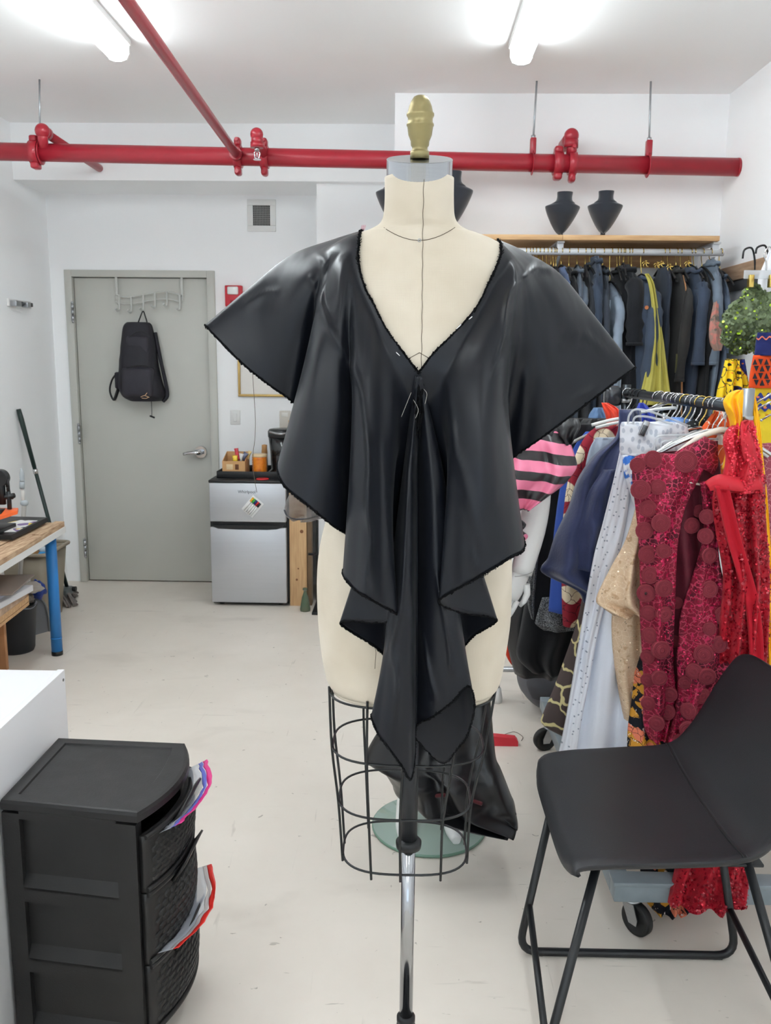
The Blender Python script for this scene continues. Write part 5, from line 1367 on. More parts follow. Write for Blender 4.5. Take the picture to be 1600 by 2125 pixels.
# ================================================================ shelf with necklace busts on the right-hand back wall
SY0, SY1 = 4.34, YS
za = U(1300, 488, SY0).z
sx0, sx1 = U(772, 485, SY0).x, U(1494, 492, SY0).x
sh_ = thing('wall_shelf', 'long pine shelf board on white brackets with a white clothes rail', 'shelf', (sx0, SY1, za-.02))
xm = U(1168, 488, SY0).x
for (a, b) in ((sx0, xm-.001), (xm+.001, sx1)): MB().box((a, SY0, za-.024), (b, SY1, za), .0015).build('board', M['pine'], sh_)
zr = U(1300, 523, 4.40).z; ryl = 4.40
wp_ = mat('white_rail_paint', (222, 224, 228), rough=.35)
MB().cyl((sx0+.05, ryl, zr), (U(1501, 524, ryl).x, ryl, zr), .0165, 20).build('rail', wp_, sh_)
for px in (1162, 1484, 960):
    x = U(px, 510, ryl).x
    mb = MB().box((x-.018, ryl-.03, za-.034), (x+.018, YS, za-.024), .002).box((x-.016, ryl-.012, zr-.005), (x+.016, ryl+.012, za-.03), .002).box((x-.018, YS-.008, za-.28), (x+.018, YS, za-.024), .002)
    mb.prism([(ryl, zr-.02), (ryl+.02, zr-.02), (YS, za-.26), (YS, za-.24)], 'x', x-.006, x+.006)
    mb.build('bracket', wp_, sh_)
MB().box((sx0+.03, YS-.02, za-.115), (sx1-.02, YS, za-.026), .002).build('wall_batten', M['pine'], sh_)
vel = mat('black_velvet', (40, 43, 50), rough=.85, sheen=.5, spec=.2)
def bust_display(cx, w, ztop, h, Y, lab, turn=0, base=True):
    t = thing('necklace_bust', lab, 'display bust', (cx, Y, za), 'necklace busts on the shelf')
    prof = [(0, .44), (.04, .435), (.10, .42), (.16, .43), (.205, .48), (.25, .62), (.285, .82), (.315, .98), (.34, 1.0), (.39, .97), (.50, .86), (.62, .72), (.75, .55), (.86, .38), (.93, .24), (.97, .12), (1.0, .03)]
    ps = cr([(a, b, 0) for a, b in prof], 3); rows = []
    R = Matrix.Rotation(turn, 3, 'Z')
    for p in ps:
        hw_ = w/2*max(.03, p.y/1.0*(1 if p.x > .2 else 1.0)); zz_ = ztop-h*p.x
        dpt = lerp(.030, .05, min(1, p.x*2)) * (1 if p.x < .5 else lerp(1, .35, (p.x-.5)*2)); lean_ = .05*(p.x)
        ring = []
        for j in range(26):
            a = 2*PI*j/26
            q = R @ Vector((hw_*math.cos(a), -dpt*math.sin(a) - .03*(1-p.x) + .02*(abs(math.cos(a))**3)*(1 if p.x > .25 else 0), 0))
            ring.append(Vector((cx+q.x, Y+q.y+lean_*.4, zz_)))
        rows.append(ring)
    MB().grid(rows, closed_u=True, cap=True).build('bust', vel, t)
    zb_ = ztop-h
    MB().tube([(cx, Y+.03, za+.004), (cx, Y+.025, zb_+h*.25)], .012, 10).build('stem', vel, t)
    MB().lathe([(0, 0), (.035, 0), (.036, .004), (.02, .008), (0, .008)], (cx, Y+.03, za), 20).build('foot', vel, t)
for (l, r, tp, bt_, lab, tn) in ((1132, 1206, 401, 486, 'black necklace bust left of the pair on the pine shelf', .12), (1222, 1294, 399, 484, 'black necklace bust nearest the right wall on the pine shelf', -.18),
                                 (893, 983, 358, 470, 'tall black necklace bust just right of the neck of the dress form', 0), (780, 870, 362, 474, 'tall black necklace bust just left of the neck of the dress form', 0)):
    Yb = 4.48
    a, b = U(l, tp, Yb), U(r, tp, Yb); zt_ = a.z; zb_ = max(U(l, bt_, Yb).z, za+.012)
    bust_display((a.x+b.x)/2, b.x-a.x, zt_, zt_-zb_, Yb, lab, tn)

# hangers: a hook over a bar, a neck and a pair of arms; axis 'x' or 'y' gives the way the arms spread
gold = mat('gold_hook', (206, 178, 100), rough=.25, metal=.9); M['gold'] = gold
clear = mat('clear_hanger_plastic', (214, 218, 222), rough=.10, alpha=.45, spec=.8)
hblack = mat('black_hanger', (22, 22, 24), rough=.6)
def hanger(bar, rbar, axis, lab, group, mhook, marm, span=.20, drop=.085, seed=0, sway=0.0):
    bar = Vector(bar)
    t = thing('hanger', lab, 'hanger', tuple(bar), group)
    d = Vector((math.cos(sway), math.sin(sway), 0)) if axis == 'x' else Vector((math.sin(sway), math.cos(sway), 0))
    r = rbar+.0032; pts = []
    for k in range(9):
        a = lerp(-.35, PI+.35, k/8)                      # hook lies in the plane of the arms
        pts.append(bar + d*(-math.cos(a)*r) + Vector((0, 0, math.sin(a)*r)))
    end = pts[-1]; low = bar + Vector((0, 0, -drop))
    pts += cr([end, bar + d*(r*.75) + Vector((0, 0, -drop*.45)), low + Vector((0, 0, .015)), low], 4)[1:]
    MB().tube(pts, .0021, 6).build('hook', mhook, t)
    arm = cr([low - d*span + Vector((0, 0, -.075)), low - d*span*.55 + Vector((0, 0, -.030)), low, low + d*span*.55 + Vector((0, 0, -.030)), low + d*span + Vector((0, 0, -.075))], 4)
    MB().tube(arm, .0055, 6).build('arms', marm, t)
    return t, low

# ---------------------------------------------------------------- denim pieces on the white rail, seen edge on
denims = [ # px centre, px width, top py, colour, second look, label
 (1062, 18, 560, (58, 66, 84), 0, 'dark denim garment at the left end of the white rail beside the cape'), (1090, 20, 560, (40, 44, 54), 0, 'charcoal denim garment near the left end of the white rail'), (1118, 18, 556, (70, 84, 108), 0, 'mid blue denim garment partly hidden by the cape shoulder'), (1143, 18, 556, (34, 36, 44), 0, 'near black garment partly hidden by the cape shoulder'),
 (1164, 17, 556, (86, 112, 168), 0, 'small bright blue piece on the white rail'), (1180, 17, 560, (30, 32, 38), 0, 'black narrow garment right of the bright blue piece'), (1197, 18, 556, (92, 108, 130), 0, 'washed blue denim garment left of the hooded one'), (1214, 19, 556, (44, 48, 58), 0, 'dark slate garment on the white rail'),
 (1233, 22, 534, (52, 70, 98), 0, 'navy denim garment with its collar pulled up high'), (1250, 18, 558, (60, 70, 88), 0, 'slate blue denim garment right of the pulled up collar'), (1265, 26, 590, (124, 142, 166), 1, 'light blue denim jacket with frayed pale edges'), (1293, 44, 552, (26, 29, 38), 0, 'wide black vest with a rounded shoulder'),
 (1330, 46, 575, (56, 72, 98), 1, 'denim waistcoat with frayed armhole and copper button'), (1376, 24, 556, (44, 58, 82), 0, 'navy denim garment behind the yellow sheer piece'), (1402, 26, 558, (46, 44, 44), 2, 'dark jacket with tan leather edging'), (1431, 34, 556, (62, 80, 112), 0, 'blue grey denim jacket with a wide plain side'), (1456, 22, 560, (34, 35, 40), 0, 'black garment with a flared cuff on the white rail'), (1474, 26, 540, (120, 142, 170), 0, 'light blue denim jacket near the right end of the rail'), (1493, 18, 568, (96, 120, 156), 0, 'mid blue denim piece at the right end of the rail')]
fray = cloth('frayed_denim_edge', (176, 188, 204), bump=.5, bscale=300); tan_e = cloth('tan_edge', (170, 122, 84)); copper = mat('copper_button', (190, 120, 80), rough=.3, metal=.8)
random.seed(21)
for k, (px, wp2, ty, cc, look, lab) in enumerate(denims):
    x = U(px, ty, ryl).x; hw_ = (U(px+wp2/2, ty, ryl).x-U(px-wp2/2, ty, ryl).x)/2
    zt_ = U(px, ty, ryl).z; zlow = 1.17+random.uniform(-.05, .08)
    t = thing('denim_garment', lab, 'garment', (x, ryl, zr-.1), 'denim pieces on the white rail')
    rot = Matrix.Rotation(random.uniform(-.16, .16), 3, 'Z'); rows = []
    lean_ = random.uniform(-.02, .02); nn = 30; sk = random.uniform(0, 20)
    for i in range(19):
        v = i/18; z = lerp(zt_, zlow, v); ring = []
        yw = lerp(.05, .185, min(1, v*7)**.7) + .02*math.sin(v*4+sk)
        xw = hw_*(.45+.55*min(1, v*5)**.8)*(1+.28*nz(v*3.3, sk))*(1.0 if v < .75 else 1.0)
        for j in range(nn):
            a = 2*PI*j/nn; c, s_ = math.cos(a), math.sin(a)
            fx = 1 + .45*noise.noise(Vector((c*1.6+sk, s_*1.6, v*4.2))) + .16*math.sin(3*a+sk+v*4) + .14*noise.noise(Vector((c*4+sk, s_*4, v*12)))
            q = rot @ Vector((xw*fx*math.copysign(abs(c)**.8, c), yw*s_, 0))
            ring.append(Vector((x+q.x+lean_*v + .010*nz(v*4, sk, s_), ryl+q.y, z + .012*nz(a*2, sk, v))))
        rows.append(ring)
    if px == 1233:
        pass
    gy = sum(cc)/3; cc = tuple(lerp(c_, gy, .35)*(.95 if look else .82) for c_ in cc)
    dm = cloth('denim_cloth', cc, bump=.3, bscale=380, var=.16, vscale=12)
    MB().grid(rows, closed_u=True, cap=True).build('cloth', dm, t)
    # front placket or edge strip, running down the near side
    ed_m = (dm, fray, tan_e)[look]
    jn = 3*nn//4
    off = 3 if look else 0
    line = [rows[i][(jn+off) % nn] + Vector((0, -.003, 0)) for i in range(1, 19)]
    MB().tube(line, .0032 if not look else .0062, 6).build('edge_seam', ed_m, t)
    if look == 1:
        line = [rows[i][(jn-4) % nn] + Vector((0, -.003, 0)) for i in range(2, 12)]
        MB().tube(line, .005, 6).build('edge_seam', ed_m, t)
        c = rows[4][jn % nn]; MB().cyl(c+Vector((.006, -.008, 0)), c+Vector((.006, -.001, 0)), .009, 14).build('button', copper, t)
    if look == 2:
        q = rows[10][jn]; MB().box((q.x-.010, q.y-.008, q.z-.045), (q.x+.012, q.y+.004, q.z+.045), .003).build('patch_tab', cloth('olive_tab', (96, 92, 60)), t)
    if wp2 > 17 and px not in (1376,):
        sd = random.choice((-1, 1)); x_s = x+sd*hw_*.35; ys = ryl-.165; zs = zt_-.09-random.uniform(0, .03); ln_ = random.uniform(.26, .46); dx_ = random.uniform(-.02, .03)
        P = cr([(x_s, ys+.05, zs+.02), (x_s+sd*.006, ys-.012, zs-.05), (x_s+dx_*.5, ys-.02+random.uniform(-.02, .01), zs-ln_*.5), (x_s+dx_, ys-.015+random.uniform(-.02, .02), zs-ln_)], 6)
        MB().tube(P, [max(.016, hw_*.75)*(1+.30*nz(i*.9, sk, 5))*(.75 if i < 3 else 1) for i in range(len(P))], 12).build('sleeve', dm, t)
        MB().tube([P[-1]+Vector((0, 0, .012)), P[-1]+Vector((0, 0, -.004))], max(.017, hw_*.80), 12).build('cuff', ed_m if look == 1 else dm, t)
    if k % 3 != 1:
        cr_ = [rows[1][j]+Vector((0, 0, .012+.012*abs(math.sin(j*.6)))) for j in range(0, nn, 2)]
        MB().tube(cr_, .009, 7, closed=True).build('collar', dm, t)
    h, low = hanger((x, ryl, zr), .0165, 'y', 'gold hooked hanger of ' + ('the ' + lab)[:200].replace('the ', 'the ', 1), 'hangers on the white rail', gold, hblack, span=.17, drop=max(.05, zr-zt_-.012), sway=random.uniform(-.15, .15))
    h['label'] = ' '.join(('gold hook hanger carrying the ' + lab).split()[:16])
# empty gold hooks bunched on the rail
ORD = ['first', 'second', 'third', 'fourth', 'fifth', 'sixth', 'seventh', 'eighth', 'ninth', 'tenth', 'eleventh', 'twelfth', 'thirteenth', 'fourteenth', 'fifteenth', 'sixteenth', 'seventeenth']
for k, px in enumerate((1100, 1106, 1112, 1120, 1128, 1136, 1150, 1155, 1226, 1282, 1288, 1297, 1306, 1312, 1388, 1414, 1442)):
    x = U(px, 520, ryl).x
    h, low = hanger((x, ryl, zr), .0165, 'y', 'thin empty gold hook hanger, '+ORD[k]+' from the left on the white rail', 'empty gold hooks on the white rail', gold, hblack, span=.16, drop=.075, sway=random.uniform(-.1, .1))
for k, (px, py) in enumerate(((1340, 545), (1364, 548), (1372, 546), (1390, 552), (1428, 545))):
    c = U(px, py, 4.24); mb = MB()
    for q in range(5):
        a = q*2*PI/5; mb.tube([c, c+Vector((.014*math.cos(a), -.003, .012*math.sin(a)-.004)), c+Vector((.018*math.cos(a+.5), -.004, .016*math.sin(a+.5)-.008))], .0022, 5)
    tag(mb.build('gold_clip', gold), 'small gold clip bow on the white rail, '+ORD[k]+' from the left', 'clip', 'gold clips on the white rail')
ysh = mat('yellow_sheer', (190, 180, 88), rough=.6, alpha=.88, var=.1, vscale=6)
t, o, out = garment('yellow_chiffon', 'sheer yellow chiffon piece hanging straight down among the denim', 'garment', [(568, 1338, 1346, 4.20), (590, 1346, 1358, 4.19), (640, 1353, 1366, 4.19), (700, 1352, 1376, 4.18), (760, 1342, 1384, 4.18), (812, 1330, 1391, 4.18), (840, 1326, 1396, 4.18)], ysh, thick=.04, folds=2.5, amp=.012, seed=4)
fl2 = pattern('faded_rose_print', (150, 122, 112), [('noise', 30, .48, .56, (186, 120, 110), (1, 1, 1)), ('noise', 22, .58, .64, (96, 92, 84), (1, 1, 1))])
garment('rose_print_piece', 'small faded rose print piece at the right end of the denim', 'garment', [(556, 1484, 1489, 4.36), (620, 1482, 1490, 4.22), (665, 1474, 1492, 4.10), (690, 1472, 1500, 4.08), (712, 1474, 1500, 4.08), (728, 1482, 1496, 4.08)], fl2, thick=.05, folds=1.5, amp=.008, seed=8)

# ================================================================ right wall: batten with hooks, the clothes hanging there
bw = thing('wall_batten', 'long wooden batten with black hooks on the right wall', 'hook board', (XR, 3.6, 1.98))
a0, a1 = Ux(1476, 566, XR), Ux(1598, 532, XR)
b0 = Ux(1503, 590, XR)
zt_ = a0.z; zb_ = Ux(1504, 588, XR).z
MB().box((XR-.022, 2.2, zb_), (XR, YS-.03, zt_), .002).build('board', M['pine_y'], bw)
MB().box((XR-.012, 2.2, zb_-.05), (XR, YS-.05, zb_-.002), .002).build('dark_strip', mat('grey_strip', (74, 74, 76), rough=.6), bw)
for px, ptop, pbot in ((1565, 513, 560), (1592, 508, 545)):
    q = Ux(px, 540, XR-.03); zz_ = Ux(px, ptop, XR-.05).z; z2_ = Ux(px, pbot, XR-.03).z
    MB().tube(cr([(XR-.022, q.y, z2_), (XR-.03, q.y, lerp(z2_, zz_, .6)), (XR-.05, q.y-.01, zz_), (XR-.085, q.y-.02, zz_-.01), (XR-.09, q.y-.02, lerp(z2_, zz_, .5))], 5), .0045, 8).build('wire_hook', M['black_metal'], bw)
gm_ = cloth('moss_green_mesh', (104, 116, 88), bump=.9, bscale=90, var=.4, vscale=30)
YG = 3.55
gt = thing('green_sequin_top', 'mossy green ruffled top covered in lime sequins by the right wall', 'garment', tuple(U(1560, 600, YG)))
mb = MB(); random.seed(9)
cent = [(1562, 650, .135), (1530, 668, .10), (1590, 660, .12), (1545, 700, .085), (1585, 705, .09), (1562, 612, .06), (1530, 720, .045), (1610, 640, .10), (1513, 700, .045)]
for k, (px, py, r) in enumerate(cent):
    c = U(px, py, YG+random.uniform(-.03, .03)); rows = []
    for i in range(15):
        th = PI*i/14; row = []
        for j in range(24):
            ph = 2*PI*j/24; d = Vector((math.sin(th)*math.cos(ph), math.sin(th)*math.sin(ph), -math.cos(th)))
            q = r*.60*(1+.34*noise.noise(d*2.4+Vector((k*3.1, 0, 0)))+.22*noise.noise(d*6+Vector((0, k, 0))))
            row.append(c+Vector((d.x*q, d.y*q*.55, d.z*q)))
        rows.append(row)
    mb.grid(rows, closed_u=True, cap=True)
gbody = mb.build('ruffled_body', gm_, gt)
def sequins_on(o, parent, m, count, size, seed, grow=.003):
    random.seed(seed); me = o.data; o3 = Vector(o['_o']); fs_ = [p for p in me.polygons if p.normal.y < .35]; s_ = MB()
    for k in range(count):
        f = random.choice(fs_); q = [me.vertices[i].co for i in f.vertices]; a, b = random.random(), random.random()
        p = lerp(lerp(q[0], q[1], a), lerp(q[3], q[2], a), b) if len(q) == 4 else f.center
        n = (f.normal + Vector((random.gauss(0, .5), random.gauss(0, .35), random.gauss(0, .5)))).normalized()
        t1 = n.orthogonal().normalized(); t2 = n.cross(t1); c = p+f.normal*grow+o3; r = size*random.uniform(.6, 1.3)
        s_.add([c+(t1*math.cos(g)+t2*math.sin(g))*r for g in (0, PI/3, 2*PI/3, PI, 4*PI/3, 5*PI/3)], [[0, 1, 2, 3, 4, 5]])
    return tag(s_.build('sequins', m, parent, fix=False), kind='stuff')
lime = seq_mat('lime_sequin', (190, 226, 70)); moss = mat('moss_sequin', (98, 112, 78), rough=.4, metal=.2)
sequins_on(gbody, gt, lime, 420, .0050, 2, .006); sequins_on(gbody, gt, moss, 2600, .0085, 3, .004)
q = U(1562, 566, YG)
ph_ = thing('clip_hanger', 'clear plastic clip hanger above the mossy green top', 'hanger', tuple(q))
MB().box((U(1542, 570, YG-.02).x, YG-.03, U(1542, 580, YG).z), (U(1615, 566, YG-.02).x, YG-.024, U(1542, 562, YG).z), .002).build('bar', clear, ph_)
MB().tube(cr([U(1590, 565, YG), U(1590, 545, YG), U(1586, 528, YG), U(1596, 512, YG), U(1606, 520, YG)], 5), .003, 8).build('hook', M['chrome'], ph_)
for px in (1546, 1588): MB().box((U(px, 586, YG).x, YG-.045, U(px, 598, YG).z), (U(px+10, 586, YG).x, YG-.02, U(px, 572, YG).z), .002).build('clip', gold, ph_)
wt = cloth('white_cotton', (226, 226, 230), var=.03)
garment('white_blouse', 'white cotton blouse on the right wall above the green top', 'garment', [(520, 1596, 1604, YG+.1), (545, 1586, 1612, YG+.1), (575, 1574, 1640, YG+.1), (605, 1572, 1660, YG+.1), (640, 1575, 1660, YG+.1)], wt, thick=.06, folds=2, amp=.01, seed=3)
# african print dresses
def print_mat(name, seed):
    return pattern(name, (236, 200, 40), [('rand', 14, .62, .63, (222, 84, 34), (1, .2, 1)), ('rand', 17, .70, .71, (34, 46, 120), (1, .2, 1)), ('cell', 22, .16, .14, (30, 28, 40), (1, .2, 1)), ('edge', 26, .05, .03, (36, 30, 46), (1, .2, 1)), ('cell', 34, .10, .09, (226, 120, 40), (1, .2, 1))])
pm = print_mat('wax_print_bright', 0)
YA = 3.42
garment('wax_print_skirt', 'orange yellow and blue wax print skirt under the green top', 'garment', [(745, 1505, 1545, YA+.15), (780, 1497, 1550, YA+.14), (812, 1488, 1556, YA+.13), (860, 1482, 1562, YA+.13), (930, 1480, 1566, YA+.13)], pm, thick=.10, folds=3.5, amp=.022, seed=6)
cen = thing('wax_print_dress', 'wax print dress, orange with black triangles above a yellow band of blue eyes', 'garment', tuple(U(1590, 690, YA)))
orp, yel, nav = cloth('print_orange', (224, 78, 32), var=.04), cloth('print_yellow', (234, 204, 52), var=.04), cloth('print_navy', (32, 40, 92), var=.06)
def panel(rows, m, nm, d=0): 
    mb, out = drape([(a, l, r, y-d) for a, l, r, y in rows], thick=.03, folds=1, amp=.004, seed=2); mb.build(nm, m, cen)
panel([(690, 1572, 1640, YA), (712, 1568, 1645, YA), (738, 1565, 1648, YA)], nav, 'print_band')
panel([(737, 1563, 1650, YA), (775, 1556, 1655, YA), (805, 1553, 1660, YA)], orp, 'print_band', .004)
panel([(804, 1562, 1660, YA), (850, 1562, 1665, YA), (900, 1562, 1668, YA), (1000, 1565, 1670, YA)], yel, 'print_band')
blk = mat('print_black', (30, 28, 38), rough=.8); 
def flat(poly, m, nm, Y, thick=.0015):
    q = [U(x, y, Y) for x, y in poly]; n = len(q); mb = MB(); mb.add(q+[p+Vector((0, thick, 0)) for p in q], [list(range(n)), list(range(n, 2*n))]+[[i, (i+1) % n, (i+1) % n+n, i+n] for i in range(n)]); return mb.build(nm, m, cen)
tri = MB()
for r_, (yy0, yy1) in enumerate(((745, 757), (759, 771), (774, 786), (788, 800))):
    for c_ in range(4):
        x0_ = 1562+c_*12+(r_ % 2)*3; up_ = (r_+c_) % 2 == 0
        for q3 in (((x0_, yy1), (x0_+10, yy1), (x0_+5, yy0)) if up_ else ((x0_, yy0), (x0_+10, yy0), (x0_+5, yy1)),):
            v3 = [U(a, b, YA-.0225) for a, b in q3]; tri.add(v3+[p+Vector((0, .003, 0)) for p in v3], [[0, 1, 2], [3, 5, 4], [0, 3, 4, 1], [1, 4, 5, 2], [2, 5, 3, 0]])
tag(tri.build('triangle_print', blk, cen), kind='stuff')
eyes = mat('print_blue', (38, 52, 128), rough=.8); rd = mat('print_coral', (226, 120, 92), rough=.8)
for py in (824, 846):
    w_ = [(1566+2*k, py+4*math.sin(k*.75)) for k in range(18)]
    flat([(a, b-3-2.5*abs(math.sin((a-1566)*.16))) for a, b in w_]+[(a, b+4+2*abs(math.sin((a-1566)*.16))) for a, b in w_[::-1]], eyes, 'wave_print', YA-.0175)
    for c_ in (1573, 1588): flat([(c_+3.5*math.cos(k*PI/6), py+2.2*math.sin(k*PI/6)) for k in range(12)], rd, 'eye_print', YA-.019)
for c_ in (1575, 1592): flat([(c_+3.2*math.cos(k*PI/6), 862+3.2*math.sin(k*PI/6)) for k in range(12)], mat('print_amber', (200, 130, 30), rough=.8), 'dot_print', YA-.0185)
flat([(1570+2*k, 700+3*math.sin(k*.8)) for k in range(16)]+[(1570+2*k, 703+3*math.sin(k*.8)) for k in range(16)][::-1], rd, 'zigzag_print', YA-.018)

U_plain = U
def U(px, py, Y):                                  # garments of the rolling rack stand clear of the chair back
    if Y < 0: return U_plain(px, py, -Y)
    return U_plain(px, py, 2.37+(Y-2.0)*.63 if 1.9 < Y < 3.0 else Y)
# ================================================================ rolling rack in front: base, upright, bar
RX, RY0, RY1, RZ = .90, 2.45, 3.40, 1.432
_a, _b = U(1500, 841, -2.47), U(1300, 816, -3.40); RX = _a.x; RX1 = _b.x; RZ = (_a.z+_b.z)/2
gsteel = mat('grey_rack_enamel', (128, 138, 144), rough=.4, spec=.5, var=.08, vscale=20)
dsteel = mat('dark_rack_tube', (66, 70, 74), rough=.32, metal=.8)
rk2 = thing('clothes_rack', 'rolling clothes rack with a dark bar full of garments, behind the chair', 'clothes rack', (RX, 2.6, 0))
MB().cyl((RX, RY0-.03, _a.z), (RX1, RY1, _b.z), .0165, 20).build('bar', dsteel, rk2)
c0 = U(1552, 806, -RY0+.0)
for yy in (RY0, RY1):
    x_ = U(1551, 840, -RY0).x if yy == RY0 else RX1
    MB().cyl((x_, yy, .13), (x_, yy, c0.z if yy == RY0 else RZ+.03), .0165, 18).build('upright', mat('zinc_upright', (150, 154, 158), rough=.35, metal=.7) if yy == RY0 else dsteel, rk2)
    MB().cyl((x_, yy, c0.z-.075), (x_, yy, c0.z-.09), .019, 16).build('upright_collar', M['steel'], rk2)
    MB().box((x_-.03, yy-.03, .10), (x_+.03, yy+.03, .175), .003).build('upright_socket', gsteel, rk2)
q = U(1268, 822, 3.44); MB().box((q.x-.03, 3.40, q.z-.04), (q.x+.04, 3.49, q.z+.04), .02).build('end_fitting', mat('black_fitting', (40, 42, 48), rough=.2, coat=.5), rk2)
bx0, bx1, by0, by1 = .585, 1.26, 2.14, 3.46
for (a, b) in (((bx0, by0), (bx1, by0+.05)), ((bx0, by1-.05), (bx1, by1)), ((bx0, by0+.05), (bx0+.05, by1-.05)), ((bx1-.05, by0+.05), (bx1, by1-.05))):
    MB().box((a[0], a[1], .098), (b[0], b[1], .148), .003).build('base_beam', gsteel, rk2)
MB().box((bx0-.004, by0-.004, .146), (bx1, by0+.054, .158), .002).build('beam_cap', gsteel, rk2)
def caster(x, y, ang, R=.046):
    t = MB(); Rm = Matrix.Translation((x, y, 0)) @ Matrix.Rotation(ang, 4, 'Z')
    MB().lathe([(0, .098), (.026, .098), (.026, .092), (.02, .088), (0, .088)], (x, y, 0), 16).build('caster_plate', M['steel'], rk2)
    fk = MB()
    for s_ in (-1, 1):
        fk.prism([(-.020, .09), (.020, .09), (-.008, R-.012), (-.034, R-.012), (-.036, R+.006)], 'y', s_*.017-.0015, s_*.017+.0015, M=Rm)
    fk.build('caster_fork', M['steel'], rk2)
    wl = MB(); prof = [(0, -.010), (R-.014, -.010), (R-.012, -.0125), (R-.003, -.0125), (R, -.009), (R, .009), (R-.003, .0125), (R-.012, .0125), (R-.014, .010), (0, .010)]
    Mw = Matrix.Rotation(ang, 3, 'Z') @ Matrix.Rotation(PI/2, 3, 'X')
    off = Rm @ Vector((-.022, 0, R)); wl.lathe(prof, off, 28, Mw); wl.build('caster_wheel', M['rubber'], rk2)
    wl = MB(); wl.lathe([(0, -.0145), (.008, -.0145), (.009, -.012), (.009, .012), (.008, .0145), (0, .0145)], off, 12, Mw); wl.build('caster_axle', M['steel'], rk2)
caster(.640, 2.165, 2.2); caster(.600, 3.275, .25); caster(1.19, 2.165, 1.0); caster(1.19, 3.275, .4)

# ---------------------------------------------------------------- garments on the rolling rack, from the front to the back
red_ = cloth('red_satin_cloth', (188, 22, 40), rough=.45, bump=.1, sheen=.1, spec=.4, var=.12); redd = cloth('deep_red_sequin_ground', (168, 18, 36), rough=.5, var=.3, vscale=40, bump=.6, bscale=160)
rs = seq_mat('red_sequin', (226, 40, 62)); ms_ = seq_mat('magenta_sequin', (214, 30, 84))
rt, o, out = garment('red_sequin_gown', 'bright red gown with sequined bodice beside the grey upright', 'gown', [(872, 1543, 1562, 2.03), (888, 1512, 1566, 2.025), (915, 1500, 1570, 2.02), (950, 1506, 1578, 2.01), (990, 1498, 1580, 2.00), (1020, 1484, 1582, 2.00)], red_, part='bodice', thick=.07, folds=2.2, amp=.012, seed=2)
sequins(out, rt, rs, 900, v0=.15, v1=1, seed=3)
_, o, out = garment('', '', '', [(985, 1488, 1590, 2.02), (1040, 1478, 1588, 2.01), (1110, 1486, 1592, 2.01), (1200, 1500, 1596, 2.01), (1320, 1490, 1592, 2.02), (1440, 1482, 1585, -2.42), (1600, 1450, 1580, -2.36), (1780, 1405, 1556, -2.20), (1872, 1385, 1546, -2.10)], redd, part='skirt', root=rt, thick=.09, folds=3.2, amp=.020, seed=7, skew=.6)
rd2 = mat('dark_red_sequin', (150, 14, 34), rough=.25, metal=.3, spec=.7)
sequins(out, rt, rs, 900, seed=5, v0=0, v1=1); sequins(out, rt, rd2, 2600, seed=6, v0=0, v1=1, size=.0036)
sw = [[U(x+dx, y, -(2.335 - .010*math.sin(PI*k/1.5) + .004*nz(y*.02, k))) for (x, y) in ((1486, 1008), (1498, 1060), (1512, 1120), (1530, 1180), (1546, 1240), (1556, 1310), (1560, 1390))] for k, dx in enumerate((-4, 4, 10, 18, 26))]
MB().grid([cr(r, 5) for r in sw]).build('chiffon_swath', cloth('red_chiffon', (186, 24, 42), rough=.8, bump=.4, bscale=60), rt, solid=.002)
pep = MB().grid([cr([U(1462, 1000, 1.985), U(1490, 985, 1.965), U(1530, 990, 1.955), U(1575, 985, 1.97)], 6), cr([U(1470, 1010, 1.975), U(1495, 1000, 1.955), U(1530, 1004, 1.94), U(1580, 1000, 1.955)], 6), cr([U(1474, 1019, 1.96), U(1500, 1016, 1.94), U(1535, 1020, 1.925), U(1584, 1016, 1.94)], 6)])
pep.build('peplum', red_, rt, solid=.002)
st = MB().grid([cr([U(1540+d*.2, 875, 2.0), U(1552+d, 910, 1.965), U(1560+d*1.2, 950, 1.955), U(1572+d, 975, 1.965)], 6) for d in (-14, -6, 2, 10)]); st.build('satin_sash', red_, rt, solid=.002)

# yellow cloth thrown over the upright
yc = cloth('marigold_cotton', (244, 178, 16), rough=.75, var=.05, bump=.2)
yt, o, out = garment('yellow_cloth', 'marigold yellow cloth thrown over the end of the rack bar', 'cloth', [(809, 1530, 1543, 2.09), (816, 1512, 1543, 2.07), (832, 1501, 1542, 2.055), (850, 1505, 1540, 2.05), (870, 1514, 1538, 2.05), (890, 1516, 1532, 2.05), (930, 1510, 1528, 2.055), (975, 1500, 1512, 2.06)], yc, thick=.05, folds=2.2, amp=.010, seed=5)
garment('', '', '', [(812, 1560, 1566, 2.15), (835, 1560, 1570, 2.14), (880, 1560, 1577, 2.13), (950, 1566, 1584, 2.12), (1060, 1576, 1594, 2.12), (1200, 1586, 1602, 2.12), (1400, 1590, 1612, 2.12)], yc, part='hanging_end', root=yt, thick=.02, folds=1.2, amp=.006, seed=9)
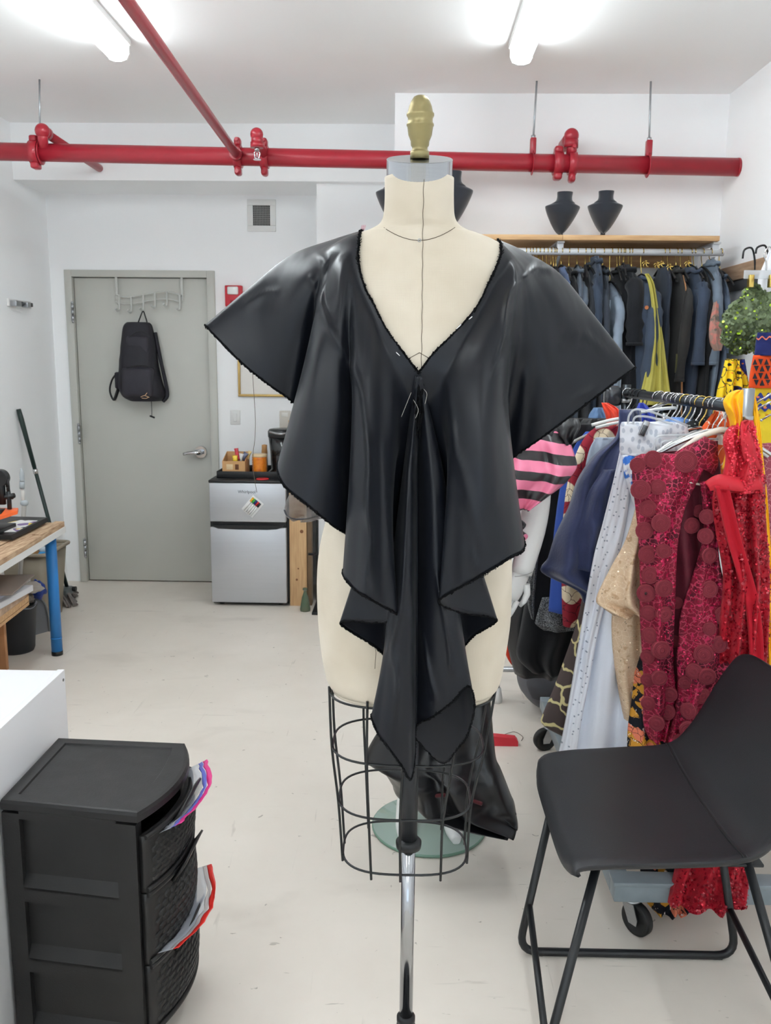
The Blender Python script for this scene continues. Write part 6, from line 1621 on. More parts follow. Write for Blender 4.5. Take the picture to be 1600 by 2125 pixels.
# maroon lace dress with rosettes
mlace = pattern('maroon_corded_lace', (126, 26, 48), [('noise', 14, .52, .62, (84, 20, 36), (1, 1, 1)), ('edge', 62, .085, .05, (178, 64, 88), (1, .3, 1)), ('noise', 70, .60, .64, (190, 40, 84), (1, 1, 1))], rough=.65)
N, L, p = nodes_of(mlace); tc = N.new('ShaderNodeTexCoord'); vo = N.new('ShaderNodeTexVoronoi'); vo.feature = 'DISTANCE_TO_EDGE'; vo.inputs['Scale'].default_value = 120; L.new(tc.outputs['Object'], vo.inputs['Vector']); b_ = N.new('ShaderNodeBump'); b_.inputs['Strength'].default_value = .6; b_.inputs['Distance'].default_value = .003; b_.invert = True; L.new(vo.outputs['Distance'], b_.inputs['Height']); L.new(b_.outputs[0], p.inputs['Normal'])
YD = 2.13
mdark = mat('maroon_gap_shade', (92, 22, 38), rough=.7, var=.2, vscale=30, bump=.3, bscale=120)  # dark backing: shade of the gap between the panels put into the colour
md_, o0, out0 = garment('maroon_lace_dress', 'maroon corded lace dress covered in round rosettes, hanging behind the chair seat', 'dress', [(936, 1392, 1470, YD+.03), (950, 1330, 1492, YD+.03), (1010, 1330, 1495, YD+.03), (1120, 1340, 1480, YD+.03), (1280, 1340, 1500, YD+.03), (1400, 1350, 1490, YD+.03), (1500, 1350, 1450, YD+.03)], mdark, part='gap_backing', thick=.05, folds=2, amp=.014, seed=10)
_, o, out = garment('', '', '', [(942, 1330, 1478, YD-.02), (955, 1314, 1470, YD-.03), (1000, 1312, 1448, YD-.04), (1050, 1318, 1424, YD-.045), (1120, 1325, 1408, YD-.05), (1200, 1328, 1403, YD-.05), (1280, 1328, 1400, YD-.05), (1360, 1333, 1396, YD-.05), (1440, 1337, 1400, YD-.05), (1500, 1335, 1388, YD-.05), (1532, 1346, 1378, YD-.045)], mlace, part='left_panel', root=md_, thick=.06, folds=1.4, amp=.014, seed=11, nu=48, skew=.2)
_, o2_, out2 = garment('', '', '', [(1000, 1452, 1496, YD-.05), (1050, 1458, 1492, YD-.05), (1110, 1460, 1490, YD-.055), (1170, 1446, 1494, YD-.06), (1230, 1426, 1510, YD-.065), (1280, 1412, 1530, YD-.07), (1330, 1408, 1541, YD-.07), (1365, 1404, 1528, YD-.07), (1410, 1406, 1484, YD-.07), (1460, 1402, 1460, YD-.07), (1515, 1390, 1449, YD-.065), (1552, 1377, 1445, YD-.06)], mlace, part='right_panel', root=md_, thick=.07, folds=1.7, amp=.018, seed=13, nu=40, skew=-.4)
strap_ = MB().grid([cr([U(1400, 940, YD-.03), U(1425, 925, YD-.03), U(1452, 912, YD-.02), U(1462, 905, YD)], 5), cr([U(1440, 962, YD-.04), U(1452, 945, YD-.04), U(1470, 930, YD-.03), U(1478, 915, YD-.01)], 5), cr([U(1480, 985, YD-.035), U(1490, 965, YD-.035), U(1490, 940, YD-.02), U(1490, 915, YD)], 5)])
strap_.build('shoulder_piece', mlace, md_, solid=.003)
ros = mat('rosette_cord', (138, 44, 58), rough=.8)
N, L, p = nodes_of(ros); tc = N.new('ShaderNodeTexCoord'); wv_ = N.new('ShaderNodeTexWave'); wv_.wave_type = 'RINGS'; wv_.rings_direction = 'Z'; wv_.inputs['Scale'].default_value = 150; wv_.inputs['Distortion'].default_value = 1.2; wv_.inputs['Detail Scale'].default_value = 3
L.new(tc.outputs['Object'], wv_.inputs['Vector']); r_ = N.new('ShaderNodeValToRGB'); r_.color_ramp.elements[0].color = lin((118, 32, 48)); r_.color_ramp.elements[1].color = lin((150, 54, 66)); L.new(wv_.outputs['Fac'], r_.inputs[0]); L.new(r_.outputs[0], p.inputs['Base Color'])
b_ = N.new('ShaderNodeBump'); b_.inputs['Strength'].default_value = .7; b_.inputs['Distance'].default_value = .0015; L.new(wv_.outputs['Fac'], b_.inputs['Height']); L.new(b_.outputs[0], p.inputs['Normal'])
prof = [(0, .0046)] + [(.0014*k*1.0, .0046-.0002*k + (.0011 if k % 2 else -.0006)) for k in range(1, 12)] + [(.0166, .0010), (.0160, -.008)]
me_src = None
RPOS = [(1323, 965, 15), (1354, 953, 17), (1438, 925, 17), (1422, 958, 22), (1329, 1016, 19), (1366, 1011, 15), (1344, 1055, 17), (1371, 1085, 18), (1337, 1101, 17), (1344, 1150, 18), (1376, 1143, 14), (1351, 1193, 17), (1376, 1220, 17), (1341, 1230, 18), (1433, 1090, 16), (1450, 1060, 13), (1468, 1072, 15), (1466, 1112, 16), (1470, 1152, 16), (1470, 1222, 17), (1376, 1273, 16), (1346, 1270, 15), (1350, 1317, 16), (1370, 1348, 18), (1345, 1362, 14), (1368, 1406, 15), (1344, 1410, 13), (1385, 1476, 16), (1364, 1500, 15), (1504, 1277, 20), (1520, 1316, 19), (1472, 1304, 13), (1490, 1336, 17), (1460, 1356, 19), (1441, 1392, 16), (1466, 1402, 17), (1422, 1415, 13), (1456, 1442, 16), (1430, 1474, 16), (1430, 1514, 18), (1390, 1440, 15), (1412, 1536, 14), (1346, 1458, 14), (1400, 1330, 12), (1405, 1250, 12)]
from mathutils.bvhtree import BVHTree
def bvh_of(o):
    m_ = o.data; return BVHTree.FromPolygons([v.co+Vector(o['_o']) for v in m_.vertices], [list(p.vertices) for p in m_.polygons])
bvs = [bvh_of(o2_), bvh_of(o), bvh_of(o0)]; bv = bvs[1]; camp = Vector((0, 0, CAMZ))
for (px, py, r) in RPOS:
    h = None
    for b0_ in bvs:
        t_ = b0_.ray_cast(camp, ray(px, py).normalized())
        if t_[0] is not None and (h is None or t_[3] < h[3]): h = t_
    if h is None: continue
    n = h[1] if h[1].y < 0 else -h[1]
    n = (n*.35+Vector((-.25, -.9, .1))*.75).normalized()
    Rm = n.to_track_quat('Z', 'Y').to_matrix()
    sc = (U(px+r, py, h[0].y)-U(px, py, h[0].y)).length/.0166
    if me_src is None:
        ob = MB().lathe(prof, (0, 0, 0), 18).build('rosette', ros); me_src = ob.data
        ob.parent = md_
    else:
        ob = bpy.data.objects.new('rosette', me_src); COL.objects.link(ob); ob.parent = md_
    ob.matrix_local = Matrix.Translation(h[0]-Vector(md_['_o'])+n*.0065) @ Rm.to_4x4() @ Matrix.Diagonal((sc, sc, sc, 1))
sequins(out, md_, ms_, 620, nu=48, seed=12, u0=.35, u1=.95, size=.0024); sequins(out2, md_, ms_, 420, nu=40, seed=13, u0=.05, u1=.75, size=.0024)
c = bv.ray_cast(camp, ray(1341, 1230).normalized())[0] or U(1341, 1230, YD)
MB().lathe([(0, 0), (.004, 0), (.0045, .002), (0, .003)], c+Vector((-.004, -.012, .001)), 12, Matrix.Rotation(PI/2, 3, 'X')).build('snap_button', M['black_plastic'], md_)
hh = thing('wide_hanger', 'cream shaped plastic hanger inside the maroon lace dress', 'hanger', tuple(U(1500, 900, YD+.03)))
cream = mat('cream_hanger', (224, 216, 204), rough=.4)
arm = cr([U(1392, 955, YD+.03), U(1440, 915, YD+.03), U(1475, 898, YD+.03), U(1502, 892, YD+.03), U(1530, 905, YD+.03), U(1570, 950, YD+.03)], 5)
MB().tube(arm, [.004]+[.0085]*(len(arm)-2)+[.004], 10, ry=.010).build('arms', cream, hh)
MB().tube([U(1398, 998, YD-.04), U(1425, 1000, YD-.045), U(1456, 1006, YD-.04)], .0038, 8).build('trouser_bar', cream, hh)
MB().tube(cr([U(1503, 893, YD+.03), U(1506, 868, YD+.02), U(1510, 850, 2.14), U(1507, 835, 2.14), U(1500, 828, 2.14), U(1496, 838, 2.14)], 5), .0019, 7).build('hook', M['chrome'], hh)
# champagne lace
chl = pattern('champagne_lace', (216, 188, 156), [('edge', 55, .05, .02, (232, 210, 184), (1, .3, 1)), ('noise', 45, .60, .66, (190, 156, 122), (1, 1, 1)), ('cell', 70, .06, .05, (236, 222, 206), (1, .3, 1))], rough=.6)
cl, o, out = garment('champagne_lace_skirt', 'champagne lace piece with small sequins left of the maroon dress', 'dress', [(1180, 1300, 1440, 2.30), (1260, 1272, 1440, 2.29), (1330, 1270, 1440, 2.28), (1400, 1278, 1440, 2.28), (1460, 1288, 1440, 2.28), (1522, 1302, 1420, 2.29)], chl, thick=.08, folds=3.4, amp=.020, seed=14, skew=.25)
mb, o2 = drape([(985, 1330, 1400, 2.26), (1040, 1322, 1405, 2.25), (1120, 1298, 1410, 2.22), (1180, 1266, 1410, 2.20), (1242, 1237, 1410, 2.19), (1262, 1252, 1400, 2.195), (1278, 1275, 1390, 2.20)], thick=.05, folds=2.6, amp=.026, seed=15, skew=-.7); mb.build('upper_tier', chl, cl)
sequins(o2, cl, seq_mat('champagne_sequin_upper', (232, 206, 172)), 120, seed=16, size=.0022)
sequins(out, cl, seq_mat('champagne_sequin', (232, 206, 172)), 260, seed=15, size=.0022)
# black and orange floral
fpat = pattern('floral_print', (22, 22, 30), [('rand', 46, .62, .63, (196, 140, 48), (1, .3, 1)), ('rand', 38, .8, .81, (214, 120, 92), (1, .3, 1)), ('edge', 46, .05, .02, (18, 18, 26), (1, .3, 1)), ('noise', 70, .64, .68, (230, 214, 206), (1, 1, 1))])
garment('floral_skirt', 'long black and ochre floral print skirt behind the champagne lace', 'skirt', [(1000, 1345, 1430, 2.36), (1250, 1330, 1440, 2.33), (1440, 1312, 1440, -2.50), (1520, 1302, 1440, -2.47), (1620, 1305, 1450, -2.40), (1780, 1325, 1448, -2.29), (1862, 1338, 1446, -2.235), (1884, 1352, 1420, -2.225)], fpat, thick=.08, folds=3, amp=.014, seed=16)
# white eyelet skirt
eye = pattern('white_eyelet', (226, 228, 236), [('cell', 42, .12, .10, (150, 156, 170), (1, .25, 1))], rough=.75)
whi = cloth('white_cotton_skirt', (226, 230, 240), var=.03, rough=.7, bump=.15)
ws, o, out = garment('white_eyelet_skirt', 'long white eyelet skirt clipped to a clear hanger', 'skirt', [(935, 1290, 1420, 2.45), (1000, 1276, 1425, 2.44), (1080, 1256, 1425, 2.42), (1150, 1237, 1425, 2.40), (1230, 1222, 1425, 2.39), (1330, 1205, 1425, 2.38), (1420, 1190, 1425, 2.37), (1500, 1177, 1425, 2.36), (1570, 1162, 1425, 2.35), (1640, 1150, 1425, 2.35)], whi, part='skirt', thick=.10, folds=4.2, amp=.022, seed=17, nu=56)
mb, o2 = drape([(938, 1286, 1330, 2.41), (1000, 1272, 1312, 2.395), (1080, 1252, 1300, 2.375), (1150, 1233, 1285, 2.355), (1230, 1218, 1262, 2.345), (1330, 1201, 1238, 2.335), (1420, 1186, 1222, 2.325), (1500, 1172, 1206, 2.315), (1572, 1157, 1196, 2.305)], thick=.02, folds=1.1, amp=.008, seed=18)
mb.build('eyelet_panel', eye, ws)
mb, o2 = drape([(876, 1290, 1400, 2.42), (884, 1287, 1425, 2.41), (910, 1286, 1430, 2.405), (938, 1286, 1425, 2.405), (946, 1292, 1400, 2.41)], thick=.05, folds=1.4, amp=.004, seed=19, top=.8)
wbm = pattern('white_cutwork', (226, 229, 236), [('cell', 58, .30, .24, (186, 192, 204), (1, .2, .62))], rough=.7)
mb.build('waistband', wbm, ws)
blu = pattern('blue_watercolour', (232, 236, 244), [('noise', 26, .50, .56, (60, 116, 200), (1, 1, 1))])
garment('blue_print_piece', 'white piece with blue watercolour print under the eyelet waistband', 'garment', [(944, 1291, 1330, 2.39), (965, 1293, 1330, 2.375), (990, 1296, 1330, 2.37), (1020, 1306, 1330, 2.37), (1060, 1318, 1335, 2.37)], blu, thick=.02, folds=1, amp=.004, seed=20)
hc = thing('clear_clip_hanger', 'clear plastic clip hanger holding the white eyelet waistband', 'hanger', tuple(U(1400, 860, 2.40)))
def loop_bar(y, pts, nm='frame'): MB().tube(cr([U(a, b, y) for a, b in pts], 5), .0035, 8).build(nm, clear, hc)
loop_bar(2.385, [(1303, 880), (1306, 862), (1318, 850), (1345, 853), (1390, 868), (1428, 884)]); loop_bar(2.385, [(1313, 880), (1320, 865), (1350, 866), (1395, 880)])
cb_ = U(1336, 889, 2.37); Rr = Matrix.Translation(cb_) @ Matrix.Rotation(math.radians(20), 4, 'Y')
MB().box((-.009, -.010, -.024), (.009, .006, .024), .003, M=Rr).build('clip', M['steel'], hc)
for k in range(4): MB().box((-.0075+k*.004, -.0125, -.022), (-.0055+k*.004, -.009, .010), M=Rr).build('clip_rib', M['black_plastic'], hc)
h2 = thing('clear_clip_hanger', 'clear plastic clip hanger just above the maroon dress', 'hanger', tuple(U(1400, 905, 2.30)))
for pts in ([(1358, 940), (1358, 920), (1366, 906), (1400, 903), (1440, 902), (1500, 900)], [(1372, 938), (1372, 922), (1380, 915), (1420, 912), (1490, 911)]): MB().tube(cr([U(a, b, 2.25) for a, b in pts], 5), .0035, 8).build('frame', clear, h2)
# navy organza
navy = mat('navy_organza', (36, 44, 78), rough=.5, sheen=.25, rgb2=(50, 58, 94), vscale=10, bump=.25, bscale=120, spec=.35)
no, o, out = garment('navy_organza_dress', 'navy blue organza dress with flared tiers left of the white skirt', 'dress', [(850, 1284, 1330, 2.62), (905, 1278, 1335, 2.60), (945, 1232, 1340, 2.58), (995, 1198, 1340, 2.56), (1050, 1180, 1340, 2.55), (1110, 1152, 1340, 2.54), (1160, 1136, 1340, 2.53), (1188, 1124, 1340, 2.53), (1225, 1196, 1330, 2.55), (1250, 1210, 1320, 2.56)], navy, part='tier', thick=.12, folds=2.2, amp=.032, seed=22, skew=-.45)
mb, o2 = drape([(975, 1252, 1300, 2.49), (1020, 1222, 1300, 2.47), (1075, 1205, 1300, 2.46), (1120, 1196, 1300, 2.46), (1180, 1182, 1300, 2.47)], thick=.05, folds=2.1, amp=.02, seed=23); mb.build('tier', navy, no)
# giraffe print
gir = pattern('giraffe_print', (78, 66, 64), [('edge', 17, .085, .055, (216, 204, 150), (1, .3, .8))], rough=.7)
garment('giraffe_skirt', 'long brown giraffe print skirt with cream lines above the caster', 'skirt', [(1050, 1235, 1320, 2.82), (1160, 1222, 1318, 2.80), (1240, 1208, 1312, 2.78), (1300, 1194, 1305, 2.76), (1370, 1170, 1300, 2.74), (1430, 1148, 1290, 2.73), (1475, 1129, 1285, 2.72), (1500, 1123, 1270, 2.72), (1515, 1150, 1230, 2.73)], gir, thick=.12, folds=2.2, amp=.014, seed=24)
# burgundy and cream floral, blue, grey denim, blacks
bfl = pattern('burgundy_cream_flowers', (140, 32, 48), [('cell', 11, .40, .37, (222, 206, 178), (1, .3, 1)), ('edge', 24, .03, .015, (70, 20, 34), (1, .3, 1))])
garment('burgundy_flower_dress', 'burgundy dress with large cream flowers left of the navy organza', 'dress', [(884, 1240, 1330, 2.95), (905, 1215, 1330, 2.93), (950, 1192, 1330, 2.92), (1010, 1176, 1330, 2.92), (1080, 1168, 1320, 2.92), (1150, 1165, 1320, 2.92), (1250, 1166, 1320, 2.92), (1298, 1168, 1300, 2.92)], bfl, thick=.09, folds=2.6, amp=.014, seed=25)
gde = cloth('pale_grey_denim', (152, 162, 176), var=.1)
garment('grey_denim_piece', 'pale grey denim piece tucked behind the navy organza', 'garment', [(908, 1236, 1300, 2.80), (930, 1224, 1300, 2.79), (960, 1216, 1300, 2.78), (985, 1214, 1280, 2.78)], gde, thick=.05, folds=2, amp=.012, seed=26)
cob = cloth('cobalt_cloth', (44, 74, 152), var=.08)
garment('cobalt_dress', 'cobalt blue dress showing as a strip beside the burgundy flowers', 'dress', [(896, 1215, 1300, 3.02), (930, 1190, 1300, 3.01), (1000, 1165, 1300, 3.0), (1100, 1150, 1290, 3.0), (1200, 1143, 1280, 3.0), (1268, 1138, 1270, 3.0)], cob, thick=.08, folds=2.4, amp=.012, seed=27)
blk1 = cloth('black_knit', (24, 24, 27), var=.1, bump=.3); blk2 = mat('black_shiny_cloth', (26, 26, 29), rough=.45, bump=.3, bscale=60)
garment('black_dress', 'long plain black dress behind the cobalt strip', 'dress', [(880, 1150, 1300, 3.10), (920, 1125, 1300, 3.09), (1000, 1120, 1300, 3.08), (1100, 1112, 1290, 3.08), (1200, 1098, 1290, 3.08), (1300, 1080, 1280, 3.08), (1360, 1072, 1250, 3.08), (1392, 1100, 1215, 3.09)], blk1, thick=.10, folds=3.2, amp=.016, seed=28)
tw = pattern('grey_tweed', (122, 124, 126), [('noise', 260, .45, .55, (60, 60, 62), (1, 1, 1))], rough=.9)
garment('tweed_coat', 'grey speckled tweed coat hem among the black dresses', 'coat', [(1088, 1124, 1128, 3.05), (1120, 1112, 1122, 3.045), (1170, 1099, 1116, 3.045), (1240, 1093, 1110, 3.05), (1283, 1102, 1109, 3.05)], tw, thick=.03, folds=1.2, amp=.006, seed=29)
garment('tweed_hem', 'second grey tweed hem below the black dress', 'coat', [(1240, 1125, 1230, 3.02), (1284, 1112, 1225, 3.015), (1296, 1112, 1220, 3.015), (1308, 1128, 1200, 3.02)], tw, thick=.04, folds=1.6, amp=.008, seed=30)
garment('black_coat', 'black coat at the back of the rolling rack beside the white arm', 'coat', [(868, 1190, 1260, 3.20), (900, 1150, 1270, 3.19), (960, 1112, 1280, 3.18), (1050, 1092, 1280, 3.17), (1150, 1082, 1270, 3.17), (1250, 1058, 1260, 3.17), (1330, 1052, 1230, 3.17), (1398, 1068, 1200, 3.18)], blk2, thick=.12, folds=2.6, amp=.016, seed=31)
# shoulders peeking out between the hangers on top
tops = [('light_blue_shirt', 'light blue shirt shoulder under the chrome hooks', 'shirt', [(866, 1392, 1415, 2.66), (878, 1368, 1450, 2.65), (900, 1340, 1470, 2.65), (960, 1335, 1475, 2.65), (1100, 1335, 1475, 2.65)], (116, 154, 214)),
 ('navy_shirt', 'navy lace trimmed piece under the light blue shirt', 'shirt', [(884, 1376, 1420, 2.56), (894, 1345, 1460, 2.55), (930, 1335, 1475, 2.55), (1100, 1335, 1475, 2.55)], (34, 40, 66)),
 ('black_print_blouse', 'black blouse with a small pale print right of the light blue shirt', 'blouse', [(864, 1452, 1478, 2.50), (876, 1428, 1494, 2.49), (896, 1405, 1500, 2.49), (950, 1395, 1505, 2.49), (1100, 1395, 1505, 2.49)], 'p'),
 ('orange_leaf_blouse', 'orange blouse with white leaf print next to the yellow cloth', 'blouse', [(852, 1484, 1500, 2.33), (866, 1472, 1506, 2.32), (890, 1455, 1508, 2.32), (930, 1440, 1510, 2.32), (1060, 1440, 1510, 2.32)], 'o'),
 ('coral_piece', 'bright coral piece among the hangers by the cape tip', 'garment', [(836, 1248, 1262, 3.10), (850, 1252, 1285, 3.09), (870, 1258, 1290, 3.09), (900, 1258, 1290, 3.09)], (226, 74, 52)),
 ('denim_blue_piece', 'dusty blue piece beside the coral one among the hangers', 'garment', [(846, 1232, 1252, 3.24), (862, 1222, 1262, 3.23), (880, 1220, 1268, 3.23), (920, 1220, 1268, 3.23)], (86, 112, 146)),
 ('royal_blue_piece', 'royal blue collar between the black hooks', 'garment', [(836, 1326, 1336, 2.92), (850, 1320, 1350, 2.91), (866, 1316, 1360, 2.91), (900, 1316, 1360, 2.91)], (44, 62, 160))]
for k, (nm, lab, cat, rws, cc) in enumerate(tops):
    m_ = pattern('black_small_print', (26, 27, 30), [('cell', 60, .14, .12, (150, 156, 150), (1, .3, 1))]) if cc == 'p' else pattern('orange_leaf_print', (220, 92, 44), [('edge', 30, .04, .02, (238, 220, 206), (1, .3, 1)), ('rand', 30, .8, .81, (240, 226, 214), (1, .3, 1))]) if cc == 'o' else cloth(nm+'_cloth', cc)
    garment(nm, lab, cat, rws, m_, thick=.06, folds=2, amp=.010, seed=40+k)
# hooks along the dark bar
random.seed(33)
hooks = [(1302, 'chrome'), (1312, 'dark'), (1318, 'dark'), (1325, 'dark'), (1333, 'dark'), (1365, 'chrome'), (1386, 'chrome'), (1396, 'chrome'), (1404, 'chrome'), (1414, 'chrome'), (1424, 'brass'), (1434, 'chrome'), (1446, 'chrome'), (1456, 'brass'), (1472, 'brass'), (1484, 'chrome'), (1494, 'chrome')]
ords = ['first', 'second', 'third', 'fourth', 'fifth', 'sixth', 'seventh', 'eighth', 'ninth', 'tenth', 'eleventh', 'twelfth', 'thirteenth', 'fourteenth', 'fifteenth', 'sixteenth', 'seventeenth']
for yy in (RY0, RY1): MB().box((bx0+.05, yy-.018, .104), (bx1-.05, yy+.018, .142), .002).build('cross_member', gsteel, rk2)
def bar_y(px):                                       # depth where the bar passes under this pixel column
    lo, hi = RY0, RY1
    for _ in range(40):
        m_ = (lo+hi)/2
        if U_plain(px, 825, m_).x > lerp(RX, RX1, (m_-2.45)/.95): hi = m_
        else: lo = m_
    return m_
for k, (px, kind) in enumerate(hooks):
    y = bar_y(px)
    mh = {'chrome': M['chrome'], 'dark': M['black_metal'], 'brass': gold}[kind]
    hanger((lerp(RX, RX1, (y-2.45)/.95), y, lerp(_a.z, _b.z, (y-2.45)/.95)), .0165, 'x', {'chrome': 'silver', 'dark': 'black', 'brass': 'brass'}[kind]+' wire hanger, '+ords[k]+' from the left along the dark rack bar', 'wire hangers on the dark rack bar', mh, M['chrome'] if k % 3 else M['white_plastic'], span=.17, drop=.075, sway=random.uniform(-.25, .25))
# white tubular hangers seen between the garments
for k, (pts, lab) in enumerate(((((1228, 882), (1262, 873), (1290, 868)), 'white tubular hanger above the burgundy flower dress'), (((1236, 888), (1266, 880), (1290, 876)), 'second white tubular hanger above the burgundy flower dress'), (((1300, 862), (1360, 850), (1405, 846)), 'white hanger arm behind the clear clip hanger'), (((1180, 922), (1222, 902), (1262, 893)), 'grey braided hanger arm beside the black coat'))):
    t = thing('tube_hanger', lab, 'hanger', tuple(U(*pts[1], 2.9)), 'tubular hangers')
    Y_ = (2.90, 2.88, 2.72, 3.0)[k]
    MB().tube(cr([U(a, b, Y_) for a, b in pts], 5), .0055, 8).build('arms', M['white_plastic'] if k < 3 else mat('braided_grey', (150, 150, 146), rough=.8), t)
    q = U(*pts[2], Y_); xb = lerp(RX, RX1, (q.y-2.45)/.95); MB().tube(cr([q, Vector((lerp(q.x, xb, .6), q.y, lerp(q.z, RZ, .5))), Vector((xb+.012, q.y, RZ-.01)), Vector((xb+.018, q.y, RZ+.006)), Vector((xb, q.y, RZ+.021)), Vector((xb-.018, q.y, RZ+.006))], 4), .002, 6).build('hook', M['chrome'], t)
# dusty rose lace and clips at the far right edge
drs = pattern('dusty_rose_lace', (150, 72, 88), [('edge', 60, .07, .03, (196, 140, 140), (1, .3, 1))])
garment('dusty_rose_dress', 'dusty rose lace dress at the right edge behind the yellow cloth', 'dress', [(920, 1580, 1650, 2.30), (980, 1575, 1680, 2.29), (1100, 1572, 1690, 2.28), (1250, 1570, 1690, 2.28), (1420, 1565, 1690, 2.28)], drs, thick=.07, folds=2.5, amp=.014, seed=50)
for k, (a, b) in enumerate((((1568, 838), (1625, 800)), ((1572, 848), (1630, 818)), ((1580, 872), (1640, 836)))):
    t = thing('wire_hanger', ('top', 'middle', 'lowest')[k]+' slanting silver wire at the right edge over the wax print', 'hanger', tuple(U(*a, 2.5)), 'slanting wires at the right edge')
    MB().tube([U(*a, 2.5), U(*b, 2.5)], .0028, 7).build('wire', M['chrome'], t)
    MB().sphere(U(*a, 2.5), .0042, 8, 5).build('wire_tip', M['chrome'], t)

U = U_plain
# ================================================================ farther rack: lower rail, grey bag, coral cloth
fr2 = thing('steel_rack', 'low silver rack rail with a white foot behind the dress form', 'clothes rack', tuple(U(1058, 1389, 3.75)))
q = U(1058, 1389, 3.75); 
MB().cyl((q.x-.28, 3.75, q.z), (q.x+.62, 3.75, q.z), .0125, 14).build('lower_rail', M['steel'], fr2)
for dx in (-.055, .62):
    MB().cyl((q.x+dx, 3.75, .07), (q.x+dx, 3.75, 1.32), .012, 12).build('upright', M['steel'], fr2)
    MB().lathe([(0, 0), (.024, 0), (.026, .02), (.018, .07), (0, .075)], (q.x+dx, 3.75, 0), 14).build('foot', M['white_plastic'], fr2)
gb = cloth('grey_backpack_cloth', (92, 92, 96), var=.12, bump=.4)
gbt = thing('grey_backpack', 'grey cloth backpack on the floor behind the giraffe skirt', 'backpack', tuple(Uz(1120, 1458, 0)))
mb, out = drape([(1330, 1085, 1215, 3.72), (1365, 1076, 1222, 3.70), (1400, 1072, 1225, 3.69), (1430, 1080, 1225, 3.68), (1450, 1098, 1222, 3.67), (1457, 1112, 1215, 3.66)], thick=.26, folds=.6, amp=.012, seed=60, top=.9, edge_sharp=3); mb.build('body', gb, gbt)
mb, o2 = drape([(1398, 1100, 1190, 3.57), (1420, 1092, 1196, 3.555), (1448, 1102, 1192, 3.555)], thick=.05, folds=.5, amp=.004, seed=61, top=.9, edge_sharp=4); mb.build('front_pocket', cloth('darker_grey_cloth', (70, 70, 74), bump=.4), gbt)
MB().tube(cr([U(1088, 1372, 3.59), U(1096, 1400, 3.56), U(1130, 1408, 3.545), U(1165, 1412, 3.55)], 6), .004, 6).build('piping', cloth('dark_piping', (52, 52, 56)), gbt)
MB().tube(cr([U(1082, 1370, 3.60), U(1090, 1345, 3.59), U(1094, 1390, 3.57)], 6), .008, 6, ry=.016).build('strap', cloth('dark_strap', (50, 50, 54)), gbt)
cor = cloth('coral_cloth', (206, 74, 50), var=.1)
garment('coral_cloth', 'coral red cloth hanging low behind the dress form', 'cloth', [(1290, 1040, 1080, 3.70), (1330, 1044, 1080, 3.69), (1360, 1050, 1082, 3.68), (1377, 1060, 1082, 3.68)], cor, thick=.06, folds=2.4, amp=.014, seed=62)
rb2 = thing('red_bar', 'flat red plastic bar lying on the floor behind the dress form', 'bar', tuple(Uz(1050, 1550, 0)))
q0, q1 = Uz(1012, 1552, 0), Uz(1075, 1549, 0)
MB().prism([(q0.x-.06, 0), (q1.x, 0), (q1.x, .020), (q1.x-.01, .032), (q0.x, .042), (q0.x-.06, .042)], 'y', q1.y, q1.y+.035).build('bar', mat('red_plastic', (196, 36, 52), rough=.4), rb2)
MB().tube(cr([q1+Vector((-.05, .10, .002)), q1+Vector((.0, .13, .004)), q1+Vector((.03, .09, .002)), q1+Vector((.02, .05, .002))], 6), .0012, 5).build('loose_strap', M['thread'], rb2)
# ================================================================ white shop mannequin behind the dress form, on a glass disc
MX, MY = .10, 2.675
wht = mat('mannequin_white', (226, 226, 224), rough=.42, spec=.45)
mn = thing('mannequin', 'glossy white mannequin standing on a glass disc behind the dress form', 'mannequin', (MX, MY, 0))
gl_ = mat('greenish_glass', (206, 222, 214), rough=.06, alpha=.42, spec=.6, coat=.3)
MB().lathe([(0, .0), (.186, .0), (.189, .003), (.189, .009), (.186, .012), (0, .012)], (MX, MY, 0), 64).build('glass_base', gl_, mn)
MB().lathe([(.1885, .001), (.1905, .004), (.1905, .008), (.1885, .011)], (MX, MY, 0), 64).build('glass_edge', mat('glass_green_edge', (98, 128, 112), rough=.15, spec=.6), mn)
# body rows: z, centre x, half width, half depth
B = [(1.585, 0, .048, .05), (1.54, 0, .060, .058), (1.50, 0, .115, .072), (1.45, 0, .185, .088), (1.38, 0, .195, .10), (1.28, 0, .165, .115), (1.18, 0, .140, .098), (1.08, 0, .128, .088), (1.0, 0, .148, .098), (.90, 0, .172, .112), (.82, 0, .172, .112), (.76, 0, .168, .10)]
bs = cr([(a, c, d) for a, b, c, d in B], 3); rows = [[Vector((MX+p.y*math.cos(2*PI*j/32), MY-p.z*math.sin(2*PI*j/32), p.x)) for j in range(32)] for p in bs]
bodym = MB().grid(rows, closed_u=True, cap=True)
def limb(pts, rs):
    P = cr(pts, 5); R_ = [q.x for q in cr([(r, 0, 0) for r in rs], 5)]; bodym.tube(P, R_, 18)
# neck and egg head
bodym.sphere((MX, MY-.01, 1.665), .1, 20, 12, (.72, .85, 1.05))
for s_ in (-1, 1):
    limb([(MX+s_*.085, MY, .84), (MX+s_*.082, MY-.01, .62), (MX+s_*.076, MY-.01, .46), (MX+s_*.078, MY+.015, .30), (MX+s_*.075, MY+.01, .10)], [.083, .070, .048, .050, .030])
    limb([(MX+s_*.075, MY+.02, .10), (MX+s_*.076, MY+.0, .055), (MX+s_*.080, MY-.07, .032), (MX+s_*.084, MY-.125, .024)], [.031, .034, .030, .014])
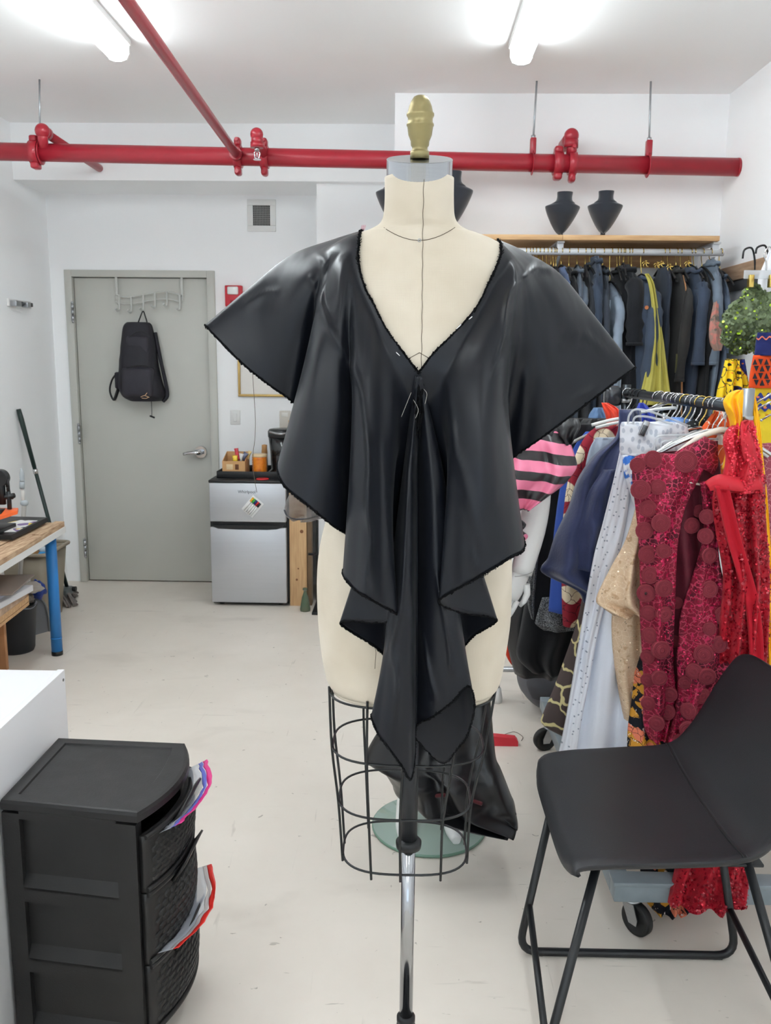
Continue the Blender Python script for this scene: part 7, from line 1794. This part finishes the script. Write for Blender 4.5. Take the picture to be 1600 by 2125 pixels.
# arms: the right-hand one shows beside the dress form, bent slightly inwards, with a wrist seam
el_ = U(1122, 1020, 2.60); wr = U(1082, 1190, 2.56); hd_ = U(1046, 1262, 2.53)
limb([(MX+.19, MY, 1.42), (MX+.235, MY-.005, 1.32), (el_.x-.015, el_.y+.02, el_.z+.05), (lerp(el_.x, wr.x, .35), lerp(el_.y, wr.y, .35), lerp(el_.z, wr.z, .35)), tuple(wr)], [.052, .048, .042, .041, .032])
limb([(MX-.19, MY, 1.42), (MX-.235, MY-.005, 1.32), (MX-.24, MY-.02, 1.16), (MX-.215, MY-.05, 1.0), (MX-.18, MY-.08, .86)], [.052, .048, .042, .036, .026])
bodym.build('body', wht, mn)
# hands: palm with five separate fingers
def hand(w, d, side, nm='hand'):
    mb = MB(); d = d.normalized(); sx = Vector((side, 0, 0)); acr = (sx - d*sx.dot(d)).normalized(); nrm = d.cross(acr)
    mb.tube([w-d*.01, w+d*.02, w+d*.055, w+d*.085], [.029, .031, .036, .031], 14, ry=.018)
    for k, (o_, ln) in enumerate(((-.026, .058), (-.009, .072), (.009, .078), (.026, .068))):
        b = w+d*.080+acr*o_; mb.tube([b, b+d*ln*.4+nrm*.004, b+d*ln*.75+nrm*.012, b+d*ln+nrm*.022], [.0085, .0082, .0074, .0055], 9)
    b = w+d*.022-acr*.028; mb.tube([b, b+d*.025-acr*.016+nrm*.008, b+d*.048-acr*.018+nrm*.016, b+d*.066-acr*.014+nrm*.024], [.011, .0105, .009, .0065], 9)
    return mb.build(nm, wht, mn)
hand(wr, hd_-wr, -1)
hand(Vector((MX-.18, MY-.08, .86)), Vector((.05, -.06, -.3)), -1)
MB().tube([wr+(wr-el_).normalized()*-.002+Vector((.0335*math.cos(a), -.0335*math.sin(a), .008*math.cos(a))) for a in [k*PI/14 for k in range(28)]], .0012, 5, closed=True).build('wrist_seam', mat('seam_grey', (170, 170, 168), rough=.5), mn)
MB().cyl((MX, MY+.10, .012), (MX, MY+.10, .45), .011, 14).build('support_rod', M['chrome'], mn)

# striped satin top: pink and black
strp = mat('pink_black_stripe_satin', (222, 120, 150), rough=.32, spec=.5)
N, L, p = nodes_of(strp)
tc = N.new('ShaderNodeTexCoord'); mp2 = N.new('ShaderNodeMapping'); mp2.inputs['Rotation'].default_value = (0, math.radians(-8), 0); L.new(tc.outputs['Object'], mp2.inputs[0])
nzt = N.new('ShaderNodeTexNoise'); nzt.inputs['Scale'].default_value = 9; L.new(tc.outputs['Object'], nzt.inputs['Vector'])
sx_ = N.new('ShaderNodeSeparateXYZ'); L.new(mp2.outputs[0], sx_.inputs[0])
ma = N.new('ShaderNodeMath'); ma.operation = 'MULTIPLY_ADD'; ma.inputs[1].default_value = .018; L.new(nzt.outputs['Fac'], ma.inputs[0]); L.new(sx_.outputs['Z'], ma.inputs[2])
mu = N.new('ShaderNodeMath'); mu.operation = 'MULTIPLY'; mu.inputs[1].default_value = 1/.0545; L.new(ma.outputs[0], mu.inputs[0])
frc = N.new('ShaderNodeMath'); frc.operation = 'FRACT'; L.new(mu.outputs[0], frc.inputs[0])
gt_ = N.new('ShaderNodeMath'); gt_.operation = 'GREATER_THAN'; gt_.inputs[1].default_value = .54; L.new(frc.outputs[0], gt_.inputs[0])
mx = N.new('ShaderNodeMix'); mx.data_type = 'RGBA'; mx.inputs['A'].default_value = lin((222, 122, 152)); mx.inputs['B'].default_value = lin((38, 36, 38)); L.new(gt_.outputs[0], mx.inputs['Factor']); L.new(mx.outputs['Result'], p.inputs['Base Color'])
stt, o, out = garment('striped_top', 'pink and black striped satin blouse worn by the white mannequin', 'blouse', [(840, 1050, 1120, 2.54), (885, 1020, 1168, 2.52), (915, 1010, 1182, 2.49), (955, 1008, 1196, 2.47), (975, 1010, 1195, 2.46), (1005, 1015, 1170, 2.46), (1030, 1030, 1135, 2.46), (1050, 1055, 1100, 2.47)], strp, part='sleeve', thick=.16, folds=2.3, amp=.020, seed=70)
mb, o2 = drape([(592, 828, 925, 2.60), (606, 780, 985, 2.60), (640, 750, 1012, 2.58), (720, 742, 1026, 2.56), (800, 750, 1020, 2.55), (900, 770, 1000, 2.555), (1000, 760, 1020, 2.55), (1100, 745, 1045, 2.54), (1180, 740, 1055, 2.53)], thick=.26, folds=4, amp=.012, seed=71); mb.build('bodice', strp, stt)
mb, o2 = drape([(880, 640, 700, 2.56), (930, 628, 735, 2.54), (980, 625, 740, 2.53), (1020, 640, 730, 2.53)], thick=.14, folds=2.2, amp=.018, seed=72); mb.build('sleeve', strp, stt)
for k, (a, b, c) in enumerate(((1072, 1088, 1092), (1076, 1112, 1096), (1066, 1062, 1080))):
    mb, o2 = drape([(b-12, a-14, c-14, 2.46), (b, a-14, c, 2.45), (b+12, a-12, c-8, 2.455)], thick=.03, folds=1, amp=.008, seed=73+k, nu=16, nv=4); mb.build('ruffle', strp if k == 1 else blk2, stt)
mb, o2 = drape([(868, 1140, 1200, 2.52), (885, 1110, 1205, 2.50), (905, 1120, 1195, 2.495), (922, 1150, 1185, 2.50)], thick=.06, folds=2.6, amp=.014, seed=78); mb.build('shoulder_ruffle', blk2, stt)
# sheer organza cuff at the left
og = mat('sheer_grey_organza', (92, 86, 84), rough=.5, alpha=.55, sheen=.3)
ob_, o, out = garment('organza_cuff', 'sheer grey organza sleeve end showing beside the fridge', 'sleeve', [(1020, 604, 700, 2.40), (1040, 594, 705, 2.385), (1058, 590, 708, 2.38), (1070, 594, 690, 2.38), (1078, 606, 660, 2.385)], og, thick=.07, folds=1.8, amp=.014, seed=80)
MB().tube(cr([U(590, 1058, 2.36), U(596, 1070, 2.35), U(612, 1077, 2.345), (U(640, 1076, 2.345)), U(668, 1068, 2.35), U(700, 1064, 2.36)], 6), .0022, 6).build('rolled_edge', mat('dark_organza_edge', (48, 48, 54), rough=.6), ob_)
# black satin skirt, gathered up at the left, pointed hem at the right
bsk = mat('black_satin_skirt', (17, 17, 19), rough=.30, spec=.5, bump=.25, bscale=14)
sk, o, out = garment('black_satin_skirt', 'long black satin skirt with pointed hem on the mannequin', 'skirt', [(1190, 745, 1050, 2.53), (1300, 760, 1035, 2.50), (1420, 800, 1018, 2.47), (1500, 792, 1022, 2.44), (1545, 768, 1026, 2.43), (1575, 757, 1030, 2.42), (1592, 790, 1038, 2.42), (1622, 812, 1050, 2.42), (1648, 826, 1060, 2.42), (1664, 900, 1067, 2.42), (1686, 1035, 1071, 2.42)], bsk, part='skirt', thick=.26, folds=2.6, amp=.024, seed=82, nu=56, rough=.008)
mb, o2 = drape([(1540, 985, 1014, 2.40), (1600, 1000, 1030, 2.385), (1650, 1022, 1050, 2.38), (1688, 1040, 1072, 2.38)], thick=.04, folds=1, amp=.01, seed=83); mb.build('side_point', bsk, sk)
mb, o2 = drape([(1670, 1020, 1050, 2.47), (1690, 1024, 1048, 2.465), (1704, 1032, 1046, 2.465)], thick=.03, folds=2, amp=.005, seed=84); mb.build('white_lining', whi, sk)
MB().tube(cr([U(900, 1652, 2.31), U(925, 1650, 2.30), U(960, 1655, 2.295), U(1000, 1668, 2.30)], 6), .006, 7).build('burgundy_trim', cloth('burgundy_trim', (70, 24, 28)), sk)
pk = thing('satin_scrap', 'small pink and black striped scrap below the hip of the dress form', 'garment', tuple(U(776, 1440, 2.35)))
MB().grid([[U(770, 1433, 2.35), U(784, 1432, 2.34), U(800, 1433, 2.35)], [U(771, 1441, 2.345), U(785, 1442, 2.335), U(800, 1442, 2.345)], [U(777, 1450, 2.35), U(786, 1453, 2.34), U(800, 1454, 2.35)]]).build('flap', mat('pink_satin', (222, 122, 152), rough=.35), pk, solid=.003)
MB().tube([U(756, 1434, 2.36), U(772, 1432, 2.36), U(790, 1434, 2.36)], .004, 7).build('flap_edge', blk2, pk)
